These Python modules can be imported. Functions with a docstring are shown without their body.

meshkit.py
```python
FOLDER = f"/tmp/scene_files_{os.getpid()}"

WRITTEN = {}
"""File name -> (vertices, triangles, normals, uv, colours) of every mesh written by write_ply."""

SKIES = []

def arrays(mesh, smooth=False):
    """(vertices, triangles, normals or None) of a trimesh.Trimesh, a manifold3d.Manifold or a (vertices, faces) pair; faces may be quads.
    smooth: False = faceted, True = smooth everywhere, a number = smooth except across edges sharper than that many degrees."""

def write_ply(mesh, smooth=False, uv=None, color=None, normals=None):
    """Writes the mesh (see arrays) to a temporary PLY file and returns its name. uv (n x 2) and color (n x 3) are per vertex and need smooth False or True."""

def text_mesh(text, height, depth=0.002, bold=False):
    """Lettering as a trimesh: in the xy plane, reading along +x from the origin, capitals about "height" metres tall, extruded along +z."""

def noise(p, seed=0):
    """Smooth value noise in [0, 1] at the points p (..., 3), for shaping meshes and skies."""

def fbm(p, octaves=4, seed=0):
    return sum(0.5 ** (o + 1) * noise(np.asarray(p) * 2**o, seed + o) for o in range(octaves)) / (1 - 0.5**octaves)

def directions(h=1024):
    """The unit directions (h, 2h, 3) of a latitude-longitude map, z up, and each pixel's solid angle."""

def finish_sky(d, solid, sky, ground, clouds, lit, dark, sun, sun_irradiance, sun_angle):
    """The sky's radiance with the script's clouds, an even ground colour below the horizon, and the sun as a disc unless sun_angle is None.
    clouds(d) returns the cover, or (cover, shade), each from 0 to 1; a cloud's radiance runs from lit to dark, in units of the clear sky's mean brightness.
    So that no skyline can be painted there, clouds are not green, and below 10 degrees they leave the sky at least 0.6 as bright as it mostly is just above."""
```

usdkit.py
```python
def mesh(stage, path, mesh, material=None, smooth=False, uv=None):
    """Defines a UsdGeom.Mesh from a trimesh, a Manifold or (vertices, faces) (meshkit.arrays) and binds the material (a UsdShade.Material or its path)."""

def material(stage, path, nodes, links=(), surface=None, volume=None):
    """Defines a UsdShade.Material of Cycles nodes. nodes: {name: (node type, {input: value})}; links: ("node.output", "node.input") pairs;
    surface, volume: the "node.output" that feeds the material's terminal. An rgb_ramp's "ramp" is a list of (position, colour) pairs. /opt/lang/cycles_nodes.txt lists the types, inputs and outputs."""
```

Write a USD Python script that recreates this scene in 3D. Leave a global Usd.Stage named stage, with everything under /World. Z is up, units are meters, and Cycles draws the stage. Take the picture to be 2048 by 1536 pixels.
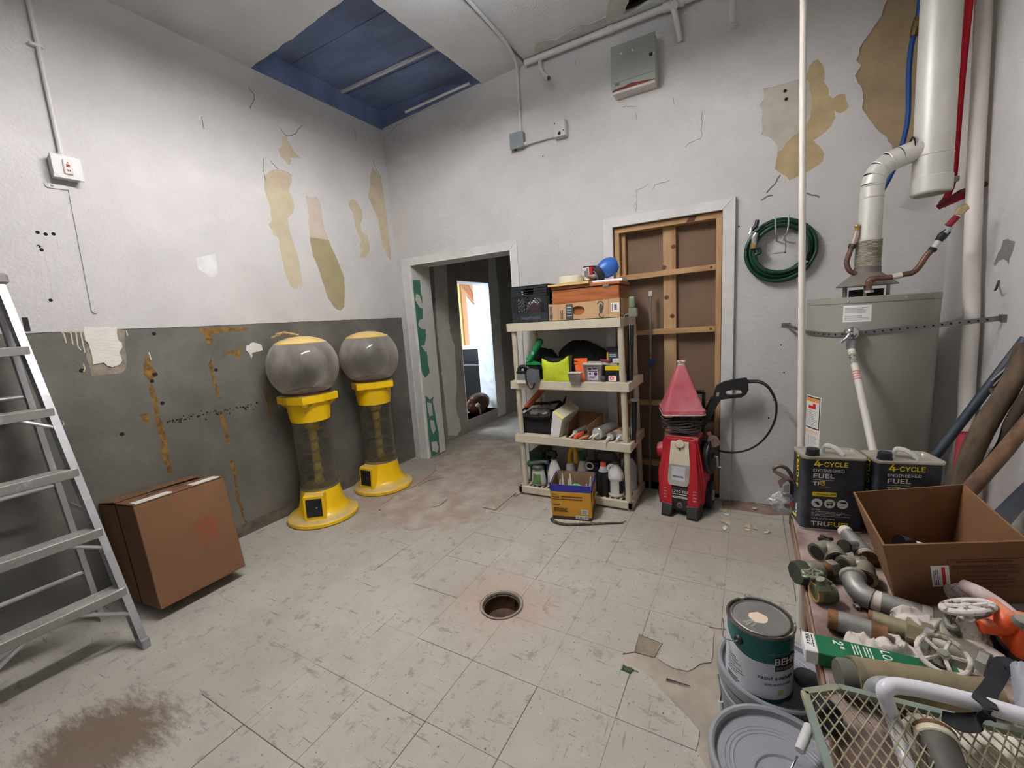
import math, random, numpy as np, trimesh, usdkit, meshkit, manifold3d, shapely
from shapely.geometry import Polygon, LineString, Point, box as sbox
from shapely.ops import unary_union
from pxr import Usd, UsdGeom, UsdLux, UsdShade, Gf, Sdf

stage = Usd.Stage.CreateInMemory()
UsdGeom.SetStageUpAxis(stage, UsdGeom.Tokens.z)
UsdGeom.SetStageMetersPerUnit(stage, 1.0)
world = UsdGeom.Xform.Define(stage, '/World')
UsdGeom.Scope.Define(stage, '/World/Looks')
stage.SetDefaultPrim(world.GetPrim())

# ------------------------------------------------------------------ camera
H = 1.42
FPX = 844.76
R = np.array([[0.8734994471773813, 0.4826366287973798, -0.0637228398920632],
              [-0.01925466712079367, 0.1650432732411307, 0.986098360079724],
              [-0.4864442142475092, 0.8601294103220478, -0.15345821556426875]])
CAM = np.array([0, 0, H])
cam = UsdGeom.Camera.Define(stage, '/World/camera')
m = Gf.Matrix4d(1)
for i, row in enumerate((R[0], R[1], -R[2])):
    m.SetRow3(i, Gf.Vec3d(*map(float, row)))
m.SetTranslateOnly(Gf.Vec3d(0, 0, H))
cam.AddTransformOp().Set(m)
cam.CreateHorizontalApertureAttr(36.0)
cam.CreateVerticalApertureAttr(27.0)
cam.CreateFocalLengthAttr(36.0 * FPX / 2048)
cam.CreateClippingRangeAttr(Gf.Vec2f(0.02, 100))
cam.CreateExposureAttr(1.2)

# ------------------------------------------------------------------ lights
def rect_light(name, pos, target, w, h, power, color=(1, 1, 1), up=(0, 1, 0)):
    l = UsdLux.RectLight.Define(stage, '/World/' + name)
    pos, target = np.array(pos, float), np.array(target, float)
    z = pos - target; z /= np.linalg.norm(z)
    x = np.cross(up, z); x /= np.linalg.norm(x); y = np.cross(z, x)
    g = Gf.Matrix4d(1)
    for i, r in enumerate((x, y, z)):
        g.SetRow3(i, Gf.Vec3d(*map(float, r)))
    g.SetTranslateOnly(Gf.Vec3d(*map(float, pos)))
    l.AddTransformOp().Set(g)
    l.CreateWidthAttr(w); l.CreateHeightAttr(h)
    l.CreateIntensityAttr(power); l.CreateColorAttr(Gf.Vec3f(*color))
    return l
LAMP = np.array([-1.25, 1.38, 3.07])
# the room's light is the two tubes of the hanging shop light (built with its housing further down); this is an added upward light that brightens the ceiling
TUBE_POWER = 80.0
rect_light('added_ceiling_fill', LAMP + [0, .3, .09], LAMP + [0, .3, 1], 0.08, .6, 90.0, (0.84, 0.91, 1.0))
# daylight through the window of the room beyond the hall
rect_light('far_window_daylight', (-4.6, 4.3, 1.75), (-3.2, 5.0, 1.1), 1.0, 1.3, 10.0, (0.74, 0.87, 1.0), (0, 0, 1))
# added dim fill light behind the camera, from no known source
rect_light('added_front_fill', (-1.0, -1.9, 1.5), (-1.0, 0, 1.5), 3.0, 2.2, 0.2, (0.95, 0.97, 1.0), (0, 0, 1))

# ------------------------------------------------------------------ pixel -> place
def ray(u, v):
    return R.T @ np.array([(u - 1024) / FPX, -(v - 768) / FPX, 1.0])
def gz(u, v, z=0.0):
    d = ray(u, v); return CAM + d * (z - H) / d[2]
def gy(u, v, y):
    d = ray(u, v); return CAM + d * y / d[1]
def gx(u, v, x):
    d = ray(u, v); return CAM + d * x / d[0]
def gd(u, v, dep):
    return CAM + ray(u, v) * dep

# ------------------------------------------------------------------ materials
MATS = {}
def lin(c):
    return tuple((x / 12.92 if x <= .04045 else ((x + .055) / 1.055) ** 2.4) for x in (v / 255 for v in c))
def M(name, c, rough=.6, metal=0., var=.12, vs=8., bump=0., bs=60., c2=None, thr=(.35, .65), spec=.5, trans=0., alpha=1., dust=None, dustn=(.5, .95), emit=0., coat=0., stretch=None, ior=1.45, bd=.004, extra=None, det=5.):
    """procedural material; colours in sRGB 0-255"""
    if name in MATS:
        return MATS[name]
    a = np.array(lin(c)); lo, hi = (a * (1 - var), np.minimum(a * (1 + var), 1)) if c2 is None else (a, np.array(lin(c2)))
    n = {'tc': ('texture_coordinate', {}), 'p': ('principled_bsdf', {'roughness': rough, 'metallic': metal, 'specular_ior_level': spec, 'ior': ior, 'transmission_weight': trans, 'alpha': alpha, 'coat_weight': coat})}
    L = []
    src = 'tc.object'
    if stretch:
        n['mp'] = ('mapping', {'scale': stretch}); L.append(('tc.object', 'mp.vector')); src = 'mp.vector'
    n['n'] = ('noise_texture', {'scale': vs, 'detail': det, 'roughness': .6}); L.append((src, 'n.vector'))
    n['r'] = ('rgb_ramp', {'ramp': [(0, lo), (thr[0], lo), (thr[1], hi), (1, hi)]}); L.append(('n.fac', 'r.fac'))
    col = 'r.color'
    if dust:
        n['g'] = ('geometry', {}); n['sx'] = ('separate_xyz', {}); L.append(('g.normal', 'sx.vector'))
        n['dn'] = ('noise_texture', {'scale': 14., 'detail': 6., 'roughness': .7}); L.append(('tc.object', 'dn.vector'))
        n['mr'] = ('map_range', {'from_min': dustn[0], 'from_max': dustn[1], 'to_min': 0., 'to_max': 1., 'clamp': True}); L.append(('sx.z', 'mr.value'))
        n['mr2'] = ('map_range', {'from_min': .3, 'from_max': .62, 'to_min': .15, 'to_max': 1., 'clamp': True}); L.append(('dn.fac', 'mr2.value'))
        n['mm'] = ('math', {'math_type': 'multiply'}); L += [('mr.result', 'mm.value1'), ('mr2.result', 'mm.value2')]
        n['dm'] = ('mix_color', {'b': lin(dust)}); L += [('mm.value', 'dm.fac'), (col, 'dm.a')]; col = 'dm.result'
    L.append((col, 'p.base_color'))
    if emit:
        n['p'][1]['emission_strength'] = emit; L.append((col, 'p.emission_color'))
    if bump:
        n['bn'] = ('noise_texture', {'scale': bs, 'detail': 6., 'roughness': .6}); L.append((src, 'bn.vector'))
        n['b'] = ('bump', {'strength': bump, 'distance': bd}); L += [('bn.fac', 'b.height'), ('b.normal', 'p.normal')]
    MATS[name] = usdkit.material(stage, '/World/Looks/' + name, n, L, surface='p.BSDF')
    return MATS[name]

# ------------------------------------------------------------------ mesh helpers
def tm(v, f):
    v = np.asarray(v, float); f = np.asarray(f, int)
    if f.shape[1] == 4:
        f = np.vstack([f[:, [0, 1, 2]], f[:, [0, 2, 3]]])
    return trimesh.Trimesh(v, f, process=False)
def cat(*ms):
    ms = [x for m_ in ms for x in (m_ if isinstance(m_, (list, tuple)) else [m_]) if x is not None]
    return trimesh.util.concatenate(ms) if len(ms) > 1 else ms[0]
def hull(pts):
    h = trimesh.convex.convex_hull(np.asarray(pts, float)); return trimesh.Trimesh(h.vertices, h.faces, process=False)
def bx(x0, x1, y0, y1, z0, z1, b=0.):
    x0, x1 = sorted((x0, x1)); y0, y1 = sorted((y0, y1)); z0, z1 = sorted((z0, z1))
    if b <= 0:
        v = [(x, y, z) for x in (x0, x1) for y in (y0, y1) for z in (z0, z1)]
        f = [(0, 1, 3, 2), (4, 6, 7, 5), (0, 4, 5, 1), (2, 3, 7, 6), (0, 2, 6, 4), (1, 5, 7, 3)]
        return tm(v, f)
    b = min(b, (x1 - x0) * .45, (y1 - y0) * .45, (z1 - z0) * .45)
    P = []
    for sx in (0, 1):
        for sy in (0, 1):
            for sz in (0, 1):
                c = np.array([(x0, x1)[sx], (y0, y1)[sy], (z0, z1)[sz]]); d = np.array([1 - 2 * sx, 1 - 2 * sy, 1 - 2 * sz]) * b
                for k in range(3):
                    e = d.copy(); e[k] = 0; P.append(c + e)
    return hull(P)
def rbx(x0, x1, y0, y1, z0, z1, r, n=3):
    """box with rounded edges"""
    P = []
    for sx in (0, 1):
        for sy in (0, 1):
            for sz in (0, 1):
                c = np.array([(x0 + r, x1 - r)[sx], (y0 + r, y1 - r)[sy], (z0 + r, z1 - r)[sz]])
                for a in np.linspace(0, math.pi / 2, n):
                    for t in np.linspace(0, math.pi / 2, n):
                        P.append(c + r * np.array([(2 * sx - 1) * math.cos(a) * math.cos(t), (2 * sy - 1) * math.cos(a) * math.sin(t), (2 * sz - 1) * math.sin(a)]))
    return hull(P)
def basis(d, up=None):
    d = np.asarray(d, float); d = d / np.linalg.norm(d)
    up = np.array(up if up is not None else ((0, 0, 1.) if abs(d[2]) < .9 else (1., 0, 0)), float)
    a = np.cross(up, d); a /= np.linalg.norm(a); b = np.cross(d, a)
    return a, b, d
def ring_mesh(rings, cap0=True, cap1=True, closed=False):
    """rings: (k, n, 3) loops joined to a skin"""
    rings = np.asarray(rings, float); k, n, _ = rings.shape
    v = rings.reshape(-1, 3); f = []
    for i in range(k if closed else k - 1):
        j = (i + 1) % k
        a = np.arange(n); b = (a + 1) % n
        f.append(np.stack([i * n + a, i * n + b, j * n + b, j * n + a], 1))
    f = np.vstack(f); f = np.vstack([f[:, [0, 1, 2]], f[:, [0, 2, 3]]])
    ex = []
    if not closed:
        if cap0:
            v = np.vstack([v, rings[0].mean(0)]); c = len(v) - 1; a = np.arange(n); ex.append(np.stack([np.full(n, c), (a + 1) % n, a], 1))
        if cap1:
            v = np.vstack([v, rings[-1].mean(0)]); c = len(v) - 1; a = np.arange(n) + (k - 1) * n; ex.append(np.stack([np.full(n, c), a, (np.arange(n) + 1) % n + (k - 1) * n], 1))
    if ex:
        f = np.vstack([f] + ex)
    return trimesh.Trimesh(v, f, process=False)
def cy(p0, p1, r0, r1=None, n=20, caps=True):
    r1 = r0 if r1 is None else r1
    p0, p1 = np.asarray(p0, float), np.asarray(p1, float); a, b, d = basis(p1 - p0)
    t = np.arange(n) * 2 * math.pi / n; c = np.cos(t)[:, None] * a + np.sin(t)[:, None] * b
    return ring_mesh([p0 + c * r0, p1 + c * r1], caps, caps)
def smooth_path(pts, k=6):
    P = np.asarray(pts, float)
    if len(P) < 3:
        return P
    Q = np.vstack([2 * P[0] - P[1], P, 2 * P[-1] - P[-2]]); out = []
    for i in range(1, len(Q) - 2):
        p0, p1, p2, p3 = Q[i - 1:i + 3]
        for t in np.arange(k) / k:
            out.append(.5 * (2 * p1 + (p2 - p0) * t + (2 * p0 - 5 * p1 + 4 * p2 - p3) * t * t + (3 * p1 - p0 - 3 * p2 + p3) * t ** 3))
    out.append(P[-1]); return np.array(out)
def tube(pts, r, n=10, k=6, caps=True, closed=False):
    P = np.asarray(pts, float) if k == 0 else smooth_path(pts, k)
    rr = np.broadcast_to(r, (len(P),)) if np.ndim(r) == 0 else np.interp(np.linspace(0, 1, len(P)), np.linspace(0, 1, len(r)), r)
    T_ = np.gradient(P, axis=0)
    if closed:
        T_ = np.roll(P, -1, 0) - np.roll(P, 1, 0)
    T_ /= np.linalg.norm(T_, axis=1, keepdims=True) + 1e-12
    a, b, _ = basis(T_[0]); rings = []
    t = np.arange(n) * 2 * math.pi / n
    for i in range(len(P)):
        a = a - T_[i] * (a @ T_[i]); a /= np.linalg.norm(a); b = np.cross(T_[i], a)
        rings.append(P[i] + rr[i] * (np.cos(t)[:, None] * a + np.sin(t)[:, None] * b))
    return ring_mesh(rings, caps, caps, closed)
def lathe(prof, n=32, c=(0, 0, 0), axis=(0, 0, 1), caps=True):
    a, b, d = basis(axis) if tuple(axis) != (0, 0, 1) else (np.array([1., 0, 0]), np.array([0, 1., 0]), np.array([0, 0, 1.]))
    t = np.arange(n) * 2 * math.pi / n; circ = np.cos(t)[:, None] * a + np.sin(t)[:, None] * b
    return ring_mesh([np.asarray(c, float) + circ * max(r, 1e-5) + d * z for r, z in prof], caps, caps)
def frame(o, x, y=None, z=None):
    """4x4: local x, y, z axes given as directions"""
    x = np.asarray(x, float); x = x / np.linalg.norm(x)
    if y is not None:
        y = np.asarray(y, float); y = y - x * (x @ y); y /= np.linalg.norm(y); z = np.cross(x, y)
    else:
        z = np.asarray(z, float); z = z - x * (x @ z); z /= np.linalg.norm(z); y = np.cross(z, x)
    A = np.eye(4); A[:3, 0], A[:3, 1], A[:3, 2], A[:3, 3] = x, y, z, o
    return A
def rotz(o, deg, tilt=0., about=(1, 0, 0)):
    c, s = math.cos(math.radians(deg)), math.sin(math.radians(deg))
    A = np.eye(4); A[:2, :2] = [[c, -s], [s, c]]; A[:3, 3] = o
    if tilt:
        A = A @ trimesh.transformations.rotation_matrix(math.radians(tilt), about)
    return A
def put(mesh, A):
    mesh = mesh.copy(); mesh.apply_transform(A); return mesh
def clean(p):
    p = p if p.is_valid else p.buffer(0)
    return [g for g in getattr(p, 'geoms', [p]) if g.geom_type == 'Polygon' and g.area > 1e-7]
def ext(poly, h, A=None):
    """shapely polygon (or point list) extruded h along local z, placed by A"""
    if not hasattr(poly, 'geom_type'):
        poly = Polygon(poly)
    ms = [trimesh.creation.extrude_polygon(g, h, engine='earcut') for g in clean(poly)]
    if not ms:
        return None
    m_ = cat(ms); m_ = trimesh.Trimesh(m_.vertices, m_.faces, process=False)
    return put(m_, A) if A is not None else m_
def rag(pts, step=.012, amp=.004, seed=0, sc=45.):
    """ragged closed outline through the points"""
    P = np.asarray(pts, float); out = []
    for a, b in zip(P, np.roll(P, -1, 0)):
        k = max(1, int(np.linalg.norm(b - a) / step))
        for t in np.arange(k) / k:
            out.append(a + (b - a) * t)
    out = np.array(out); q = np.c_[out * sc, np.full(len(out), seed * 7.3)]
    d = np.stack([meshkit.fbm(q, 3, seed), meshkit.fbm(q + 31.7, 3, seed + 5)], 1) - .5
    p = Polygon(out + d * 2 * amp)
    return p if p.is_valid else max(clean(p.buffer(0)), key=lambda g: g.area)
def blob(c, r, seed=0, amp=.15, sc=2.5, sub=3, flat=None):
    s = trimesh.creation.icosphere(sub); v = s.vertices
    k = 1 + amp * 2 * (meshkit.fbm(v * sc + 3 * seed, 4, seed) - .5)
    v = v * k[:, None] * np.asarray(r) + c
    if flat is not None:
        v[:, 2] = np.maximum(v[:, 2], flat)
    return trimesh.Trimesh(v, s.faces, process=False)
def jag(pts, amp=.005, step=.012, seed=1):
    l = LineString(pts); n = max(3, int(l.length / step)); P = np.array([l.interpolate(k / n, True).coords[0] for k in range(n + 1)])
    q = np.c_[P * 60, np.full(len(P), seed * 3.1)]; P = P + (np.stack([meshkit.fbm(q, 3, seed), meshkit.fbm(q + 9.3, 3, seed)], 1) - .5) * 2 * amp
    return LineString(P)
def text(s, h, A, depth=.0006, bold=False, center=False):
    t = meshkit.text_mesh(s, h, depth, bold)
    if center:
        t.apply_translation([-(t.bounds[0][0] + t.bounds[1][0]) / 2, 0, 0])
    return put(t, A)
def at(A, x, y, z=0.):
    B = np.eye(4); B[:3, 3] = (x, y, z); return A @ B
def spin(A, deg):
    return A @ trimesh.transformations.rotation_matrix(math.radians(deg), (0, 0, 1))

# ------------------------------------------------------------------ objects
USED = {}
def numbered(parent, name):
    k = USED.setdefault((parent, name), 0); USED[(parent, name)] += 1
    return name if k == 0 else f'{name}_{k:03d}'
class T:
    """one thing: parts are collected in world space (or in the frame A) and written round its base"""
    def __init__(s, name, label=None, cat_=None, group=None, kind=None, A=None):
        s.name, s.label, s.cat, s.group, s.kind, s.A, s.parts = name, label, cat_, group, kind, A, []
    def add(s, name, mesh, mat, parent=None, label=None, smooth=32, kind=None):
        if mesh is None:
            return None
        if isinstance(mesh, (list, tuple)):
            mesh = cat(*mesh)
        if s.A is not None:
            mesh = put(mesh, s.A)
        s.parts.append((name, mesh, mat, parent, label, smooth, kind)); return len(s.parts) - 1
    def done(s, single=False):
        V = np.vstack([p[1].vertices for p in s.parts]); lo, hi = V.min(0), V.max(0)
        base = np.array([(lo[0] + hi[0]) / 2, (lo[1] + hi[1]) / 2, lo[2]])
        path = '/World/' + numbered('/World', s.name)
        if single or (len(s.parts) == 1 and s.kind is None):
            p = s.parts[0]; mesh = p[1].copy(); mesh.apply_translation(-base)
            g = usdkit.mesh(stage, path, mesh, p[2], smooth=p[5]); UsdGeom.Xformable(g).AddTranslateOp().Set(Gf.Vec3d(*map(float, base)))
            pr = g.GetPrim()
        else:
            x = UsdGeom.Xform.Define(stage, path); x.AddTranslateOp().Set(Gf.Vec3d(*map(float, base))); pr = x.GetPrim()
            paths = []
            for (n, mesh, mat, parent, label, sm, kind) in s.parts:
                pp = path if parent is None else paths[parent]
                q = pp + '/' + numbered(pp, n); mesh = mesh.copy(); mesh.apply_translation(-base)
                g = usdkit.mesh(stage, q, mesh, mat, smooth=sm); paths.append(q)
                if label: g.GetPrim().SetCustomDataByKey('label', label)
                if kind: g.GetPrim().SetCustomDataByKey('kind', kind)
        for k, v in (('label', s.label), ('category', s.cat), ('group', s.group), ('kind', s.kind)):
            if v: pr.SetCustomDataByKey(k, v)
        s.base, s.prim, s.path = base, pr, path
        return s
def copy(src, loc, rz, label, group=None):
    """another of the same kind: an instance of the first one's parts, turned by rz about its base"""
    path = '/World/' + numbered('/World', src.name)
    x = UsdGeom.Xform.Define(stage, path); x.GetPrim().GetReferences().AddInternalReference(src.path)
    x.ClearXformOpOrder(); x.AddTranslateOp().Set(Gf.Vec3d(*map(float, loc))); x.AddRotateZOp().Set(float(rz))
    pr = x.GetPrim(); pr.SetInstanceable(True)
    pr.SetCustomDataByKey('label', label); pr.SetCustomDataByKey('category', src.cat)
    if group or src.group: pr.SetCustomDataByKey('group', group or src.group)
    return x
def simple(name, label, cat_, mesh, mat, group=None, smooth=32):
    t = T(name, label, cat_, group); t.add(name, mesh, mat, smooth=smooth); return t.done(single=True)
def lines(A, x0, x1, ys, h=.0012, d=.0004, seed=0, ragged=.3):
    """rows of tiny print, as thin bars"""
    r = random.Random(seed); out = []
    for y in ys:
        x = x0
        e = x1 - r.random() * ragged * (x1 - x0)
        while x < e - .002:
            w = min(r.uniform(.004, .012) * (h / .0012) ** .5, e - x); out.append(bx(x, x + w, y, y + h, 0, d)); x += w + .0016
    return put(cat(out), A)
def barcode(A, w, h, d=.0004, seed=0):
    r = random.Random(seed); x = 0; out = []
    while x < w - .001:
        b = r.choice((.0006, .0010, .0016)) * w / .03; out.append(bx(x, min(x + b, w), 0, h, 0, d)); x += b + r.choice((.0006, .001, .0015)) * w / .03
    return put(cat(out), A)
# ------------------------------------------------------------------ the room shell
XL, YB, XR = -3.134, 3.32, 0.958
YF = -1.3
def cr(ox, oy, s, pts):
    return [(ox + x / s, oy + y / s) for x, y in pts]
def L2(pts, x=XL):      # photo outline -> (y, z) on the left wall
    return [tuple(gx(u, v, x)[[1, 2]]) for u, v in pts]
def B2(pts, y=YB):      # photo outline -> (x, z) on the back wall
    return [tuple(gy(u, v, y)[[0, 2]]) for u, v in pts]
def F2(pts, z=0.):
    return [tuple(gz(u, v, z)[:2]) for u, v in pts]
LA = frame((XL, 0, 0), (0, 1, 0), (0, 0, 1))          # local x = y, y = z, z = +x (into the room)
BA = frame((0, YB, 0), (1, 0, 0), (0, 0, 1))          # local x = x, y = z, z = -y (into the room)
RA = frame((XR, 0, 0), (0, 1, 0), (0, 0, 1))          # local z = +x (out of the room)

white = M('white_wall_paint', (204, 201, 198), .72, var=.05, vs=2.6, bump=.6, bs=55, bd=.007)
white_s = M('white_trim_paint', (214, 211, 207), .5, var=.08, vs=7, bump=.12, bs=40)
plaster = M('bare_tan_plaster', (192, 178, 152), .85, var=.1, vs=9, bump=.25, bs=50)
plaster_y = M('bare_yellow_plaster', (192, 180, 152), .85, var=.08, vs=8, bump=.2, bs=50)
plaster_o = M('bare_olive_plaster', (160, 149, 114), .85, var=.07, vs=10, bump=.15, bs=60)
plaster_p = M('bare_pink_plaster', (200, 184, 168), .85, var=.07, vs=10, bump=.15, bs=60)
plaster_b = M('bare_brown_plaster', (160, 139, 108), .9, var=.12, vs=7, bump=.3, bs=45)
plaster_g = M('bare_grey_plaster', (184, 177, 164), .88, var=.1, vs=8, bump=.3, bs=45)
conc = M('grey_painted_block', (90, 88, 82), .55, c2=(112, 109, 101), thr=(.36, .66), vs=2.6, bump=.6, bs=35, bd=.006)
rust = M('rust_stain', (118, 88, 36), .7, var=.5, vs=30)
dark = M('dark_gap', (24, 22, 20), .9)
offw = M('thick_white_plaster', (226, 222, 212), .8, var=.05, vs=14, bump=.5, bs=30, stretch=(1, 1, 4))

# ---- left wall
wl = T('wall_left', kind='structure')
wl.add('block_wall', bx(XL - .12, XL - .0035, YF, YB + .1, -.1, 1.502), conc)
wl.add('plaster_wall', bx(XL - .12, XL - .0035, YF, YB + .1, 1.502, 3.45), plaster)
c6 = lambda p: cr(500, 240, 3.656, p)
P1 = [(265,110),(232,125),(235,190),(207,215),(225,265),(285,330),(298,325),(300,275),(372,280),(330,240),(300,195),(280,165)]
P2 = [(190,362),(140,375),(110,410),(103,495),(120,560),(150,640),(155,700),(160,735),(135,765),(150,795),(165,810),(170,840),(205,860),(215,920),(232,1000),(250,1100),(275,1165),(310,1230),(345,1235),(355,1190),(365,1240),(385,1210),(378,1150),(355,1010),(330,930),(310,880),(295,830),(285,770),(270,720),(310,685),(325,640),(315,580),(280,520),(305,450),(305,400),(250,370)]
P3 = [(405,552),(440,565),(490,560),(510,600),(525,680),(545,800),(580,890),(630,1000),(690,1150),(695,1250),(690,1370),(660,1395),(620,1375),(570,1300),(530,1180),(500,1080),(460,990),(440,880),(430,760),(425,640)]
P4 = [(745,577),(720,595),(725,640),(755,680),(765,760),(785,830),(805,855),(815,880),(800,920),(820,960),(800,1000),(840,1010),(870,970),(875,920),(855,840),(820,820),(805,770),(825,720),(820,660),(795,620),(780,590)]
P5 = [(895,340),(880,410),(875,500),(865,560),(900,640),(935,720),(955,830),(970,920),(1000,990),(1030,1030),(1033,1000),(1015,850),(1003,730),(985,600),(970,500),(955,400),(935,400)]
holes = [rag(L2(c6(p)), .012, .006, i) for i, p in enumerate((P1, P2, P3, P4, P5))]
skin = sbox(YF, 1.497, YB, 3.32)
w8 = lambda p: cr(0, 560, 6.4, p)
chunk = rag(L2(w8([(1065,600),(1080,700),(1090,770),(1130,800),(1150,880),(1170,950),(1190,1080),(1330,1060),(1370,1100),(1440,1120),(1530,1080),(1560,1030),(1530,930),(1560,860),(1555,800),(1510,770),(1490,690),(1495,600)])), .01, .004, 9)
bot = rag([(y, 1.50) for y in np.linspace(YF, YB, 60)] + [(YB, 1.9), (YF, 1.9)], .02, .004, 4)
skin = skin.intersection(unary_union([bot, sbox(YF, 1.8, YB, 4)]))
wl.add('white_paint', ext(skin.difference(unary_union(holes)), .0035, at(LA, 0, 0, -.0035)), white)
wl.add('white_plaster_patch', ext(chunk, .006, at(LA, 0, 0, -.0035)), offw)
lower2 = [holes[1].intersection(sbox(0, 1, 4, L2(c6([(200,500)]))[0][1])), holes[2].intersection(sbox(0, 1, 4, L2(c6([(480,862)]))[0][1]))]
wl.add('bare_patch', ext(lower2[0], .0012, at(LA, 0, 0, -.0036)), plaster_y)
wl.add('bare_patch', ext(lower2[1], .0012, at(LA, 0, 0, -.0036)), plaster_o)
wl.add('bare_patch', ext(holes[2].difference(lower2[1]), .0012, at(LA, 0, 0, -.0036)), plaster_p)
wl.add('bare_patch', ext(holes[3], .0012, at(LA, 0, 0, -.0036)), plaster_y)
tanp = rag(L2(w8([(1030,645),(1600,640),(1600,800),(1615,1000),(1620,1120),(1560,1190),(1350,1210),(1180,1240),(1150,1120),(1110,1000),(1110,800)])), .012, .006, 3)
wl.add('bare_patch', ext(tanp.difference(chunk), .001, at(LA, 0, 0, -.0036)), M('scraped_grey_plaster', (142, 132, 116), .85, var=.25, vs=25))
def ribbon(pts, w):
    return LineString(pts).buffer(w / 2, cap_style=1)
drips = unary_union([ribbon(L2(w8(p)), .006) for p in ([(780,655),(820,690),(850,800)], [(900,650),(915,700),(935,820)], [(970,640),(1000,850),(1035,895)], [(1030,640),(1060,800),(1090,925)], [(1070,1080),(1090,1130),(1075,1170)], [(1620,650),(1635,710)], [(1910,930),(1935,1020)])] + [rag(L2(w8([(780,645),(1070,635),(1070,670),(900,675),(800,672)])), .01, .003, 2)])
wl.add('paint_drip', ext(drips, .0018, at(LA, 0, 0, -.0036)), M('old_cream_paint', (196, 186, 160), .6))
c8 = lambda p: cr(180, 640, 2.476, p)
for i, p in enumerate((
        [(275,180),(300,190),(305,230),(335,265),(305,300),(330,380),(345,480),(375,560),(390,680),(410,730),(405,770),(385,760),(365,690),(350,590),(325,500),(315,410),(295,360),(298,300),(270,270),(265,220)],
        [(600,190),(612,240),(618,290),(640,340),(650,395),(635,385),(615,330),(600,260),(588,220)], [(645,450),(670,490),(685,570),(700,625),(680,610),(665,560),(650,500),(640,470)],
        [(700,680),(725,740),(735,850),(760,930),(770,990),(790,1020),(770,1010),(750,950),(725,880),(715,780),(690,700)], [(850,310),(885,380),(910,490),(895,470),(870,380)],
        [(530,40),(780,36),(780,52),(650,57),(600,72),(610,135),(580,110),(560,65)], [(645,182),(700,150),(760,140),(740,190),(700,165)], [(245,470),(290,460),(298,515),(275,505)],
        [(865,230),(890,235),(885,258),(870,255)], [(10,160),(40,170),(70,220),(60,250),(30,210)])):
    wl.add('rust_streak', ext(rag(L2(c8(p)), .01, .006, 20 + i), .0007, at(LA, 0, 0, -.0036)), rust)
wl.add('white_splat', ext(rag(L2(c8([(775,130),(810,110),(850,120),(855,150),(805,165),(800,200),(790,165),(775,150)])), .006, .009, 5, 70), .002, at(LA, 0, 0, -.0036)), offw)
rng = random.Random(7); pits = []
for k in range(90):
    t = rng.random(); u, v = c8([(385 + 455 * t, 505 - 90 * t + rng.gauss(0, 9))])[0]
    y, z = L2([(u, v)])[0]; pits.append(Point(y, z).buffer(rng.uniform(.002, .006), 3))
for u, v in c8([(325,270), (308,303), (360,412), (625,247), (318,68), (160,565)]) + cr(0, 560, 6.4, [(1980,1210), (1050,1160)]):
    y, z = L2([(u, v)])[0]; pits.append(Point(y, z).buffer(.011, 5))
wl.add('pitting', ext(unary_union(pits), .0008, at(LA, 0, 0, -.0034)), dark, kind='stuff')
c7 = lambda p: cr(0, 0, 2.4, p)
wl.add('painted_over_channel', [ext(ribbon(L2(c7([(345,915),(455,1490)])), .03), .007, LA), ext(ribbon(L2(c7([(232,887),(345,902)])), .03), .006, LA)], white)
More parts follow.
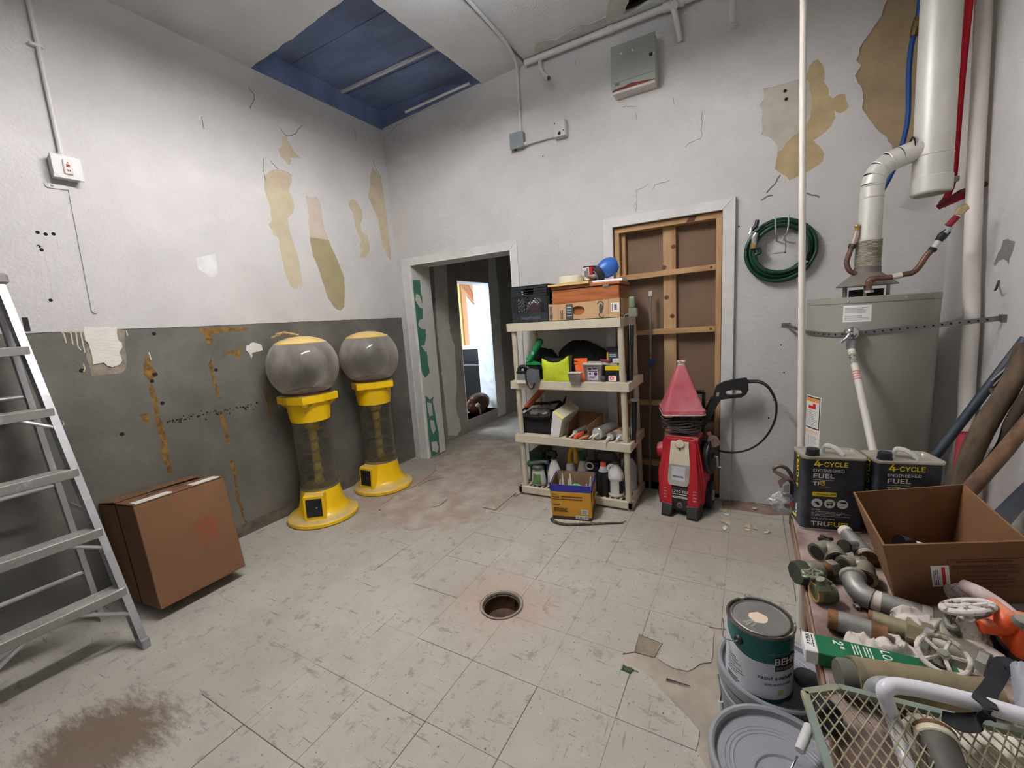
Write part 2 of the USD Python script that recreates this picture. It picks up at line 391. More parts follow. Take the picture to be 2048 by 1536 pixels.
wl.add('removed_box_outline', ext(unary_union([LineString(L2(c7(p))).buffer(.0022) for p in ([(170,1105),(270,1112),(300,1290)], [(180,1180),(210,1365)], [(208,1180),(262,1450),(228,1450),(215,1370)], [(50,1285),(190,1290)], [(0,1465),(420,1465)])]), .002, at(LA, 0, 0, -.001)), white)
wl.add('screw_hole', ext(unary_union([Point(L2(c7([p]))[0]).buffer(.008, 6) for p in ((180,1115),(219,1124),(257,1123),(185,1182),(200,1199),(243,1441))]), .0006, LA), dark)
wl.add('fresh_patch', ext(rag(L2([(392,515),(430,508),(436,545),(425,556),(396,538)]), .01, .004, 6), .0006, LA), M('fresh_white', (218, 216, 214), .6))
crk = [c6(p) for p in ([(225,62),(250,105),(280,118),(330,100)], [(380,40),(350,70),(330,105)], [(95,280),(102,400),(110,440)], [(150,300),(205,360)], [(900,290),(905,330),(945,400)], [(760,60),(780,150)])] + [cr(0, 0, 3.657, p) for p in ([(880,0),(940,20),(1010,15)], [(940,20),(945,40)], [(1820,640),(1865,700),(1830,790)], [(1480,850),(1490,940)], [(1110,140),(1240,20)])]
wl.add('crack', ext(unary_union([jag(L2(p), .008).buffer(.0022) for p in crk]), .0006, LA), M('crack_shade', (118, 113, 108), .9))
wl.add('base_dirt', ext(rag(L2([(470,1080),(579,1028),(700,968),(824,914),(824,905),(700,955),(579,1008),(470,1058)]), .02, .012, 8), .0012, at(LA, 0, 0, -.0036)), M('damp_concrete', (96, 90, 78), .8, var=.3, vs=18))
wl.done()

# ---- back wall
wb = T('wall_back', kind='structure')
D1 = sbox(-2.965, -.2, -1.785, 2.02); D2 = sbox(-.912, -.2, -.165, 2.047)
doors = unary_union([D1, D2])
wb.add('plaster_wall', ext(sbox(XL - .12, -.1, XR + .12, 3.5).difference(doors), .27, at(BA, 0, 0, -.2735)), plaster_b)
c3 = lambda p: cr(1480, 0, 3.606, p)
Q1 = [(1075,-300),(1060,0),(1040,50),(1025,110),(990,160),(960,210),(900,290),(865,350),(855,400),(840,430),(880,470),(850,510),(825,550),(850,600),(880,630),(890,720),(885,780),(930,860),(980,930),(1050,980),(1070,1020),(1105,1060),(1100,1110),(1130,1140),(1290,1130),(1500,1030),(1530,960),(1545,860),(1570,600),(1600,300),(1625,0),(1640,-300)]
Q2 = [(165,640),(230,630),(330,600),(440,570),(490,520),(500,480),(530,440),(565,430),(590,460),(615,520),(605,590),(640,640),(640,690),(670,710),(720,680),(760,680),(770,730),(785,770),(760,800),(720,815),(680,800),(685,850),(660,910),(620,950),(570,985),(530,1015),(580,1060),(608,1110),(600,1160),(540,1210),(470,1250),(400,1280),(355,1300),(340,1275),(290,1250),(250,1215),(265,1150),(275,1080),(250,1020),(230,1000),(150,970),(165,940),(160,850),(165,790),(135,770),(180,710)]
q1, q2 = rag(B2(c3(Q1)), .014, .007, 41), rag(B2(c3(Q2)), .012, .006, 42)
skin = sbox(XL - .02, -.05, XR + .05, 3.38).difference(unary_union([doors, q1, q2]))
wb.add('white_paint', ext(skin, .0035, at(BA, 0, 0, -.0035)), white)
g2 = rag(B2(c3([(100,560),(440,540),(500,600),(520,800),(470,930),(380,980),(330,1030),(300,1080),(230,1100),(100,1000)])), .02, .012, 3).intersection(q2)
wb.add('bare_patch', ext(g2, .0012, at(BA, 0, 0, -.0036)), plaster_g)
wb.add('bare_patch', ext(q2.difference(g2), .0009, at(BA, 0, 0, -.0036)), M('bare_ochre_plaster', (178, 157, 120), .88, var=.1, vs=9, bump=.2))
wb.add('screw_hole', ext(unary_union([Point(*B2(c3([p]))[0]).buffer(.009, 6) for p in ((325,655),(333,715))] + [Point(*B2([p])[0]).buffer(.005, 5) for p in ((1568,745),(1562,690),(1548,800),(1537,836),(1570,505),(1478,453),(1086,312))]), .0006, BA), dark)
crk = [cr(1480, 340, 3.606, p) for p in ([(290,40),(265,80),(240,115),(195,160)], [(150,215),(200,190),(240,182)], [(480,170),(520,180),(570,195)])]
thin = [cr(1180, 360, 6.4, p) for p in ([(590,400),(600,230),(590,140),(700,85),(740,60)], [(800,125),(840,60),(900,40),(960,30),(1020,0)])] + [cr(980, 0, 3.531, p) for p in ([(1495,790),(1495,975),(1400,1010),(1385,1045)], [(1290,690),(1300,740)], [(1030,800),(1030,840)], [(940,755),(1035,750)], [(605,420),(600,460)])] + [cr(680, 100, 5.12, p) for p in ([(430,920),(560,790),(800,640),(1000,560),(1250,390)], [(560,880),(550,940)])]
wb.add('crack', ext(unary_union([jag(B2(p), .01).buffer(.0045) for p in crk] + [jag(B2(p), .008).buffer(.0014) for p in thin]), .0006, BA), M('crack_shade', (118, 113, 108), .9))
wb.add('grey_corner', ext(rag(B2(cr(780, 460, 6.827, [(-60,1215),(120,1210),(135,1400),(150,1536),(230,2320),(290,2700),(315,3080),(60,3080)])), .02, .008, 6).intersection(sbox(XL, 0, -3.0, 2)), .0009, BA), conc)
wb.done()

# ---- right wall, front wall (behind the camera)
wr = T('wall_right', kind='structure')
gp = rag([tuple(gx(u, v, XR)[[1, 2]]) for u, v in cr(1480, 340, 3.606, [(1895,510),(1930,495),(1950,510),(1985,515),(1970,580),(1945,640),(1940,680),(1900,640),(1865,660),(1835,700),(1830,680),(1860,600),(1880,570)])], .006, .002, 4)
wr.add('plaster_wall', bx(XR + .003, XR + .12, YF, YB + .1, -.1, 3.5), plaster_g)
wr.add('white_paint', ext(sbox(YF, -.05, YB, 3.38).difference(gp), .003, RA), white)
wr.add('bare_patch', ext(gp, .001, at(RA, 0, 0, .0022)), M('bare_dark_plaster', (128, 122, 118), .9))
wr.done()


# ---- ceiling: a slightly rising left half with a hole, and a right half
ce = T('ceiling', kind='structure')
ceilm = M('ceiling_paint', (202, 202, 201), .75, var=.05, vs=3, bump=.3, bs=60, bd=.006)
th = math.atan2(.09, 1.564); CA = frame((XL, 0, 3.295), (math.cos(th), 0, math.sin(th)), (0, 1, 0))
ln = 1.564 / math.cos(th)
hole = rag([(-.01, 2.06), (1.12, 2.06), (1.13, 2.5), (1.15, 3.0), (1.16, 3.33), (-.01, 3.33)], .04, .012, 12, 20)
ce.add('plaster_panel', ext(sbox(-.1, YF, ln, YB + .05).difference(hole), .02, CA), ceilm)
u2 = [tuple(gz(u, v, 3.39)[:2]) for u, v in [(1243, -20), (1247, 28), (1268, 22), (1320, -6), (1330, -40)]]
CB = frame((0, 0, 3.39), (1, 0, 0), (0, 1, 0))
ce.add('plaster_panel', ext(sbox(-1.564, YF, XR + .05, YB + .05).difference(rag(u2, .02, .006, 2)), .02, CB), ceilm)
ce.add('joint_strip', bx(-1.575, -1.562, YF, YB, 3.38, 3.392), M('joint_shade', (120, 118, 115), .9))
ragged = rag([tuple(gz(u, v, 3.39)[:2]) for u, v in cr(980, 0, 3.531, [(310,355),(330,290),(470,270),(600,190),(640,165),(700,165),(820,110),(830,40),(870,-60),(1000,-60),(950,80),(900,110),(640,230),(470,290),(360,360)])], .02, .012, 5)
ce.add('torn_edge', ext(ragged, .006, frame((0, 0, 3.382), (1, 0, 0), (0, 1, 0))), M('torn_plaster', (186, 183, 176), .9, var=.12, vs=12, bump=.5, bs=30))
ce.done()
at_ = T('ceiling_void', kind='structure')
deckm = M('void_deck_light_tint', (104, 118, 152), .85, var=.22, vs=2.4, bump=.2, bs=30, stretch=(1, 3, 1))  # blue tint of the light in the hole is put into the boards' colour
for k in range(6):
    y0 = 1.85 + k * .27
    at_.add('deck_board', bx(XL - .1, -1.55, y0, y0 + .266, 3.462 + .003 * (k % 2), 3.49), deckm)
a, b = gz(668, 192, 3.45), gz(866, 90, 3.45)
at_.add('joist', bx(a[0], b[0] + .1, a[1] - .013, a[1] + .013, 3.445, 3.462), M('void_joist_wood', (196, 194, 196), .85, var=.2, vs=5, stretch=(1, 8, 1)))
p = gz(658, 200, 3.41)
at_.add('plaster_chunk', blob(p, (.085, .05, .03), 4, .3, 2, 3), offw)
at_.add('side_board', [bx(XL - .06, XL + .004, 1.8, 3.36, 3.296, 3.5), bx(XL, -1.58, 1.9, 1.94, 3.41, 3.5), bx(-1.60, -1.565, 1.9, 3.3, 3.412, 3.5), hull([(x, y, z) for y in (YB - .006, YB + .05) for x, z in ((XL, 3.31), (-1.99, 3.378), (-1.99, 3.5), (XL, 3.5))])], deckm)  # side boards added to carry the same blue light tint round the hole
a, b = gy(811, 224, 3.3), gy(940, 166, 3.3)
at_.add('lath_strip', cy((a[0], 3.3, a[2]), (b[0], 3.3, b[2]), .012, n=8), white_s)
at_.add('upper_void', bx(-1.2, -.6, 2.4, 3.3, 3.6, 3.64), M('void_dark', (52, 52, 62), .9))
at_.done()

# ---- floor: painted concrete tiles over an old bed
def floor_material():
    n = {'g': ('geometry', {}), 'p': ('principled_bsdf', {'roughness': .62, 'specular_ior_level': .35})}; L = []
    n['oi'] = ('object_info', {})
    n['n1'] = ('noise_texture', {'scale': 1.3, 'detail': 6., 'roughness': .6}); L.append(('g.position', 'n1.vector'))
    n['r1'] = ('rgb_ramp', {'ramp': [(0, lin((160, 153, 142))), (.4, lin((173, 168, 157))), (.6, lin((185, 181, 170))), (1, lin((181, 180, 171)))]}); L.append(('n1.fac', 'r1.fac'))
    col = 'r1.color'
    def over(tag, fac, c, prev):
        n[tag] = ('mix_color', {'b': lin(c)}); L.extend([(fac, tag + '.fac'), (prev, tag + '.a')]); return tag + '.result'
    def noisemask(tag, scale, lo, hi, amt, st=(1, 1, 1), rot=(0, 0, 0), det=6., rough=.65):
        n[tag + 'm'] = ('mapping', {'scale': st, 'rotation': rot}); L.append(('g.position', tag + 'm.vector'))
        n[tag + 'n'] = ('noise_texture', {'scale': scale, 'detail': det, 'roughness': rough}); L.append((tag + 'm.vector', tag + 'n.vector'))
        n[tag + 'r'] = ('map_range', {'from_min': lo, 'from_max': hi, 'to_min': 0., 'to_max': amt, 'clamp': True}); L.append((tag + 'n.fac', tag + 'r.value')); return tag + 'r.result'
    def spot(tag, c, rx, ry, deg, k, lo, hi, amt, sc=9., st=(1, 1, 1)):
        n[tag + 'm'] = ('mapping', {'mapping_type': 'texture', 'location': (c[0], c[1], 0), 'rotation': (0, 0, math.radians(deg)), 'scale': (rx, ry, 1)}); L.append(('g.position', tag + 'm.vector'))
        n[tag + 'g'] = ('gradient_texture', {'gradient_type': 'spherical'}); L.append((tag + 'm.vector', tag + 'g.vector'))
        n[tag + 'm2'] = ('mapping', {'rotation': (0, 0, math.radians(-deg)), 'scale': st}); L.append(('g.position', tag + 'm2.vector'))
        n[tag + 'n'] = ('noise_texture', {'scale': sc, 'detail': 6., 'roughness': .7}); L.append((tag + 'm2.vector', tag + 'n.vector'))
        n[tag + 'a'] = ('math', {'math_type': 'multiply_add', 'value2': k, 'value3': -.5 * k}); L.append((tag + 'n.fac', tag + 'a.value1'))
        n[tag + 's'] = ('math', {'math_type': 'add'}); L.extend([(tag + 'g.fac', tag + 's.value1'), (tag + 'a.value', tag + 's.value2')])
        n[tag + 'gt'] = ('math', {'math_type': 'greater_than', 'value2': .001}); L.append((tag + 'g.fac', tag + 'gt.value1'))
        n[tag + 'r'] = ('map_range', {'from_min': lo, 'from_max': hi, 'to_min': 0., 'to_max': amt, 'clamp': True}); L.append((tag + 's.value', tag + 'r.value'))
        n[tag + 'x'] = ('math', {'math_type': 'multiply'}); L.extend([(tag + 'r.result', tag + 'x.value1'), (tag + 'gt.value', tag + 'x.value2')]); return tag + 'x.value'
    col = over('a', noisemask('qa', 4., .48, .68, .6, det=9., rough=.7), (166, 159, 150), col)          # worn patches
    col = over('b', noisemask('qb', 15., .56, .63, .75, (1, .7, 1), (0, 0, .5), 10., .74), (142, 135, 126), col)   # scuffs
    col = over('b2', noisemask('qc', 7., .60, .64, .7, (.6, 1.9, 1), (0, 0, .9), 10., .74), (136, 129, 120), col)
    col = over('b4', noisemask('qe', 6., .64, .665, .7, (1, 14, 1), (0, 0, .7), 5., .6), (122, 114, 106), col)     # scratches
    col = over('b5', noisemask('qf', 5., .65, .675, .65, (16, 1, 1), (0, 0, .35), 5., .6), (126, 118, 110), col)
    col = over('b3', noisemask('qd', 60., .63, .67, .9), (96, 88, 80), col)          # specks
    col = over('b6', noisemask('qg', 45., .69, .71, .8), (218, 216, 210), col)
    c = gz(205, 1478); col = over('c', spot('s1', c, .36, .24, 25, 1.3, .15, .55, .85, 11., (1, 3.6, 1)), (98, 78, 60), col)
    c = gz(1005, 1205); col = over('d', spot('s2', c, .42, .36, 0, .9, .1, .7, .5, 5.), (178, 146, 128), col)
    c = gz(900, 985); col = over('e', spot('s3', c, 1.15, .8, 30, 1.2, .10, .5, .8, 6.), (160, 142, 126), col)
    c = gz(1480, 1080); col = over('f', spot('s4', c, .8, .5, 10, .9, .1, .6, .6, 5.), (160, 148, 134), col)
    c = gz(840, 930); col = over('h', spot('s5', c, .5, .3, 0, .8, .15, .5, .4, 7.), (132, 124, 114), col)
    n['b0'] = ('noise_texture', {'scale': 38., 'detail': 7., 'roughness': .65}); L.append(('g.position', 'b0.vector'))
    n['bp'] = ('bump', {'strength': .35, 'distance': .004}); L.extend([('b0.fac', 'bp.height'), ('bp.normal', 'p.normal'), (col, 'p.base_color')])
    return usdkit.material(stage, '/World/Looks/painted_floor', n, L, surface='p.BSDF')
tilem = floor_material()
bedm = M('old_floor_bed', (164, 154, 140), .85, var=.2, vs=6, bump=.5, bs=40)
fl = T('floor', kind='structure')
dr = gz(1003, 1209)
drain_hole = Point(dr[0], dr[1]).buffer(.1, 24)
fl.add('floor_bed', ext(sbox(XL, YF, XR, YB).difference(drain_hole), .03, frame((0, 0, -.035), (1, 0, 0), (0, 1, 0))), bedm)
fl.add('floor_bed', ext(sbox(-3.4, YB, -1.5, 7.2), .03, frame((0, 0, -.0352), (1, 0, 0), (0, 1, 0))), M('hall_floor', (150, 142, 132), .8, var=.15, vs=4, bump=.4, bs=40))
cf = lambda p: cr(820, 980, 2.7625, p)
miss1 = rag(F2(cf([(1175,905),(1240,895),(1265,795),(1395,850),(1370,930),(1460,985),(1530,1000),(1610,960),(1665,950),(1680,790),(1650,755),(1800,775),(2050,1000),(2000,1536),(1640,1536),(1585,1430),(1600,1330),(1500,1220),(1390,1110),(1290,1000),(1200,960)])), .03, .008, 3)
miss2 = rag(F2(cr(1380, 880, 7.877, [(480,960),(620,930),(1300,1030),(1700,1080),(1700,1180),(1240,1185),(760,1105),(520,1085)])), .03, .01, 5)
miss3 = rag(F2([(868,922),(905,905),(960,880),(1040,880),(1045,985),(990,1003),(986,1022),(940,1045),(880,1052),(820,1062),(770,1040),(760,1010),(800,985),(850,960),(872,940)]), .05, .03, 6, 12)
chip = Polygon(F2(cf([(1262,797),(1393,852),(1352,925),(1240,895)])))
miss = unary_union([miss1, miss2, miss3, drain_hole.buffer(.012)])
room = sbox(XL, -.1, XR, YB)
G = .3048
screed = Polygon([(XL, -.1), (-1.295 - 2 * G, -.1), (-1.295 - 2 * G, 1.268 - G), (-1.295 - G, 1.268 - G), (-1.295 - G, 1.268 + G), (-1.295 - 3 * G, 1.268 + G), (-1.295 - 3 * G, 1.268 + 2 * G), (-1.295 - 4 * G, 1.268 + 2 * G), (-1.295 - 4 * G, YB), (XL, YB)]).buffer(0)
rng = random.Random(3)
ZT = frame((0, 0, -.0045), (1, 0, 0), (0, 1, 0))
fl.add('joint_filler', ext(room.difference(miss.buffer(.004)), .0035, ZT), M('joint_dirt', (104, 97, 88), .85, var=.3, vs=5))
fl.add('painted_screed', ext(screed.difference(miss), .0045, ZT), tilem)
for j in range(-4, 8):
    for i in range(-8, 7):
        g = [rng.choice((.0004, .0008, .0014, .0024)) for _ in range(4)]
        x0, y0 = -.995 + i * G, 1.268 + j * G
        p = sbox(x0 + g[0], y0 + g[1], x0 + G - g[2], y0 + G - g[3]).intersection(room).difference(miss).difference(screed)
        if p.area < .002: continue
        if (R @ (np.array([x0 + .15, y0 + .15, 0]) - CAM))[2] < .15: continue
        for q in clean(p):
            if q.area > .002:
                fl.add('tile', ext(q, .0045 + rng.uniform(-.0003, .0003), ZT), tilem)
fl.add('tile_border', ext(sbox(XL, YF, XR, -.001 + 1.268 - 4 * G), .0045, ZT), tilem)
fl.add('old_tile', ext(chip.buffer(-.002), .003, ZT), M('old_brown_tile', (128, 116, 100), .6, var=.2, vs=20))
fl.add('bed_patch', ext(miss2.buffer(-.003), .0012, at(ZT, 0, 0, -.0005)), M('red_brown_bed', (142, 118, 104), .85, var=.25, vs=10, bump=.4))
fl.add('bed_patch', ext(miss3.buffer(-.003), .0012, at(ZT, 0, 0, -.0005)), M('brown_bed', (160, 144, 130), .85, c2=(186, 176, 164), thr=(.38, .66), vs=6, bump=.8, bs=26, det=9.))
crk = [cr(780, 800, 6.827, p) for p in ([(560,1465),(680,1440),(780,1355)], [(390,1170),(520,1100),(740,1060)], [(1240,1460),(1440,1505),(1560,1400),(1720,1270)])]
fl.add('crack', ext(unary_union([LineString(F2(p)).buffer(.003) for p in crk]), .0006, frame((0, 0, 0), (1, 0, 0), (0, 1, 0))), M('floor_crack', (84, 74, 66), .9))
fl.done()

# ---- casing of the open doorway
def casing(name, x0, x1, z1, w, wl_, t=.018):
    c = T(name, kind='structure')
    c.add('side_casing', ext([(x0 - wl_, 0), (x0, 0), (x0, z1), (x0 - wl_, z1 + w)], t, BA), white_s)
    c.add('side_casing', ext([(x1, 0), (x1 + w, 0), (x1 + w, z1 + w), (x1, z1)], t, BA), white_s)
    c.add('head_casing', ext([(x0 - wl_ + .002, z1 + w), (x0 + .002, z1 + .001), (x1 - .002, z1 + .001), (x1 + w - .002, z1 + w)], t, BA), white_s)
    return c
c = casing('trim_1', -2.95, -1.80, 2.005, .066, .09)
c.add('side_casing', bx(-3.05, -3.035, YB - .026, YB, 0, 2.075), white_s)
c.done()
c = casing('trim_2', -.912, -.165, 2.047, .066, .07); c.add('back_band', [bx(-.101, -.09, YB - .03, YB, 0, 2.118)], white_s); c.done()
d1 = T('door_1', kind='structure')
mud = M('drywall_mud', (200, 196, 188), .8, var=.06, vs=10)
board = M('bare_drywall', (205, 202, 195), .8, var=.05, vs=7)
green = M('green_board', (62, 118, 96), .75, var=.1, vs=14)
JX = -2.945
d1.add('jamb_board', bx(-2.962, JX, YB + .002, 3.6, 0.004, 2.005), board)
JA = frame((JX, 0, 0), (0, 1, 0), (0, 0, 1)); c5 = lambda p: [tuple(gx(u, v, JX)[[1, 2]]) for u, v in cr(780, 470, 3.339, p)]
keep = sbox(YB + .006, .01, 3.6, 2)
for i, p in enumerate(([(146,300),(200,300),(205,380),(215,430),(222,555),(195,570),(190,600),(215,625),(240,630),(240,690),(230,740),(235,775),(245,780),(255,860),(265,920),(235,955),(212,920),(195,820),(175,690),(158,520),(146,380)], [(236,1070),(265,1100),(290,1080),(285,1110),(300,1180),(310,1250),(325,1330),(332,1465),(276,1490),(262,1380),(246,1200)])):
    d1.add('green_board', ext(rag(c5(p), .02, .008, 30 + i).intersection(keep), .0008, JA), green)
for i, p in enumerate(([(175,395),(195,405),(222,490),(200,485),(170,435)], [(195,572),(235,575),(236,628),(210,625),(190,600)], [(210,740),(240,738),(238,780)], [(250,1120),(275,1125),(285,1200),(265,1210),(252,1160)], [(268,1238),(290,1240),(302,1300),(290,1325),(275,1290)], [(278,1385),(310,1380),(322,1420),(315,1450),(285,1440)])):
    d1.add('mud_dab', ext(rag(c5(p), .012, .004, 50 + i).buffer(.004).intersection(keep), .0016, JA), mud)
d1.add('jamb_board', bx(-1.80, -1.785, YB + .002, 3.6, 0, 2.005), board)
d1.add('head_board', bx(-2.962, -1.785, YB + .002, 3.6, 2.005, 2.02), board)
d1.add('corner_bead', [bx(-2.952, -2.943, YB - .02, YB + .004, 0, 2.005), bx(-1.806, -1.799, YB - .02, YB + .004, 0, 2.005), bx(-2.95, -1.8, YB - .02, YB + .004, 1.998, 2.006)], M('bright_bead', (236, 235, 232), .5))
d1.done()

# ---- hall beyond, and the day-lit room behind its left wall
HX = -3.15
hw = T('hall_wall', kind='structure')
HA = frame((HX, 0, 0), (0, 1, 0), (0, 0, 1)); opening = sbox(4.35, .155, 5.085, 1.925)
hb = M('hall_drywall', (146, 139, 130), .85, var=.12, vs=2.5); hm = M('hall_mud', (204, 199, 190), .85, var=.06, vs=8)
hw.add('drywall', ext(sbox(3.55, -.05, 7.2, 2.6).difference(opening), .253, at(HA, 0, 0, -.253)), hb)
h5 = lambda p: [tuple(gx(u, v, HX)[[1, 2]]) for u, v in cr(780, 470, 3.339, p)]
hw.add('mud_stripe', ext(rag(h5([(285,120),(375,110),(385,400),(400,640),(430,740),(445,950),(440,1150),(475,1300),(440,1345),(390,1335),(350,960),(320,700),(300,420)]), .03, .02, 3).difference(opening).intersection(sbox(3.6, .02, 7, 2.5)), .0015, HA), hm)
hw.add('mud_stripe', ext(rag(h5([(650,60),(695,60),(705,200),(725,380),(735,560),(745,760),(765,960),(775,1195),(720,1215),(700,950),(685,700),(665,420)]), .03, .02, 4).intersection(sbox(5.1, .02, 7, 2.5)), .0015, HA), hm)
hw.add('opening_bead', [bx(HX, HX + .006, 5.08, 5.09, .155, 1.93), bx(HX, HX + .006, 4.345, 4.352, .155, 1.93)], M('bright_bead', (236, 235, 232), .5))
hw.add('step', [bx(HX - .253, HX - .004, 4.35, 5.085, -.02, .155)], M('hall_step', (120, 112, 102), .8, var=.15, vs=8))
hw.done()
hs = T('hall_shell', kind='structure')
hs.add('hall_end_wall', bx(HX, -1.4, 7.0, 7.1, -.05, 2.6), hb)
hs.add('hall_side_wall', bx(-1.5, -1.4, 3.59, 7.1, -.05, 2.6), hb)
hs.add('hall_ceiling', bx(HX - .1, -1.4, 3.59, 7.1, 2.5, 2.6), hb)
wh = M('lit_white_board', (226, 228, 230), .7)
hs.add('inner_jamb', bx(-3.403, HX - .001, 5.079, 5.086, .155, 1.925), wh)
hs.add('inner_jamb', bx(-3.403, HX - .001, 4.35, 5.086, 1.918, 1.926), wh)
hs.add('room_wall', bx(-6.5, -6.4, 3.4, 6.3, 0, 2.6), wh)
hs.add('room_wall', bx(-6.5, HX - .253, 6.24, 6.34, 0, 2.6), wh)
hs.add('room_wall', bx(-6.5, HX - .253, 3.3, 3.4, 0, 2.6), wh)
hs.add('room_floor', bx(-6.5, HX - .253, 3.3, 6.3, .03, .06), M('room_floor', (120, 112, 102), .8))
hs.add('room_ceiling', bx(-6.5, HX - .253, 3.3, 6.3, 2.5, 2.6), wh)
hs.done()
# ------------------------------------------------------------------ the lamp (hangs just above the picture)
lmp = T('shop_light', 'white hanging shop light with two tubes, under the middle of the ceiling', 'ceiling light')
hous = M('lamp_housing', (210, 210, 208), .4, var=.02)
lx, ly, lz = LAMP
lmp.add('housing', ext([(-.13, -.012), (-.127, -.012), (-.07, .05), (.07, .05), (.127, -.012), (.13, -.012), (.075, .056), (-.075, .056)], 1.24, frame((lx, ly - .62, lz), (1, 0, 0), (0, 0, 1)) @ np.diag([1, 1, -1., 1])), hous)
for s in (-1, 1):
    lmp.add('end_cap', ext([(-.125, -.01), (-.07, .05), (.07, .05), (.125, -.01)], .006, frame((lx, ly + s * .62, lz), (1, 0, 0), (0, 0, 1))), hous)
    lmp.add('tube', cy((lx + s * .05, ly - .58, lz), (lx + s * .05, ly + .58, lz), .016, n=16), M('lit_tube', (253, 249, 249), .5, var=0, emit=TUBE_POWER), label='lit tube')
    lmp.add('hanger', tube([(lx, ly + s * .5, lz + .05), (lx, ly + s * .5, 3.388)], .002, 6, 0), hous)
lmp.done()

# ------------------------------------------------------------------ stepladder
alu = M('aluminium', (196, 196, 198), .42, 0.75, var=.14, vs=9, bump=.12, bs=30)
alu_d = M('scuffed_tread', (198, 194, 190), .55, .35, var=.25, vs=14, bump=.2, bs=40, dust=(206, 200, 194), c2=(150, 146, 142), thr=(.3, .42))
grey_p = M('grey_rivet', (170, 168, 168), .4, .8)
def channel(p0, p1, w, d, t, out):
    """a C-section rail from p0 to p1; out = direction of the web's outer face"""
    p0, p1 = np.array(p0, float), np.array(p1, float)
    A = frame(p0, out, z=p1 - p0)      # x = out, z ~ along
    A = frame(p0, np.cross(p1 - p0, out), z=p1 - p0) if False else A
    ln_ = np.linalg.norm(p1 - p0)
    sec = Polygon([(0, -w / 2), (0, w / 2), (-d, w / 2), (-d, w / 2 - t), (-t, w / 2 - t), (-t, -w / 2 + t), (-d, -w / 2 + t), (-d, -w / 2)])
    z = (p1 - p0) / ln_; x = np.asarray(out, float); x = x - z * (x @ z); x /= np.linalg.norm(x); y = np.cross(z, x)
    B = np.eye(4); B[:3, 0], B[:3, 1], B[:3, 2], B[:3, 3] = x, y, z, p0
    return ext(sec, ln_, B)
lad = T('stepladder', 'scuffed aluminium stepladder folded against the grey lower part of the left wall', 'ladder')
F0, F1 = np.array([-2.475, .69, 0]), np.array([-3.0, .615, 1.74])          # right front rail
CY = .43
mir = lambda p: np.array([p[0], 2 * CY - p[1], p[2]])
lad.add('front_rail', channel(F0, F1, .062, .028, .004, (0, 1, 0)), alu)
lad.add('front_rail', channel(mir(F0), mir(F1), .062, .028, .004, (0, -1, 0)), alu)
R0, R1 = np.array([-2.93, .675, 0]), np.array([-3.04, .60, 1.70])
lad.add('rear_rail', channel(R0, R1, .04, .022, .003, (0, 1, 0)), alu)
lad.add('rear_rail', channel(mir(R0), mir(R1), .04, .022, .003, (0, -1, 0)), alu)
def on(p0, p1, z):
    return p0 + (p1 - p0) * (z - p0[2]) / (p1[2] - p0[2])
for k in range(5):
    z = .29 + .285 * k; a = on(F0, F1, z); b = mir(a)
    t = lad.add('tread', [bx(a[0] - .042, a[0] + .042, b[1] + .006, a[1] - .006, z - .004, z + .004, .002), bx(a[0] + .034, a[0] + .042, b[1] + .006, a[1] - .006, z - .036, z, .002), bx(a[0] - .042, a[0] - .036, b[1] + .006, a[1] - .006, z - .03, z)] + [bx(a[0] - .036 + j * .012, a[0] - .031 + j * .012, b[1] + .01, a[1] - .01, z + .004, z + .0055) for j in range(6)], alu_d)
    for s in (0, 1):
        e = a if s == 0 else b; sg = 1 if s == 0 else -1
        for dx in (-.018, .018):
            q = e + [dx, sg * .002, -.012]
            lad.add('rivet', lathe([(0, .0035), (.0045, .003), (.006, 0)], 10, q, (0, sg, 0)), grey_p, parent=t)
    if k in (0, 1, 3):
        for s in (0, 1):
            e = on(F0, F1, z - (.13 if k == 0 else .095)); f = np.array([a[0] + .03, a[1] - (.17 if k == 0 else .12), z - .03]); e = e + [.02, -.006, 0]
            if s: e, f = mir(e), mir(f)
            lad.add('brace', cy(e, f, .009, n=8), alu)
            lad.add('rivet', lathe([(0, .006), (.006, .004), (.008, 0)], 10, f + [.006, 0, 0], (1, 0, 0)), grey_p)
for z in (.28, .75, 1.2):
    a = on(R0, R1, z); lad.add('rear_bar', cy(a, mir(a), .011, n=10), alu)
for z in (.62, 1.05):
    a, c_ = on(F0, F1, z), on(R0, R1, z + .05); lad.add('spreader', [bx(min(a[0], c_[0]), max(a[0], c_[0]), .655, .659, z + .01, z + .03)], alu)
lad.add('top_cap', bx(-3.11, -2.95, CY - .2, CY + .2, 1.72, 1.77, .01), alu_d)
for p, s in ((F0, 1), (mir(F0), -1)):
    lad.add('foot', bx(p[0] - .033, p[0] + .036, p[1] - .03 if s > 0 else p[1] - .002, p[1] + .002 if s > 0 else p[1] + .03, 0, .045, .003), M('grey_plastic_foot', (150, 150, 152), .6))
lad.add('hook_end', bx(-2.995, -2.975, .648, .664, 1.505, 1.57), M('black_plastic', (26, 26, 28), .5))
lad.done()

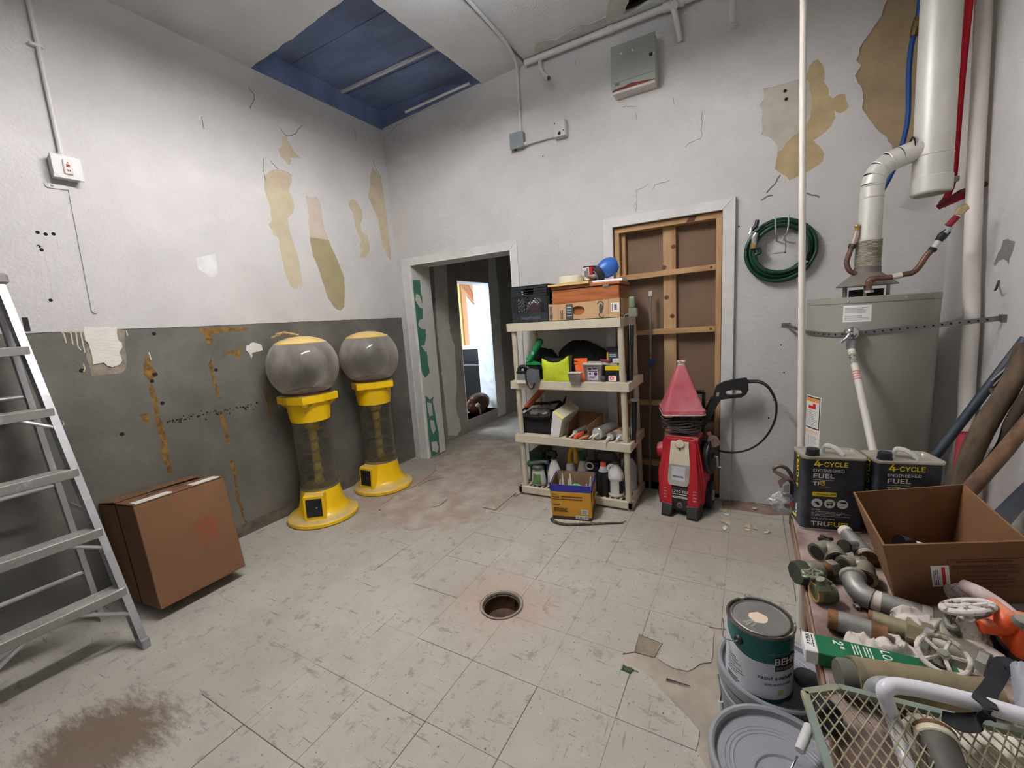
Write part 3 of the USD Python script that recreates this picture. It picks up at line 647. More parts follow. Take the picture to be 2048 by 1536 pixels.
# ------------------------------------------------------------------ big carton by the left wall
card = M('cardboard', (118, 84, 57), .85, var=.06, vs=5, bump=.1, bs=60)
card_d = M('cardboard_inside', (112, 80, 54), .9, var=.05, vs=5)
ink_r = M('red_brown_print', (142, 66, 48), .8, var=.1)
ink_k = M('black_print', (38, 34, 32), .7, var=.05)
lbl = M('white_label', (228, 226, 222), .6, var=.03)
pap = M('white_print', (222, 220, 214), .6, var=.02)
BXA = rotz((-3.085, .80, 0), 0, -8.0, (0, 1, 0)); BXA[:3, 3] = (-3.055, .80, 0.0)
bigbox = T('carton', 'large closed brown cardboard carton with orange-red print, on the floor beside the stepladder', 'cardboard box', A=BXA)
W_, D_, HH = .47, .42, .555
bigbox.add('body', [bx(0, W_ * .5 - .004, 0, D_, .0, HH - .004, .003), bx(W_ * .5 + .004, W_, 0, D_, 0, HH - .004, .003), bx(.02, W_ - .02, .01, D_ - .01, .01, HH - .01)], card)
bigbox.add('flap', [ext([(0, 0), (W_ * .5 - .003, 0), (W_ * .5 - .006, .12), (W_ * .5 - .02, .2), (W_ * .5 - .002, .28), (W_ * .5 - .004, D_), (0, D_)], .004, frame((0, 0, HH - .001), (1, 0, .05), (0, 1, 0)))], card)
bigbox.add('flap', [ext([(0, 0), (W_ * .5 - .003, 0), (W_ * .5 - .003, D_), (W_ * .2, D_), (.02, D_ * .7), (.012, D_ * .5), (0, D_ * .35)], .004, frame((W_ * .5 + .003, 0, HH + .004), (1, 0, -.02), (0, 1, 0)))], card)
tears = [[(.10, .30), (.19, .22), (.23, .10)], [(.16, .14), (.22, .19), (.29, .30)], [(.2, .19), (.25, .17), (.26, .27)], [(.12, .2), (.2, .21)], [(.30, .12), (.28, .2), (.33, .27)]]
bigbox.add('torn_slit', ext(unary_union([LineString(p).buffer(.0045) for p in tears]), .0012, frame((0, 0, HH + .0075), (1, 0, 0), (0, 1, 0))), dark)
bigbox.add('tape_edge', [bx(W_ * .5 - .006, W_ * .5 + .006, -.0008, .0, .0, HH)], dark)  # dark strip standing in for the shade in the seam gap
TA = frame((0, 0, HH + .0085), (0, 1, 0), (-1, 0, 0))
for (y0, y1) in ((.01, .17), (.265, .40)):
    q = bigbox.add('label', bx(W_ - .075, W_ - .004, y0, y1, HH + .002, HH + .0092), lbl, label='white paper label')
    bigbox.add('barcode', barcode(at(TA, y0 + .07, -(W_ - .018)), .06, .022, seed=int(y0 * 100)), ink_k, parent=q)
    bigbox.add('print', lines(at(TA, y0 + .008, -(W_ - .02)), 0, .05, (0, .006, .012, .018), .002), ink_k, parent=q)
bigbox.add('print', lines(at(TA, .02, -(W_ - .07)), 0, .36, (0,), .008, ragged=.05), ink_r)
FA = frame((W_ + .0004, D_ * .63, HH * .36), (0, 0, 1), (0, -1, 0)) @ np.diag([1, 1, 1, 1.])
FA = frame((W_ + .0004, .255, .23), (0, 0, 1), (0, -1, 0))
ringp = Point(.105, 0).buffer(.034).difference(Point(.105, 0).buffer(.028)).union(Point(.105, 0).buffer(.022).difference(Point(.112, -.004).buffer(.012)))
sq = sbox(.0, -.026, .05, .022).buffer(.006).difference(sbox(.0, -.026, .05, .022).buffer(.001)).union(sbox(.022, -.016, .027, .014)).union(sbox(.01, -.003, .04, .002)).union(Point(.012, 0).buffer(.009).difference(Point(.012, 0).buffer(.005)))
bigbox.add('printed_mark', ext(ringp.union(sq), .0005, FA), ink_r)
bigbox.add('print', lines(at(FA, -.0, -.05), 0, .14, (0, -.012), .009, seed=3, ragged=.02), ink_r)
bigbox.add('print', lines(at(FA, .06, -.08), 0, .07, (0,), .007, seed=4, ragged=.02), ink_r)
bigbox.done()

# ------------------------------------------------------------------ two spiral sweet dispensers
yel = M('yellow_plastic', (246, 200, 10), .38, var=.05, vs=5, bump=.03, dust=(200, 178, 140), dustn=(.55, .92), coat=.15)
yel_d = M('yellow_spiral', (232, 204, 96), .4, var=.12)
blk = M('black_plastic', (26, 26, 28), .5)
chrome = M('chrome', (205, 205, 208), .18, 1.)
def clear(name, tint, dirt, rough=.08, dirtmax=.6, dirtmin=.05, sc=3.):
    """dusty clear plastic: mostly see-through, with a glossy sheen and grey dust"""
    if name in MATS: return MATS[name]
    n = {'tc': ('texture_coordinate', {}), 'n': ('noise_texture', {'scale': sc, 'detail': 6., 'roughness': .65}), 'mr': ('map_range', {'from_min': .35, 'from_max': .68, 'to_min': dirtmin, 'to_max': dirtmax, 'clamp': True}),
         't': ('transparent_bsdf', {'color': lin(tint)}), 'g': ('glossy_bsdf', {'roughness': rough, 'color': (1, 1, 1)}), 'fr': ('fresnel', {'IOR': 1.45}), 'm1': ('mix_closure', {}),
         'd': ('diffuse_bsdf', {'color': lin(dirt)}), 'm2': ('mix_closure', {}), 'lw': ('layer_weight', {'blend': .35}), 'mx': ('math', {'math_type': 'multiply', 'value2': .5}), 'ad': ('math', {'math_type': 'add', 'use_clamp': True})}
    L = [('tc.object', 'n.vector'), ('n.fac', 'mr.value'), ('fr.fac', 'm1.fac'), ('t.BSDF', 'm1.closure1'), ('g.BSDF', 'm1.closure2'), ('lw.facing', 'mx.value1'), ('mx.value', 'ad.value1'), ('mr.result', 'ad.value2'), ('ad.value', 'm2.fac'), ('m1.closure', 'm2.closure1'), ('d.BSDF', 'm2.closure2')]
    MATS[name] = usdkit.material(stage, '/World/Looks/' + name, n, L, surface='m2.closure'); return MATS[name]
disp = T('sweet_dispenser', 'yellow spiral sweet dispenser with rope on its cap, nearer of the two', 'sweet dispenser', group=None, A=rotz((-2.87, 1.965, 0), -52))
gl = clear('dusty_globe', (240, 240, 242), (206, 198, 190), .05, .36, .05, 4.)
cl = clear('clear_tube', (244, 244, 240), (168, 160, 146), .05, .10, .0, 6.)
rp = clear('clear_ramp', (246, 246, 240), (190, 182, 150), .08, .06, .0, 6.)
b_ = disp.add('base', lathe([(.245, 0), (.255, .008), (.255, .03), (.246, .04), (.225, .046), (.19, .066), (.168, .10), (.152, .16), (.142, .215), (.139, .245), (.128, .245)], 56), yel, smooth=40)
disp.add('coin_housing', hull([(x, s * w, z) for (x, w, z) in ((.10, .075, .05), (.205, .075, .055), (.19, .072, .225), (.178, .066, .238), (.10, .072, .238), (.205, .07, .07)) for s in (-1, 1)]), yel, parent=b_)
HN = np.array([.205 - .19, 0, .17]); dA = frame((.2035, 0, .072), (0, 1, 0), (-.085, 0, 1))
d_ = disp.add('coin_door', put(bx(-.056, .056, .006, .138, 0, .007, .003), dA), blk, label='black coin door with a round lock')
disp.add('lock', put(lathe([(0, .016), (.006, .016), (.0075, .011), (.008, .006)], 16), at(dA, .022, .075)), chrome, parent=d_)
disp.add('seat_ring', lathe([(.139, .238), (.14, .262), (.131, .262), (.131, .238)], 48), M('grey_metal_ring', (140, 134, 124), .4, .7))
disp.add('tube', lathe([(.131, .25), (.131, .775)], 48, caps=False), cl, smooth=True)
disp.add('spiral_floor', lathe([(0, .268), (.04, .275), (.122, .262), (.122, .25)], 32), yel_d)
disp.add('core', lathe([(.038, .27), (.03, .3), (.03, .7), (.045, .71)], 20), yel_d)
t = np.linspace(0, 5.2 * 2 * math.pi, 170); zz = .29 + t / (2 * math.pi) * .08
rings = [[(r * math.cos(a), r * math.sin(a), z + dz) for (r, dz) in ((.037, .0), (.122, .0), (.124, .006), (.120, .003), (.037, .003))] for a, z in zip(t, zz)]
disp.add('spiral_ramp', ring_mesh(rings), rp, smooth=50)
disp.add('ramp_edge', ring_mesh([[(.1225 * math.cos(a) + .0012 * c * math.cos(a), .1225 * math.sin(a) + .0012 * c * math.sin(a), z + .004 + .0012 * s_) for c, s_ in ((1, 0), (0, 1), (-1, 0), (0, -1))] for a, z in zip(t, zz)]), M('ramp_lip', (236, 232, 220), .25))
disp.add('funnel', lathe([(.03, .69), (.045, .705), (.062, .74), (.066, .768), (.0, .768)], 28), yel_d)
disp.add('funnel_ring', lathe([(.063, .742), (.068, .746), (.07, .775), (.06, .775)], 28), chrome)
n_ = disp.add('neck', lathe([(.125, .764), (.136, .766), (.142, .80), (.152, .9), (.165, .915), (.165, .94), (.155, .97), (.10, .972)], 48), yel, smooth=40)
def star(k):
    return [(rr * math.cos(a), rr * math.sin(a)) for i in range(8) for rr, a in [((.212 if i % 2 == 0 else .172), math.radians(8 + 45 * i))]]
sp = Polygon(star(0)).buffer(-.01).buffer(.01)
disp.add('collar', ext(sp, .052, frame((0, 0, .91), (1, 0, 0), (0, 1, 0))), yel, parent=n_)
for i in range(4):
    a = math.radians(8 + 90 * i); c_, s_ = math.cos(a), math.sin(a); tv = np.array([-s_, c_, 0]); rv = np.array([c_, s_, 0])
    disp.add('beak', hull([rv * .2 + [0, 0, .912], rv * .148 + tv * .06 + [0, 0, .912], rv * .148 - tv * .06 + [0, 0, .912], rv * .146 + [0, 0, .86]]), yel, parent=n_)
ang = np.linspace(-math.asin((1.17 - .978) / .245), math.asin((1.343 - 1.17) / .245), 30)
disp.add('globe', lathe([(.245 * math.cos(a), 1.17 + .245 * math.sin(a)) for a in ang], 64, caps=False), gl, smooth=True, label='dusty clear globe')
disp.add('globe_rim', lathe([(.154, .966), (.166, .972), (.166, .982), (.152, .99)], 48, caps=False), M('dark_rim', (62, 44, 36), .5))
disp.add('globe_floor', lathe([(.0, 1.0), (.06, .995), (.150, .982), (.150, .975)], 36), M('globe_floor', (108, 84, 74), .7, var=.3, vs=20))
disp.add('cap', lathe([(.17, 1.334), (.176, 1.34), (.17, 1.348), (.13, 1.368), (.07, 1.385), (0, 1.391)], 48), yel, smooth=40)
disp.done()
off = disp.base - np.array([-2.87, 1.965, 0]); a = math.radians(-35); ro = np.array([off[0] * math.cos(a) - off[1] * math.sin(a), off[0] * math.sin(a) + off[1] * math.cos(a), off[2]])
copy(disp, np.array([-2.86, 2.585, 0]) + ro, -35, 'yellow spiral sweet dispenser with a clear globe and bare cap, farther one beside the doorway')
ropem = M('rope', (168, 140, 100), .9, var=.2, vs=60, bump=.4, bs=200)
o = np.array([-2.93, 1.9, 1.402])
simple('rope_scrap', 'short knotted scrap of tan rope on the yellow cap of the nearer dispenser', 'rope', [tube(o + np.array(p), .009, 8, 5) for p in ([(-.09, -.05, -.012), (-.05, -.02, .006), (0, 0, .008), (.05, .01, .008), (.09, .04, -.006)], [(-.07, -.03, .01), (-.03, .01, .022), (.02, -.02, .02), (.05, .03, .006)], [(-.02, -.04, .004), (-.04, .0, .02), (-.02, .03, .006)])] , ropem)

# ------------------------------------------------------------------ things on the walls
boxw = M('white_box_paint', (206, 204, 201), .45, var=.05)
galv = M('galvanised', (168, 172, 176), .45, .8, var=.15, vs=14)
greyp = M('grey_panel_paint', (140, 142, 136), .5, var=.07, vs=6, bump=.1)
t = T('outlet_box', 'white clipped-corner outlet box at the foot of a conduit on the left wall', 'electrical box')
A = frame((XL + .006, .948, 2.33), (0, 1, 0), (0, 0, 1))
t.add('back_box', put(rbx(-.056, .056, -.056, .056, 0, .05, .012), A), M('white_box_side', (186, 184, 180), .5))
t.add('cover', ext(Polygon([(-.035, -.054), (.035, -.054), (.054, -.035), (.054, .035), (.035, .054), (-.035, .054), (-.054, .035), (-.054, -.035)]).buffer(.002), .008, at(A, 0, 0, .05)), boxw)
q = t.add('outlet', put(bx(-.017, .017, -.036, .036, 0, .012, .003), at(A, 0, 0, .055)), M('outlet_cream', (220, 208, 202), .5))
t.add('slot', put(cat(bx(-.007, .007, .0, .012, .012, .0135), bx(-.003, .003, .017, .022, .012, .0135), bx(-.006, -.002, -.022, -.014, .012, .0135), bx(.002, .006, -.022, -.014, .012, .0135)), at(A, 0, 0, .055)), ink_r, parent=q)
for x, y in ((-.047, -.047), (.047, -.047), (-.047, .047), (.047, .047)):
    t.add('ear', put(rbx(x - .011, x + .011, y - .011, y + .011, .04, .057, .004), A), boxw)
t.done()
t = T('conduit', 'thin white painted conduit running up the left wall from the outlet box', 'conduit')
t.add('pipe', tube([(XL + .018, .948, 2.39), (XL + .016, .948, 3.1), (XL + .016, .945, 3.29)], .011, 10, 0), boxw)
t.add('connector', lathe([(.016, 0), (.016, .02), (.013, .024)], 14, (XL + .018, .948, 2.386)), boxw)
t.add('strap', bx(XL + .0005, XL + .028, .915, .965, 2.9, 2.915, .003), boxw)
t.done()
t = T('strap_bar', 'short white painted metal strap on the left wall just below the outlet box', 'bracket')
a, b = gx(95, 370, XL), gx(142, 376, XL)
t.add('bar', hull([(XL + d, y, z) for d in (.0008, .007) for y, z in ((a[1], a[2] - .01), (a[1], a[2] + .01), (b[1], b[2] - .012), (b[1], b[2] + .012))]), boxw)
t.add('screw', lathe([(0, .004), (.006, .003), (.007, 0)], 10, (XL + .007, a[1] + .015, a[2]), (1, 0, 0)), M('grey_screw', (130, 128, 126), .5, .6))
t.done()
t = T('junction_box', 'small plain grey junction box at the foot of the curved conduit on the back wall', 'electrical box')
t.add('box', bx(-1.72, -1.604, YB - .05, YB - .001, 2.775, 2.89, .004), greyp)
t.add('cover', bx(-1.724, -1.600, YB - .054, YB - .05, 2.772, 2.893, .0015), M('grey_cover', (136, 142, 144), .45, .2))
t.add('knockout', lathe([(.011, 0), (.011, .006), (.006, .008)], 12, (-1.685, YB - .03, 2.773), (0, 0, -1)), dark)
t.done()
t = T('conduit', 'white conduit curving from the ceiling down the back wall to the grey junction box', 'conduit')
t.add('pipe', tube([(-1.55, 1.7, 3.372), (-1.55, 2.7, 3.372), (-1.56, 3.0, 3.37), (-1.595, 3.2, 3.35), (-1.63, 3.285, 3.29), (-1.638, 3.3, 3.18), (-1.636, 3.3, 3.0), (-1.634, 3.298, 2.89)], .0115, 10, 6), boxw)
t.add('coupling', lathe([(.015, 0), (.015, .035)], 14, (-1.6365, 3.3, 3.06)), boxw)
t.done()
t = T('conduit', 'short horizontal conduit between the grey junction box and the white switch box', 'conduit')
t.add('pipe', cy((-1.604, YB - .022, 2.797), (-1.343, YB - .02, 2.797), .0105, n=12), boxw)
t.add('connector', lathe([(.016, 0), (.016, .022), (.012, .026)], 14, (-1.604, YB - .022, 2.797), (1, 0, 0)), boxw)
t.done()
t = T('switch_box', 'white rounded switch box with a black hole, right of the grey junction box', 'electrical box')
t.add('box', rbx(-1.343, -1.237, YB - .052, YB - .001, 2.765, 2.885, .014), boxw)
t.add('plate', bx(-1.338, -1.242, YB - .056, YB - .05, 2.77, 2.88, .003), boxw)
t.add('hole', lathe([(.0, .0015), (.012, .0015), (.012, 0)], 14, (-1.29, YB - .056, 2.79), (0, -1, 0)), dark)
for x, z in ((-1.255, 2.805), (-1.327, 2.868)):
    t.add('screw', lathe([(0, .0025), (.005, .002), (.006, 0)], 10, (x, YB - .056, z), (0, -1, 0)), dark)
t.done()
t = T('electrical_panel', 'square grey electrical panel with a latched door, high on the back wall', 'electrical panel')
t.add('cabinet', bx(-.866, -.576, YB - .092, YB - .001, 2.92, 3.217, .003), M('panel_side', (196, 190, 184), .55, var=.08))
d_ = t.add('door', bx(-.869, -.573, YB - .1, YB - .092, 2.935, 3.219, .003), greyp)
t.add('seam', bx(-.862, -.58, YB - .1012, YB - .0998, 2.985, 2.988), M('panel_seam', (112, 114, 108), .6), parent=d_)
t.add('latch', bx(-.612, -.590, YB - .106, YB - .099, 3.08, 3.10, .003), dark, parent=d_)
t.add('name_plate', bx(-.845, -.815, YB - .1012, YB - .0995, 2.968, 2.982), M('panel_plate', (84, 84, 82), .5), parent=d_)
t.add('rust_edge', ext(rag([(-.865, 2.936), (-.58, 2.936), (-.62, 2.944), (-.74, 2.958), (-.78, 2.95), (-.86, 2.945)], .01, .003, 2), .001, at(BA, 0, 0, .1)), M('red_rust', (112, 40, 32), .8, var=.3))
for x, z in ((-.80, 3.16), (-.72, 3.155), (-.585, 3.09)):
    t.add('chip', ext(Point(x, z).buffer(.006, 5), .001, at(BA, 0, 0, .1)), boxw)
t.done()
t = T('ceiling_pipe', 'white painted pipe running along the top of the back wall under the ceiling', 'pipe')
t.add('pipe', cy((-1.55, 3.272, 3.362), (1.0, 3.272, 3.362), .022, n=16), boxw)
t.add('tee', [cy((-.53, 3.272, 3.362), (-.40, 3.272, 3.362), .029, n=16), cy((-.465, 3.272, 3.362), (-.46, 3.23, 3.33), .027, n=14)], boxw)
t.add('branch', tube([(-.465, 3.25, 3.345), (-.452, 3.268, 3.28), (-.436, 3.295, 3.20), (-.43, 3.312, 3.15)], .019, 12, 4), boxw)
t.add('coupling', cy((-.9, 3.272, 3.362), (-.86, 3.272, 3.362), .026, n=16), boxw)
t.done()
t = T('pipe_stub', 'white capped pipe stub hanging from the ceiling at the top right of the panel', 'pipe')
t.add('pipe', cy((-.118, 3.22, 3.09), (-.122, 3.22, 3.388), .02, n=14), boxw)
t.add('end_flange', lathe([(0, -.012), (.03, -.012), (.033, -.004), (.03, .006), (.02, .012)], 18, (-.118, 3.22, 3.088)), M('grey_cap', (176, 174, 170), .5))
t.done()
t = T('pipe_stub', 'small bent white pipe stub with a cut dark end below the ceiling pipe', 'pipe')
t.add('pipe', tube([(-1.43, 3.285, 3.34), (-1.42, 3.27, 3.28), (-1.38, 3.24, 3.21), (-1.335, 3.21, 3.165)], .0165, 12, 4), boxw)
t.add('cut_end', cy((-1.337, 3.211, 3.167), (-1.33, 3.207, 3.16), .0145, n=12), M('dark_pipe_end', (86, 84, 80), .7))
t.done()
# the floor drain
rustm = M('drain_rust', (86, 62, 44), .75, .3, var=.4, vs=18, bump=.4)
t = T('floor_drain', 'open round floor drain with a rusty bowl in the middle of the floor', 'drain')
c = (dr[0], dr[1], 0)
t.add('bowl', lathe([(.1, .0), (.1, -.004), (.094, -.012), (.092, -.05), (.085, -.085), (.06, -.10), (.035, -.105), (.034, -.15), (.0, -.15)], 36, c, caps=False), rustm, smooth=40)
t.add('frame_ring', lathe([(.108, .001), (.106, .0035), (.097, .003), (.094, -.006), (.1, -.02)], 40, c, caps=False), M('drain_rim', (170, 160, 146), .5, .5, var=.15, vs=20))
t.add('lip_ring', lathe([(.097, -.012), (.088, -.014), (.088, -.019), (.097, -.021)], 36, c, caps=False), M('drain_lip', (92, 84, 74), .5, .5))
t.add('outlet', lathe([(.05, -.104), (.045, -.094), (.036, -.096), (.034, -.12)], 24, c, caps=False), M('drain_outlet', (58, 46, 38), .6, .4))
t.add('lug', bx(c[0] + .02, c[0] + .032, c[1] + .078, c[1] + .094, -.05, -.012), rustm)
t.done()
# ------------------------------------------------------------------ timber framing that closes off the right doorway
def wood(name, c, c2, st=(14, 14, 1.6), sc=2.2, rough=.65):
    return M(name, c, rough, c2=c2, thr=(.35, .66), vs=sc, stretch=st, bump=.12, bs=4, det=4.)
pine_v = wood('pine_upright', (188, 152, 108), (160, 122, 80))
pine_h = wood('pine_level', (188, 152, 108), (158, 120, 78), (1.6, 14, 14))
pine_f = wood('pine_flat', (194, 164, 122), (154, 112, 74), (9, 9, .9), 1.5)
knot = M('pine_knot', (96, 58, 34), .7, var=.3, vs=30)
kraft = M('kraft_board_back', (118, 96, 78), .9, var=.08, vs=4)
fr = T('timber_frame', 'timber stud framing with brown board behind it, filling the doorway beside the shelf', 'timber framing')
Y0, Y1 = 3.335, 3.424
fr.add('backing_board', bx(-.915, -.16, Y1, Y1 + .012, .02, 2.05), kraft)
p = fr.add('top_plate', bx(-.909, -.168, Y0, Y1, 2.004, 2.042, .002), pine_h)
fr.add('knot', hull([(x, Y0 - .0008, z) for x, z in ((-.40, 2.006), (-.345, 2.006), (-.325, 2.041), (-.375, 2.041))] + [(-.36, Y0 + .004, 2.02)]), knot, parent=p)
fr.add('stud', bx(-.909, -.872, Y0, Y1, .02, 2.004, .002), pine_v)
fr.add('stud', bx(-.871, -.838, Y1 - .045, Y1, .02, 2.003, .002), pine_v)
p = fr.add('stud', bx(-.563, -.474, Y1 - .038, Y1 - .0005, .02, 2.003, .002), pine_f)
for z, dx in ((1.86, .03), (1.50, -.02), (1.36, .02), (1.72, -.035)):
    fr.add('knot', put(lathe([(0, .0012), (.012, .001), (.016, 0)], 12), frame((-.52 + dx, Y1 - .0382, z), (1, 0, 0), (0, 0, 1.6))), knot, parent=p)
fr.add('stud', bx(-.206, -.169, Y0, Y1, .02, 2.004, .002), pine_v)
for z in (1.676, 1.25, .70, .21):
    dz = .006 if z > 1 else 0
    p = fr.add('cross_rail', hull([(x, y, z + s * .019 + (dz if x > -.5 else -dz)) for x in (-.871, -.207) for y in (Y0 + .001, Y1 - .039) for s in (-1, 1)]), pine_h)
    fr.add('knot', put(lathe([(0, .001), (.006, .001), (.009, 0)], 10), frame((-.235, Y0 + .0005, z + .006), (1, 0, 0), (0, 0, 1))), knot, parent=p)
fr.done()
rodm = M('grey_rod', (136, 132, 126), .5, .6, var=.12, vs=12)
a, b = gy(1299, 590, 3.28), gz(1285, 968, .0)
t = T('metal_rod', 'long thin grey metal rod with a square end, leaning in the timber framed doorway', 'rod')
t.add('shaft', cy((-.668, 3.322, .0), (a[0], 3.318, a[2]), .0085, n=10), rodm)
t.add('square_end', bx(a[0] - .016, a[0] + .016, 3.308, 3.33, a[2] - .012, a[2] + .03, .004), M('grey_rod_end', (178, 174, 168), .5, .4))
t.done()

# ------------------------------------------------------------------ plastic shelf unit
putty = M('putty_plastic', (206, 196, 174), .5, var=.06, vs=6, bump=.06, bs=50)
putty_p = M('putty_post', (196, 186, 164), .5, var=.06, vs=6)
SX0, SX1, SY0, SY1 = -1.633, -.700, 2.853, 3.29
SH = (1.379, .934, .502, .072)
sh = T('shelf_unit', 'freestanding four-tier putty coloured plastic shelf unit against the back wall', 'shelf unit')
for i, z in enumerate(SH):
    h = .062; dx = (.008, .0, -.004, -.004)[i]
    x0, x1 = SX0 + (0, .004, .012, .022)[i], SX1 + (-.048, 0, .004, .002)[i] + (.0)
    if i < 3:
        q = sh.add('shelf', [bx(x0, x1, SY0, SY1, z - .006, z, .002), bx(x0, x1, SY0, SY0 + .006, z - h, z - .003, .002), bx(x0, x1, SY1 - .006, SY1, z - h, z - .003, .002), bx(x0, x0 + .006, SY0, SY1, z - h, z - .003, .002), bx(x1 - .006, x1, SY0, SY1, z - h, z - .003, .002)], putty)
    else:
        n = 22; bars = [bx(x0 + .02 + k * (x1 - x0 - .04) / n, x0 + .034 + k * (x1 - x0 - .04) / n, SY0 + .01, SY1 - .01, z - .02, z - .004) for k in range(n + 1)] + [bx(x0 + .01, x1 - .01, y, y + .016, z - .021, z - .005) for y in (SY0 + .11, SY0 + .215, SY0 + .32)]
        q = sh.add('shelf', [bx(x0, x1, SY0, SY0 + .03, z - .055, z, .004), bx(x0, x1, SY1 - .03, SY1, z - .055, z, .004), bx(x0, x0 + .03, SY0, SY1, z - .055, z, .004), bx(x1 - .03, x1, SY0, SY1, z - .055, z, .004)] + bars, putty)
for (x, y) in ((SX0 + .048, SY0 + .035), (SX1 - .06, SY0 + .035), (SX0 + .048, SY1 - .035), (SX1 - .06, SY1 - .035)):
    xs = x
    for i in range(3):
        z0, z1 = SH[i + 1], SH[i] - .06
        k = .012 if x > -1 else .008
        sh.add('post', tube([(xs + (2 - i) * 0 + i * k, y, z1), (xs + (i + .6) * k, y, z0 - .005)], .0215, 16, 0), putty_p)
    sh.add('foot', cy((xs + 3 * k, y, 0), (xs + 3 * k, y, .03), .022, .024, 14), putty_p)
sh.done()
Z1, Z2, Z3, Z4 = [z + .0008 for z in SH]; Z4 -= .004

# ---- top of the shelf
crm = M('crate_plastic', (38, 42, 46), .5, var=.1, vs=8)
cx0, cx1, cy0, cy1, cz1 = -1.582, -1.286, 2.88, 3.16, Z1 + .272
cr_ = T('milk_crate', 'black plastic milk crate with a lattice front, at the left end of the top shelf', 'crate')
def crate_side(A, w, h, front):
    out = [put(bx(0, w, 0, .075, 0, .006), A), put(bx(0, .05, .07, h, 0, .005), A), put(bx(w - .05, w, .07, h, 0, .005), A)]
    ph = Polygon([(0, h - .085), (w, h - .085), (w, h), (0, h)]).difference(sbox(w / 2 - .052, h - .058, w / 2 + .052, h - .03).buffer(.008))
    out.append(ext(ph, .006, A))
    lat = [LineString([(x, .05), (x + .3, .35)]).buffer(.0026) for x in np.arange(-.3, .3, .028)] + [LineString([(x, .35), (x + .3, .05)]).buffer(.0026) for x in np.arange(-.3, .3, .028)]
    out.append(ext(unary_union(lat).intersection(sbox(.045, .07, w - .045, h - .08)), .0035, at(A, 0, 0, .001)))
    for k in range(5):
        out.append(put(bx(0, w, h - .004 - k * .018, h - k * .018, .006, .011), A))
    for x in np.arange(.004, .05, .014):
        out.append(put(bx(x, x + .003, .07, h - .08, .005, .010), A)); out.append(put(bx(w - x - .003, w - x, .07, h - .08, .005, .010), A))
    for y in np.arange(.09, h - .1, .03):
        out.append(put(bx(0, .05, y, y + .003, .005, .010), A)); out.append(put(bx(w - .05, w, y, y + .003, .005, .010), A))
    return out
w, h = cx1 - cx0, cz1 - Z1
f_ = cr_.add('front', crate_side(frame((cx0, cy0, Z1), (1, 0, 0), (0, 0, 1)), w, h, True), crm)
cr_.add('back', crate_side(frame((cx1, cy1, Z1), (-1, 0, 0), (0, 0, 1)), w, h, True), crm)
cr_.add('side', crate_side(frame((cx0, cy1, Z1), (0, -1, 0), (0, 0, 1)), cy1 - cy0, h, True), crm)
cr_.add('side', crate_side(frame((cx1, cy0, Z1), (0, 1, 0), (0, 0, 1)), cy1 - cy0, h, True), crm)
cr_.add('floor', bx(cx0, cx1, cy0, cy1, Z1, Z1 + .006), crm)
cr_.add('lettering', text('DeanFoods', .022, frame((cx0 + w / 2 + .005, cy0 - .0062, Z1 + .024), (1, 0, 0), (0, 0, 1)), .001, True, True), M('grey_emboss', (104, 106, 108), .6), parent=f_)
cr_.done()
rng = random.Random(11)
for k, (c_, lab) in enumerate((((92, 38, 40), 'dark red crumpled packet inside the black milk crate'), ((196, 190, 184), 'white crumpled packet inside the black milk crate'), ((120, 60, 56), 'maroon cloth bundle behind the lattice of the milk crate'))):
    p = ((-1.375, 3.04, Z1 + .085), (-1.5, 3.08, Z1 + .085), (-1.42, 2.95, Z1 + .075))[k]
    simple('packet', lab, 'packet', blob(p, ((.07, .065, .075), (.055, .06, .075), (.075, .04, .065))[k], 60 + k, .3, 3, 3, Z1 + .007), M('packet_' + str(k), c_, .45, var=.3, vs=20, bump=.4, bs=25))
oak = wood('oak_box', (172, 104, 58), (140, 78, 40), (1.2, 12, 12), 2.6, .45)
oak_d = wood('oak_box_end', (132, 84, 54), (108, 66, 40), (12, 1.2, 12), 2.6, .45)
WX0, WX1, WY0, WY1 = -1.252, -.768, 2.892, 3.16
wbx = T('wooden_box', 'reddish oak box with a hinged lid standing in the low cardboard tray', 'box')
wbx.add('body', bx(WX0, WX1, WY0, WY1, Z1 + .006, Z1 + .218, .002), oak)
wbx.add('end_panel', bx(WX1, WX1 + .004, WY0, WY1, Z1 + .02, Z1 + .216), oak_d)
l_ = wbx.add('lid', bx(WX0 - .006, WX1 + .012, WY0 - .008, WY1 + .006, Z1 + .222, Z1 + .243, .004), oak)
wbx.add('hinge', bx(-.872, -.832, WY0 - .0095, WY0 - .006, Z1 + .213, Z1 + .226), chrome, parent=l_)
wbx.done()
kraf = M('kraft_tray', (186, 152, 112), .8, var=.06, vs=6)
kraf_i = M('kraft_tray_print', (62, 72, 68), .75)
kx0, kx1, ky0, ky1 = -1.282, -.752, 2.874, 3.175
tr = T('cardboard_tray', 'low kraft cardboard tray with an oval hand hole and dark print, on the top shelf', 'cardboard box')
fp = Polygon([(0, 0), (kx1 - kx0, 0), (kx1 - kx0, .132), (.43, .126), (.40, .124), (.2, .119), (.085, .116), (0, .122)]).difference(put2 if False else shapely.affinity.scale(Point(.228, .064).buffer(1), .05, .031))
KA = frame((kx0, ky0, Z1), (1, 0, 0), (0, 0, 1))
q = tr.add('front', ext(fp, .004, at(KA, 0, 0, -.004)), kraf)
tr.add('back', bx(kx0, kx1, ky1 - .004, ky1, Z1, Z1 + .125), kraf)
tr.add('side', bx(kx0, kx0 + .004, ky0, ky1, Z1, Z1 + .122), kraf)
tr.add('side', bx(kx1 - .004, kx1, ky0, ky1, Z1, Z1 + .13), kraf)
tr.add('floor', bx(kx0, kx1, ky0, ky1, Z1, Z1 + .004), kraf)
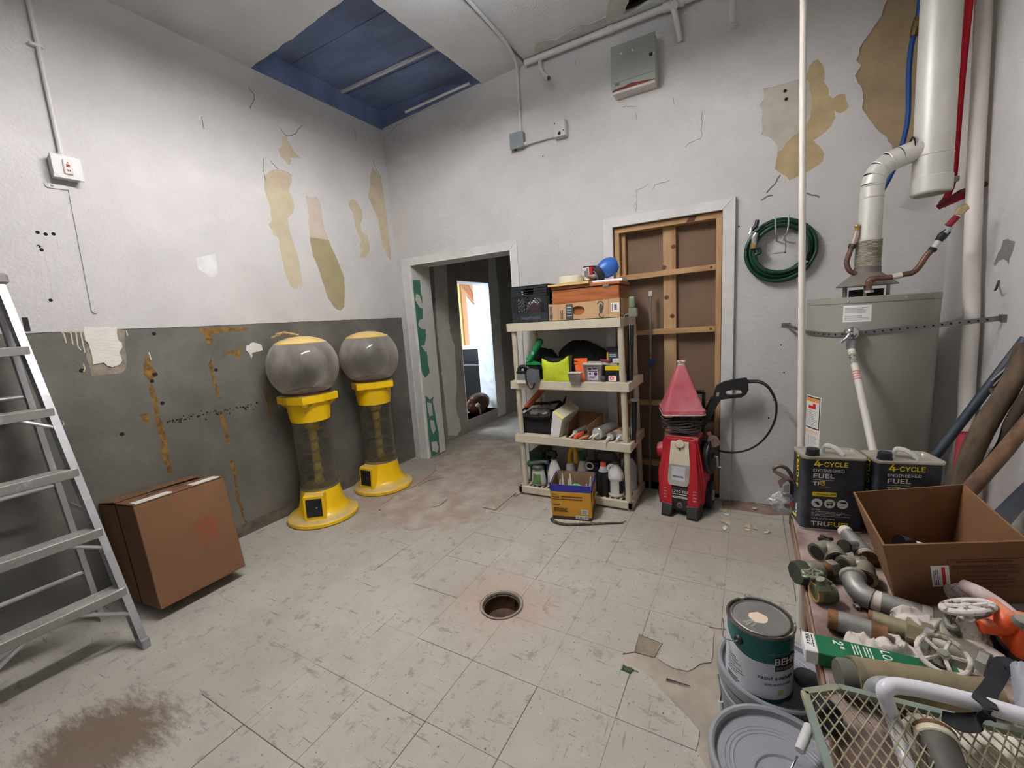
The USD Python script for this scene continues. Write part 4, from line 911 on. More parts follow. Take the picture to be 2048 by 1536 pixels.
tr.add('print_panel', put(bx(.136, .192, .006, .112, 0, .0008), KA), kraf_i, parent=q)
tr.add('print', [lines(at(KA, .14, .02 + .0), .005, .045, (.01, .03, .05, .07), .004, .001, 3)], pap, parent=q)
tr.add('print_scroll', ext(unary_union([shapely.affinity.scale(Point(.395, .066).buffer(1), .013, .036), LineString([(.372, .1), (.38, .113), (.4, .115), (.412, .1), (.41, .07), (.40, .05), (.38, .03), (.385, .012), (.4, .004), (.412, .012)]).buffer(.0035)]), .0008, KA), kraf_i, parent=q)
tr.add('print', [lines(at(spin(at(KA, .022, .02), 90), 0, 0), 0, .07, (-.012, -.004, .006), .005, .0008, 4), lines(at(spin(at(KA, .105, .01), 90), 0, 0), 0, .08, (-.01, .003), .006, .0008, 5)], kraf_i, parent=q)
for b4 in ((.012, .033, .075, .105), (.012, .03, .008, .045)):
    tr.add('print_block', put(bx(*b4, 0, .0008), KA), M('kraft_tray_grey', (112, 108, 96), .8), parent=q)
for b4 in ((.077, .0785, .0, .118), (.446, .4475, .0, .127)):
    tr.add('seam', put(bx(*b4, 0, .0008), KA), M('kraft_seam', (112, 86, 60), .9), parent=q)
g_ = tr.add('label', put(bx(.466, .522, .038, .10, 0, .001), KA), lbl, parent=None, label='white barcode label')
tr.add('barcode', put(cat(bx(.4715, .477, .045, .093, .001, .0016), bx(.487, .505, .052, .088, .001, .0016)), KA), M('barcode_grey', (110, 108, 112), .7), parent=g_)
tr.done()
simple('wooden_board', 'pale thin wooden board lying across the left of the oak box lid', 'board', hull([(x, y, z) for x, y, z in ((-1.272, 2.862, Z1 + .2445), (-.968, 2.866, Z1 + .2445), (-1.272, 2.862, Z1 + .258), (-.968, 2.866, Z1 + .262), (-1.262, 2.98, Z1 + .2445), (-.975, 2.98, Z1 + .2445), (-1.262, 2.98, Z1 + .258), (-.975, 2.98, Z1 + .262))]), wood('pale_board', (224, 190, 126), (206, 168, 102), (1.2, 12, 12)))
t = T('tape_roll', 'roll of cream masking tape lying on the pale wooden board', 'tape')
t.add('tape', lathe([(.066, 0), (.088, 0), (.089, .002), (.089, .045), (.088, .047), (.066, .047), (.066, 0)], 40, (-1.125, 2.955, Z1 + .2628), caps=False), M('cream_tape', (232, 226, 200), .6, var=.03))
t.add('core', lathe([(.062, .001), (.066, .001), (.066, .046), (.062, .046), (.062, .001)], 40, (-1.125, 2.955, Z1 + .2628), caps=False), M('tape_core', (170, 156, 132), .8))
t.done()
ld = T('tub_lid', 'white plastic tub lid lying on the right of the oak box', 'lid')
ld.add('lid', rbx(-1.03, -.765, 2.99, 3.15, Z1 + .244, Z1 + .268, .010), M('white_lid', (232, 233, 236), .35, var=.02))
ld.done()
zc = Z1 + .269
t = T('can', 'small metal can with a red, black and cream label on the white tub lid', 'can')
t.add('body', lathe([(.0, 0), (.052, 0), (.054, .003), (.052, .006), (.052, .100), (.054, .103), (.054, .106), (.05, .106), (.05, .09), (0, .088)], 36, (-1.018, 3.06, zc)), M('can_dark', (54, 46, 46), .4, .5))
def wrap(c, r, a0, a1, z0, z1, t_=.0007, n=14):
    a = np.radians(np.linspace(a0, a1, n)); rings = [[(c[0] + rr * math.cos(x), c[1] + rr * math.sin(x), c[2] + z) for rr, z in ((r, z0), (r + t_, z0), (r + t_, z1), (r, z1))] for x in a]
    return ring_mesh(rings)
cc = (-1.018, 3.06, zc)
q = t.add('label', wrap(cc, .0521, -230, 10, .008, .098, n=30), M('can_cream', (222, 214, 200), .5))
t.add('print', wrap(cc, .0529, -78, -40, .008, .098), M('can_red', (176, 34, 48), .5), parent=q)
t.add('print', wrap(cc, .0529, -40, 10, .008, .098), M('can_black', (36, 28, 30), .5), parent=q)
for a4, m4 in (((-118, -88, .03, .075), M('can_grey', (120, 108, 116), .5)), ((-100, -82, .02, .09), M('can_grey', (120, 108, 116))), ((-150, -138, .068, .088), ink_k), ((-150, -140, .03, .045), ink_k)):
    t.add('print', wrap(cc, .0529 + (.0003 if a4[0] == -100 else 0), *a4), m4, parent=q)
t.done()
blu = M('blue_plastic', (48, 98, 178), .4, var=.12, vs=12)
t = T('duster', 'blue domed plastic bottle on its side with a black collar and grey nozzle', 'bottle')
o = np.array([-.925, 3.045, zc + .054]); ax = np.array([.74, .55, .42]); ax /= np.linalg.norm(ax)
t.add('body', lathe([(.046, -.02), (.056, 0), (.066, .03), (.068, .06), (.062, .09), (.048, .112), (.02, .122), (0, .124)], 32, o + ax * .0 + [0, 0, .01], ax), blu, smooth=50)
t.add('collar', lathe([(.03, -.052), (.05, -.05), (.054, -.045), (.054, -.012), (.05, -.004), (.03, -.003)], 28, o + [0, 0, .002], ax), blk)
t.add('ring', lathe([(.03, -.058), (.036, -.058), (.036, -.05), (.03, -.05), (.03, -.058)], 24, o + [0, 0, .002], ax, caps=False), M('grey_ring', (130, 130, 130), .4))
t.add('nozzle', tube([o - ax * .03, o - ax * .06 + [-.01, 0, 0], o - ax * .075 + [-.035, -.01, .012]], [.022, .016, .007], 12, 4), M('grey_nozzle', (134, 128, 116), .5))
t.done()

# ---- second shelf
blkc = M('black_cloth', (20, 20, 22), .8, var=.4, vs=14, bump=.5, bs=20)
simple('black_bag', 'crumpled black bag at the back of the second shelf', 'bag', [blob((-1.13, 3.14, Z2 + .12), (.2, .09, .16), 70, .25, 2.2, 4, Z2)], blkc)
simple('black_case', 'black soft case behind the green tool on the second shelf', 'bag', [blob((-1.45, 3.13, Z2 + .10), (.12, .1, .135), 71, .2, 2.2, 4, Z2)], blkc)
grn = M('green_plastic', (24, 128, 70), .4, var=.12, vs=14)
t = T('cordless_tool', 'green and black cordless tool with a raised round grip, left on the second shelf', 'power tool')
t.add('grip', tube([(-1.495, 2.93, Z2 + .15), (-1.455, 2.945, Z2 + .21), (-1.41, 2.96, Z2 + .29)], [.026, .023, .031], 16, 4), grn)
t.add('body', hull([(-1.515, 2.92, Z2 + .118), (-1.385, 2.925, Z2 + .118), (-1.515, 2.92, Z2 + .14), (-1.39, 2.925, Z2 + .135), (-1.48, 2.96, Z2 + .15), (-1.40, 2.98, Z2 + .12), (-1.51, 2.98, Z2 + .12)]), grn)
t.add('end_cap', blob((-1.407, 2.961, Z2 + .293), (.031, .031, .026), 3, .02), M('green_dark', (16, 92, 50), .4))
t.add('sticker', bx(-1.462, -1.442, 2.919, 2.9225, Z2 + .195, Z2 + .22), M('tool_sticker', (150, 170, 158), .5))
t.add('motor', [hull([(-1.53, 2.90, Z2), (-1.40, 2.90, Z2), (-1.53, 2.99, Z2), (-1.40, 2.99, Z2), (-1.525, 2.905, Z2 + .115), (-1.40, 2.905, Z2 + .10), (-1.50, 2.99, Z2 + .12)])], blk)
t.done()
gv = M('grey_vacuum', (134, 132, 128), .4, .2, var=.08)
t = T('hand_vacuum', 'grey and black vacuum with a smoky cup, left edge of the second shelf', 'hand vacuum')
t.add('body', rbx(-1.562, -1.445, 2.845, 2.90, Z2 + .004, Z2 + .062, .012), gv)
t.add('handle', tube([(-1.555, 2.87, Z2 + .06), (-1.54, 2.87, Z2 + .105), (-1.49, 2.87, Z2 + .108), (-1.44, 2.87, Z2 + .07)], .016, 12, 5), blk)
t.add('trim', rbx(-1.565, -1.44, 2.842, 2.9, Z2 + .062, Z2 + .076, .005), blk)
t.add('dust_cup', hull([(-1.46, 2.82, Z2 + .09), (-1.40, 2.815, Z2 + .098), (-1.368, 2.83, Z2 + .07), (-1.36, 2.835, Z2 + .01), (-1.40, 2.81, Z2 - .03), (-1.425, 2.81, Z2 - .03), (-1.465, 2.82, Z2 + .04), (-1.44, 2.851, Z2 + .10), (-1.37, 2.851, Z2 + .09), (-1.37, 2.851, Z2 - .0), (-1.45, 2.851, Z2 + .0)]), M('smoky_cup', (92, 92, 98), .2, var=.1))
t.add('strap', tube([(-1.47, 2.815, Z2 + .07), (-1.46, 2.808, Z2 + .0), (-1.43, 2.803, Z2 - .045), (-1.405, 2.803, Z2 - .04), (-1.395, 2.806, Z2 - .005)], .006, 8, 6), blk)
t.add('nozzle', hull([(-1.56, 2.835, Z2 - .0), (-1.45, 2.835, Z2 + .0), (-1.545, 2.82, Z2 - .012), (-1.47, 2.82, Z2 - .012), (-1.56, 2.848, Z2 + .01), (-1.45, 2.848, Z2 + .01)]), M('pale_nozzle', (186, 182, 170), .4))
t.done()
def sheet(corners, sag, thick, seed, n=14, wav=.008):
    """a soft pouch front: bilinear patch between four corners, bulged and wrinkled"""
    c = np.asarray(corners, float); u, v = np.meshgrid(np.linspace(0, 1, n), np.linspace(0, 1, n), indexing='ij')
    P = (1 - u)[..., None] * ((1 - v)[..., None] * c[0] + v[..., None] * c[3]) + u[..., None] * ((1 - v)[..., None] * c[1] + v[..., None] * c[2])
    nrm = np.cross(c[1] - c[0], c[3] - c[0]); nrm /= np.linalg.norm(nrm)
    b = np.sin(np.pi * u) ** .6 * np.sin(np.pi * np.clip(v * .9 + .08, 0, 1)) ** .6
    w_ = (meshkit.fbm(np.stack([u * 4, v * 4, u * 0 + seed], -1), 4, seed) - .5) * 2 * wav
    top = (v ** 6) * np.sin(np.pi * u) * sag
    Fr = P + nrm * (b * thick + w_)[..., None] - np.array([0, 0, 1.]) * top[..., None]; Bk = P - nrm * (.012 + b * thick * .4)[..., None] - np.array([0, 0, 1.]) * top[..., None]
    v_ = np.vstack([Fr.reshape(-1, 3), Bk.reshape(-1, 3)]); f = []; N = n * n
    for i in range(n - 1):
        for j in range(n - 1):
            a = i * n + j; q = [a, a + n, a + n + 1, a + 1]; f += [q, [N + x for x in q[::-1]]]
    e = [(i * n, (i + 1) * n) for i in range(n - 1)] + [((n - 1) * n + j, (n - 1) * n + j + 1) for j in range(n - 1)] + [((i + 1) * n + n - 1, i * n + n - 1) for i in range(n - 1)] + [(j + 1, j) for j in range(n - 1)]
    f += [[b2, a2, N + a2, N + b2] for a2, b2 in e]
    return tm(v_, f)
t = T('pouch', 'bright yellow-green fabric pouch sagging open in the middle of the second shelf', 'pouch')
t.add('front', sheet([(-1.352, 2.875, Z2), (-1.142, 2.878, Z2 + .002), (-1.148, 2.89, Z2 + .19), (-1.362, 2.885, Z2 + .172)], .045, .02, 5), M('lime_fabric', (186, 200, 42), .7, var=.1, vs=10, bump=.35, bs=18))
t.add('back', sheet([(-1.352, 2.945, Z2), (-1.142, 2.945, Z2), (-1.13, 2.925, Z2 + .19), (-1.362, 2.935, Z2 + .18)], .02, .01, 6), blkc)
t.add('gusset', hull([(-1.142, 2.885, Z2), (-1.142, 2.945, Z2), (-1.15, 2.9, Z2 + .188), (-1.13, 2.925, Z2 + .188), (-1.13, 2.9, Z2 + .09)]), M('dark_olive_fabric', (64, 62, 26), .8))
t.add('gusset', hull([(-1.352, 2.885, Z2), (-1.352, 2.945, Z2), (-1.362, 2.9, Z2 + .17), (-1.362, 2.93, Z2 + .17)]), M('dark_olive_fabric', (64, 62, 26)))
t.done()
org = M('orange_plastic', (240, 112, 52), .45, var=.05)
t = T('paint_shield', 'bright orange plastic strip with slots standing between the pouch and the clear tub', 'tool')
A = frame((-1.09, 2.905, Z2), (1, .1, 0), (-.07, 0, 1))
sp = Polygon([(0, 0), (.085, 0), (.075, .165), (-.018, .165), (-.018, .15), (.012, .148), (.012, .142), (-.018, .14), (-.018, .125), (.012, .122), (-.014, .118)]).buffer(.001)
t.add('strip', ext(sp, .018, at(A, 0, 0, -.018)), org)
t.add('rib', put(bx(.058, .064, .01, .15, 0, .004), A), org)
t.done()
cltub = clear('clear_tub', (225, 225, 222), (190, 186, 182), .12, .45, .2, 10.)
def tub(name, label, x0, x1, y0, y1, z, h, tap, contents):
    t = T(name, label, 'tub')
    pts = lambda k, zz: [(x0 + k, y0 + k, zz), (x1 - k, y0 + k, zz), (x1 - k, y1 - k, zz), (x0 + k, y1 - k, zz)]
    t.add('body', hull(pts(tap, z) + pts(0, z + h * .9)), cltub)
    t.add('lid', bx(x0 - .004, x1 + .004, y0 - .004, y1 + .004, z + h * .88, z + h, .003), M('tub_lid_clear', (204, 200, 194), .3))
    return t
t = tub('clear_tub', 'small clear plastic tub of grey screws at the front edge of the second shelf', -1.128, -1.036, 2.815, 2.875, Z2 - .0, .075, .012, None)
rng = random.Random(5)
t.add('screws', [cy((x, y, z), (x + rng.uniform(-.012, .012), y + rng.uniform(-.01, .01), z + rng.uniform(-.004, .01)), .0028, n=5) for x, y, z in [(rng.uniform(-1.108, -1.056), rng.uniform(2.828, 2.862), Z2 + rng.uniform(.004, .03)) for _ in range(60)]], M('zinc_screws', (96, 108, 112), .35, .8), kind='stuff')
t.done()
t = tub('clear_tub', 'large square clear plastic tub with a pale printed label on the second shelf', -1.036, -.898, 2.885, 3.0, Z2, .135, .012, None)
t.add('contents', hull([(x, y, z) for x in (-1.015, -.918) for y in (2.902, 2.985) for z in (Z2 + .003, Z2 + .09)]), M('tub_contents', (128, 120, 112), .7, var=.3, vs=50, bump=.6, bs=90))
q = t.add('label', put(bx(-.040, .036, .012, .105, 0, .0012), frame((-.966, 2.8965, Z2), (1, 0, 0), (0, -.08, 1))), M('pink_label', (218, 204, 222), .5))
LT = frame((-.966, 2.895, Z2), (1, 0, 0), (0, -.08, 1))
t.add('print', [lines(at(LT, -.036, 0), 0, .068, (.018, .026, .034), .003, .0006, 8), put(cat(bx(-.034, -.008, .085, .097, 0, .0006), bx(.0, .03, .088, .1, 0, .0006), bx(-.03, -.014, .05, .062, 0, .0006), bx(-.034, .034, .074, .079, 0, .0006)), LT), put(lathe([(.012, 0), (.012, .0006), (.006, .0006), (.006, 0)], 16), at(LT, .02, .056))], M('label_violet', (66, 54, 82), .6), parent=q)
t.done()
ykp = M('yellow_pack', (232, 208, 30), .4, var=.05); dkp = M('black_pack', (28, 28, 32), .4, var=.1)
t = T('package', 'black blister pack with a yellow edge standing at the right of the second shelf', 'package')
t.add('card', bx(-.888, -.775, 2.985, 3.03, Z2, Z2 + .235, .003), dkp)
t.add('panel', bx(-.876, -.77, 2.982, 2.985, Z2 + .115, Z2 + .20), M('pack_grey', (62, 66, 76), .4, var=.2, vs=20))
t.add('edge', bx(-.889, -.876, 2.9815, 2.985, Z2 + .10, Z2 + .2), M('pack_ochre', (206, 164, 52), .5))
t.add('print', lines(frame((-.87, 2.9818, Z2 + .17), (1, 0, 0), (0, 0, 1)), 0, .06, (0, .012), .005, .0006, 3), pap)
t.done()
t = T('package', 'black box with a yellow band and a red and white badge', 'package')
t.add('carton', bx(-.878, -.768, 2.905, 2.975, Z2, Z2 + .078, .002), dkp)
t.add('band', bx(-.88, -.775, 2.902, 2.976, Z2 + .078, Z2 + .112, .002), ykp)
t.add('badge', ext(sbox(-.852, Z2 + .01, -.806, Z2 + .038).buffer(.005), .0015, frame((0, 2.905, 0), (1, 0, 0), (0, 0, 1))), M('badge_white', (232, 214, 204), .5))
t.add('badge_mark', [ext(sbox(-.845, Z2 + .014, -.822, Z2 + .034).buffer(.001).difference(sbox(-.839, Z2 + .018, -.828, Z2 + .030)), .0005, frame((0, 2.9033, 0), (1, 0, 0), (0, 0, 1)))], M('badge_red', (206, 42, 38), .5))
t.done()
t = T('blade_pack', 'small silver and maroon packets lying on top of the yellow banded box', 'package')
t.add('packet', put(bx(-.05, .05, -.022, .022, 0, .018, .003), rotz((-.85, 2.93, Z2 + .115), 12, 6, (0, 1, 0))), M('packet_silver', (206, 204, 206), .3, .4, var=.3, vs=40))
t.add('packet', put(bx(-.04, .04, -.02, .02, 0, .016, .003), rotz((-.88, 2.925, Z2 + .137), -14, 8, (0, 1, 0))), M('packet_maroon', (112, 40, 58), .4, var=.3, vs=40))
t.add('packet', put(bx(-.03, .03, -.018, .018, 0, .03, .003), rotz((-.80, 2.93, Z2 + .13), 8)), M('packet_white', (222, 220, 218), .4, var=.1, vs=60))
t.done()
simple('earplug_case', 'small dark grey rounded lump beside the foot of the large clear tub', 'case', blob((-.897, 2.9, Z2 + .02), (.018, .016, .022), 9, .15, 2, 2, Z2), M('dark_grey_plastic', (70, 72, 74), .5))
# ---- third shelf
t = T('tool_bag', 'black tool bag with its orange lined flap standing open, left on the third shelf', 'bag')
bag = rbx(-1.592, -1.325, 2.915, 3.14, Z3, Z3 + .155, .02, 4); v = bag.subdivide().subdivide(); vv = v.vertices + (meshkit.fbm(v.vertices * 14, 3, 4)[:, None] - .5) * .018 * np.array([1, 1, .6])
vv[:, 2] = np.maximum(vv[:, 2], Z3); t.add('body', trimesh.Trimesh(vv, v.faces, process=False), blkc)
t.add('rim', tube([(-1.588, 2.905, Z3 + .15), (-1.46, 2.895, Z3 + .14), (-1.33, 2.905, Z3 + .155), (-1.31, 3.02, Z3 + .2), (-1.33, 3.13, Z3 + .22), (-1.46, 3.14, Z3 + .2), (-1.585, 3.13, Z3 + .19), (-1.59, 3.02, Z3 + .17)], .011, 8, 4, closed=False), blkc)
t.add('side_wall', sheet([(-1.33, 2.91, Z3 + .1), (-1.32, 3.13, Z3 + .12), (-1.26, 3.1, Z3 + .27), (-1.27, 2.95, Z3 + .2)], .02, .012, 8, 10), blkc)
fl0 = hull([(-1.602, 2.918, Z3 + .15), (-1.602, 3.0, Z3 + .16), (-1.597, 2.918, Z3 + .158), (-1.49, 2.97, Z3 + .30), (-1.42, 3.0, Z3 + .362), (-1.40, 3.14, Z3 + .362), (-1.44, 3.14, Z3 + .352), (-1.50, 3.1, Z3 + .28)])
t.add('flap', fl0, blkc)
t.add('flap_lining', hull([(-1.55, 2.905, Z3 + .222), (-1.53, 2.90, Z3 + .215), (-1.44, 2.96, Z3 + .348), (-1.40, 2.965, Z3 + .36), (-1.38, 3.0, Z3 + .355), (-1.46, 3.0, Z3 + .27), (-1.52, 2.95, Z3 + .20)]), M('orange_brown_lining', (176, 86, 52), .55, var=.2, vs=16))
t.add('contents', blob((-1.46, 3.0, Z3 + .155), (.1, .07, .035), 12, .3, 4, 3), M('silver_wrap', (150, 150, 150), .3, .5, var=.4, vs=40, bump=.6, bs=50))
t.add('logo', blob((-1.40, 3.07, Z3 + .215), (.018, .012, .014), 3, .1, 2, 2), M('dull_red', (120, 40, 36), .6))
t.done()
def sheared(o, dx, dy, dz, w, h, d):
    pass
yb_ = M('pale_yellow_card', (226, 216, 150), .7, var=.05); wb_ = M('white_card', (226, 222, 222), .7, var=.04, vs=6)
P4 = [np.array(p) for p in ((-1.283, 2.868, Z3 + .198), (-1.208, 2.868, Z3 + .146), (-1.243, 2.868, Z3 + .002), (-1.314, 2.868, Z3 + .002))]
dv = np.array([.055, .22, .045])
t = T('filler_box', 'tall white and yellow cardboard box leaning beside the tool bag on the third shelf', 'box')
t.add('body', hull(P4 + [p + dv * (1 if i < 2 else np.array([.6, 1, .0])) for i, p in enumerate(P4)]), M('cream_card', (206, 198, 176), .75, var=.06))
t.add('front_panel', hull([p + [0, -.002, 0] for p in P4] + [p + [0, -.0005, 0] for p in P4]), wb_)
t.add('top_band', hull([P4[0] + [.002, -.003, -.012], P4[1] + [-.002, -.003, -.014], P4[0] + [0, -.003, .001], P4[1] + [0, -.003, .001], P4[0] + dv * .12 + [0, 0, .002], P4[1] + dv * .12 + [0, 0, .002]]), yb_)
t.done()
ox0, ox1, oy0, oy1 = -1.192, -1.012, 2.885, 3.09
t = T('carton', 'small open brown cardboard box in the middle of the third shelf', 'cardboard box')
t.add('floor', bx(ox0, ox1, oy0, oy1, Z3, Z3 + .003), card_d)
t.add('left_side', hull([(x, y, z) for (x, y, z) in ((ox0, oy0, Z3), (ox0 + .003, oy0, Z3), (ox0, oy1, Z3), (ox0 + .003, oy1, Z3), (ox0 + .025, oy0, Z3 + .12), (ox0 + .028, oy0, Z3 + .12), (ox0 + .03, oy1, Z3 + .16), (ox0 + .033, oy1, Z3 + .16))]), card)
t.add('back', bx(ox0, ox1 + .05, oy1 - .003, oy1, Z3, Z3 + .16), card)
t.add('right_side', hull([(ox1, oy0 + .01, Z3), (ox1 + .003, oy0 + .01, Z3), (ox1 - .015, oy0, Z3 + .095), (ox1 - .011, oy0, Z3 + .095), (ox1 + .05, oy1, Z3), (ox1 + .053, oy1, Z3), (ox1 + .05, oy1, Z3 + .155), (ox1 + .053, oy1, Z3 + .155)]), card)
t.done()
def caulk(name, label, p, d, r, ln_, body, nozz, group=None, band=None):
    t = T(name, label, 'caulk tube', group)
    p = np.array(p, float); d = np.array(d, float); d /= np.linalg.norm(d)
    t.add('body', lathe([(0, 0), (r * .92, 0), (r, .004), (r, ln_), (r * .94, ln_ + .003), (r * .9, ln_)], 24, p, d), body)
    t.add('end_cap', lathe([(r * .9, .002), (r * .9, -.004), (r * .55, -.006), (r * .5, -.012), (0, -.012)], 24, p, d), M('tube_end', (196, 196, 196), .35, .3))
    for k, off in enumerate(nozz):
        o = p + np.array(off); t.add('nozzle', lathe([(.0095, 0), (.0085, .02), (.004, .062), (.0035, .062), (0, .062)], 14, o - d * .01, -d + np.array([-.1, 0, -.25])), M('nozzle_white', (228, 226, 220), .4, var=.02))
    if band:
        t.add('label', lathe([(r + .0006, ln_ * .25), (r + .0006, ln_ * .8)], 24, p, d, caps=False), band)
    return t.done()
silv = M('silver_tube', (172, 174, 174), .3, .6, var=.1, vs=20)
caulk('caulk_tube', 'silver caulk tube lying inside the small open box on the third shelf', (-1.128, 2.915, Z3 + .03), (.22, 1, .0), .025, .16, silv, [(0, 0, 0)])
caulk('caulk_tube', 'thick silver double-nozzle cartridge lying on the third shelf beside the open box', (-.952, 2.895, Z3 + .0455), (.25, 1, 0), .044, .24, M('silver_cartridge', (186, 188, 188), .28, .6, var=.12, vs=14), [(-.016, 0, -.006), (.014, 0, .004)])
caulk('caulk_tube', 'silver caulk tube with an orange-brown label, between two others on the third shelf', (-.856, 2.895, Z3 + .0295), (.22, 1, 0), .0285, .22, silv, [(0, 0, 0)], band=M('orange_brown_label', (190, 158, 138), .4, c2=(176, 96, 62), thr=(.52, .6), vs=12))
caulk('caulk_tube', 'silver caulk tube rightmost on the third shelf, behind the front post', (-.792, 2.918, Z3 + .0285), (.18, 1, 0), .0275, .22, M('pale_silver', (204, 206, 206), .3, .5, var=.05), [(0, 0, 0)])
orr = M('orange_red_plastic', (222, 92, 56), .45, var=.08)
t = T('putty_knife', 'orange-red handled scraper with a grey blade lying in the small open box', 'scraper')
t.add('handle', hull([(-1.125, 2.862, Z3 + .006), (-1.105, 2.86, Z3 + .006), (-1.10, 2.87, Z3 + .03), (-1.07, 2.93, Z3 + .05), (-1.06, 2.93, Z3 + .035), (-1.075, 2.91, Z3 + .006), (-1.12, 2.875, Z3 + .03)]), orr)
t.add('blade', hull([(-1.07, 2.93, Z3 + .036), (-1.062, 2.93, Z3 + .05), (-1.03, 3.05, Z3 + .085), (-1.01, 3.05, Z3 + .075), (-1.02, 3.05, Z3 + .09)]), M('blade_grey', (132, 126, 130), .4, .6))
t.done()
t = T('utility_knife', 'small orange and tan folding tool lying at the front of the third shelf', 'tool')
t.add('handle', put(bx(-.038, .038, -.011, .011, 0, .018, .006), rotz((-1.047, 2.885, Z3 + .004), 48, -10, (0, 1, 0))), M('tan_orange', (206, 136, 96), .5, var=.1))
t.add('blade', put(bx(-.03, .03, -.006, .006, 0, .006, .002), rotz((-1.022, 2.878, Z3 + .004), 38)), M('brown_blade', (120, 74, 58), .5))
t.done()

# ---- bottom shelf
def bottle(t, c, prof, mat, sq=1., rz=0., name='body', n=32):
    m_ = lathe(prof, n); m_.vertices[:, 1] *= sq
    t.add(name, put(m_, rotz(c, rz)), mat, smooth=45)
wpl = M('white_plastic', (224, 223, 220), .35, var=.03)
gpl = M('grey_plastic', (140, 142, 140), .45, var=.06)
dgr = M('dark_green_card', (20, 62, 40), .6, var=.15, vs=10)
t = T('green_box', 'dark green box with a paler top at the back left of the bottom shelf', 'box')
t.add('body', bx(-1.576, -1.455, 3.0, 3.2, Z4, Z4 + .235, .003), dgr)
t.add('lid', bx(-1.578, -1.453, 2.998, 3.202, Z4 + .235, Z4 + .245, .003), M('dull_green_top', (66, 76, 62), .8))
t.add('panel', bx(-1.570, -1.462, 2.9975, 3.0, Z4 + .03, Z4 + .20), M('green_panel', (26, 84, 54), .55, var=.2, vs=25))
t.done()
t = T('hose_sprayer', 'round grey-white garden sprayer jar with a green label and a sideways spray head', 'spray bottle')
c = (-1.473, 2.95, Z4)
bottle(t, c, [(0, 0), (.055, 0), (.064, .008), (.064, .03), (.052, .11), (.042, .135), (.04, .14), (0, .14)], M('sprayer_jar', (186, 190, 182), .4, var=.03), .85)
t.add('label', put(wrap((0, 0, 0), .0646, -130, -45, .022, .03, n=10), rotz(c, 0)), M('sprayer_label', (66, 130, 60), .5, c2=(120, 84, 66), thr=(.5, .62), vs=26))
lab = ring_mesh([[((r + k) * math.cos(a), .85 * (r + k) * math.sin(a), z) for k, z, r in ((.0005, .018, .0640), (.0018, .018, .064), (.0018, .098, .0545), (.0005, .098, .0545))] for a in np.radians(np.linspace(-118, -52, 10))])
t.add('label', put(lab, rotz(c, 0)), M('sprayer_label', (66, 130, 60)))
t.add('collar', lathe([(.044, .132), (.05, .136), (.05, .15), (.036, .166), (.0, .168)], 28, c), M('dark_grey_cap', (74, 80, 78), .5))
t.add('spray_head', tube([(c[0] - .07, 2.95, Z4 + .165), (c[0] - .01, 2.945, Z4 + .18), (c[0] + .05, 2.935, Z4 + .2), (c[0] + .1, 2.925, Z4 + .202)], [.018, .017, .014, .017], 14, 4), M('grey_spray', (96, 104, 102), .5))
t.add('nozzle', lathe([(.012, 0), (.024, .008), (.026, .024), (.018, .03), (0, .03)], 16, (c[0] - .062, 2.95, Z4 + .166), (-1, 0, -.1)), M('green_nozzle', (46, 112, 82), .5))
t.done()
t = T('trigger_bottle', 'white spray bottle with a black trigger head beside the garden sprayer on the bottom shelf', 'spray bottle')
c = (-1.338, 2.965, Z4)
bottle(t, c, [(0, 0), (.05, 0), (.056, .006), (.056, .09), (.048, .135), (.034, .18), (.022, .205), (.022, .225), (0, .225)], wpl, .6, 12)
t.add('stripe', put(ring_mesh([[((.0565 + k) * math.cos(a), .6 * (.0565 + k) * math.sin(a), z) for k, z in ((0, .01), (.001, .01), (.001, .088), (0, .088))] for a in np.radians(np.linspace(-142, -134, 4))]), rotz(c, 12)), M('navy_stripe', (44, 48, 74), .4))
h0 = np.array(c) + [0, 0, .225]
t.add('collar', cy(h0, h0 + [0, 0, .025], .024, .02, 18), blk)
t.add('trigger', [hull([h0 + d for d in ([-.06, -.016, .03], [-.06, .016, .03], [.03, -.016, .02], [.03, .016, .02], [-.06, -.014, .058], [.02, -.014, .066], [-.06, .014, .058], [.02, .014, .066])]), tube([h0 + [-.05, 0, .03], h0 + [-.062, 0, .0], h0 + [-.05, 0, -.03]], .008, 8, 4)], blk)
t.done()
t = T('cloth', 'small blue and green folded packet between the garden sprayer and the white bottle', 'packet')
t.add('packet', bx(-1.402, -1.375, 2.955, 2.99, Z4, Z4 + .165, .004), M('blue_packet', (72, 84, 150), .5, var=.1))
t.add('stripe', bx(-1.403, -1.374, 2.953, 2.956, Z4 + .10, Z4 + .12), M('green_stripe', (92, 130, 60), .5))
t.done()
t = T('trigger_bottle', 'white bottle with a yellow long-necked applicator behind the printed yellow carton', 'spray bottle')
c = (-1.222, 3.02, Z4)
bottle(t, c, [(0, 0), (.034, 0), (.036, .006), (.036, .16), (.024, .185), (.0, .185)], wpl)
t.add('neck', tube([(c[0], 3.02, Z4 + .18), (c[0] - .004, 3.02, Z4 + .24), (c[0] + .012, 3.02, Z4 + .30), (c[0] + .04, 3.02, Z4 + .315), (c[0] + .05, 3.02, Z4 + .27), (c[0] + .05, 3.02, Z4 + .19)], [.019, .016, .015, .016, .018, .02], 12, 5), M('yellow_applicator', (214, 168, 40), .45, var=.1))
t.done()
t = T('trigger_bottle', 'white bottle with a green trigger head behind the printed yellow carton', 'spray bottle')
c = (-1.12, 3.03, Z4)
bottle(t, c, [(0, 0), (.04, 0), (.044, .006), (.044, .13), (.034, .18), (.022, .215), (0, .215)], wpl, .7)
h0 = np.array(c) + [0, 0, .215]
t.add('collar', cy(h0, h0 + [0, 0, .04], .026, .022, 16), M('deep_green', (14, 84, 50), .45))
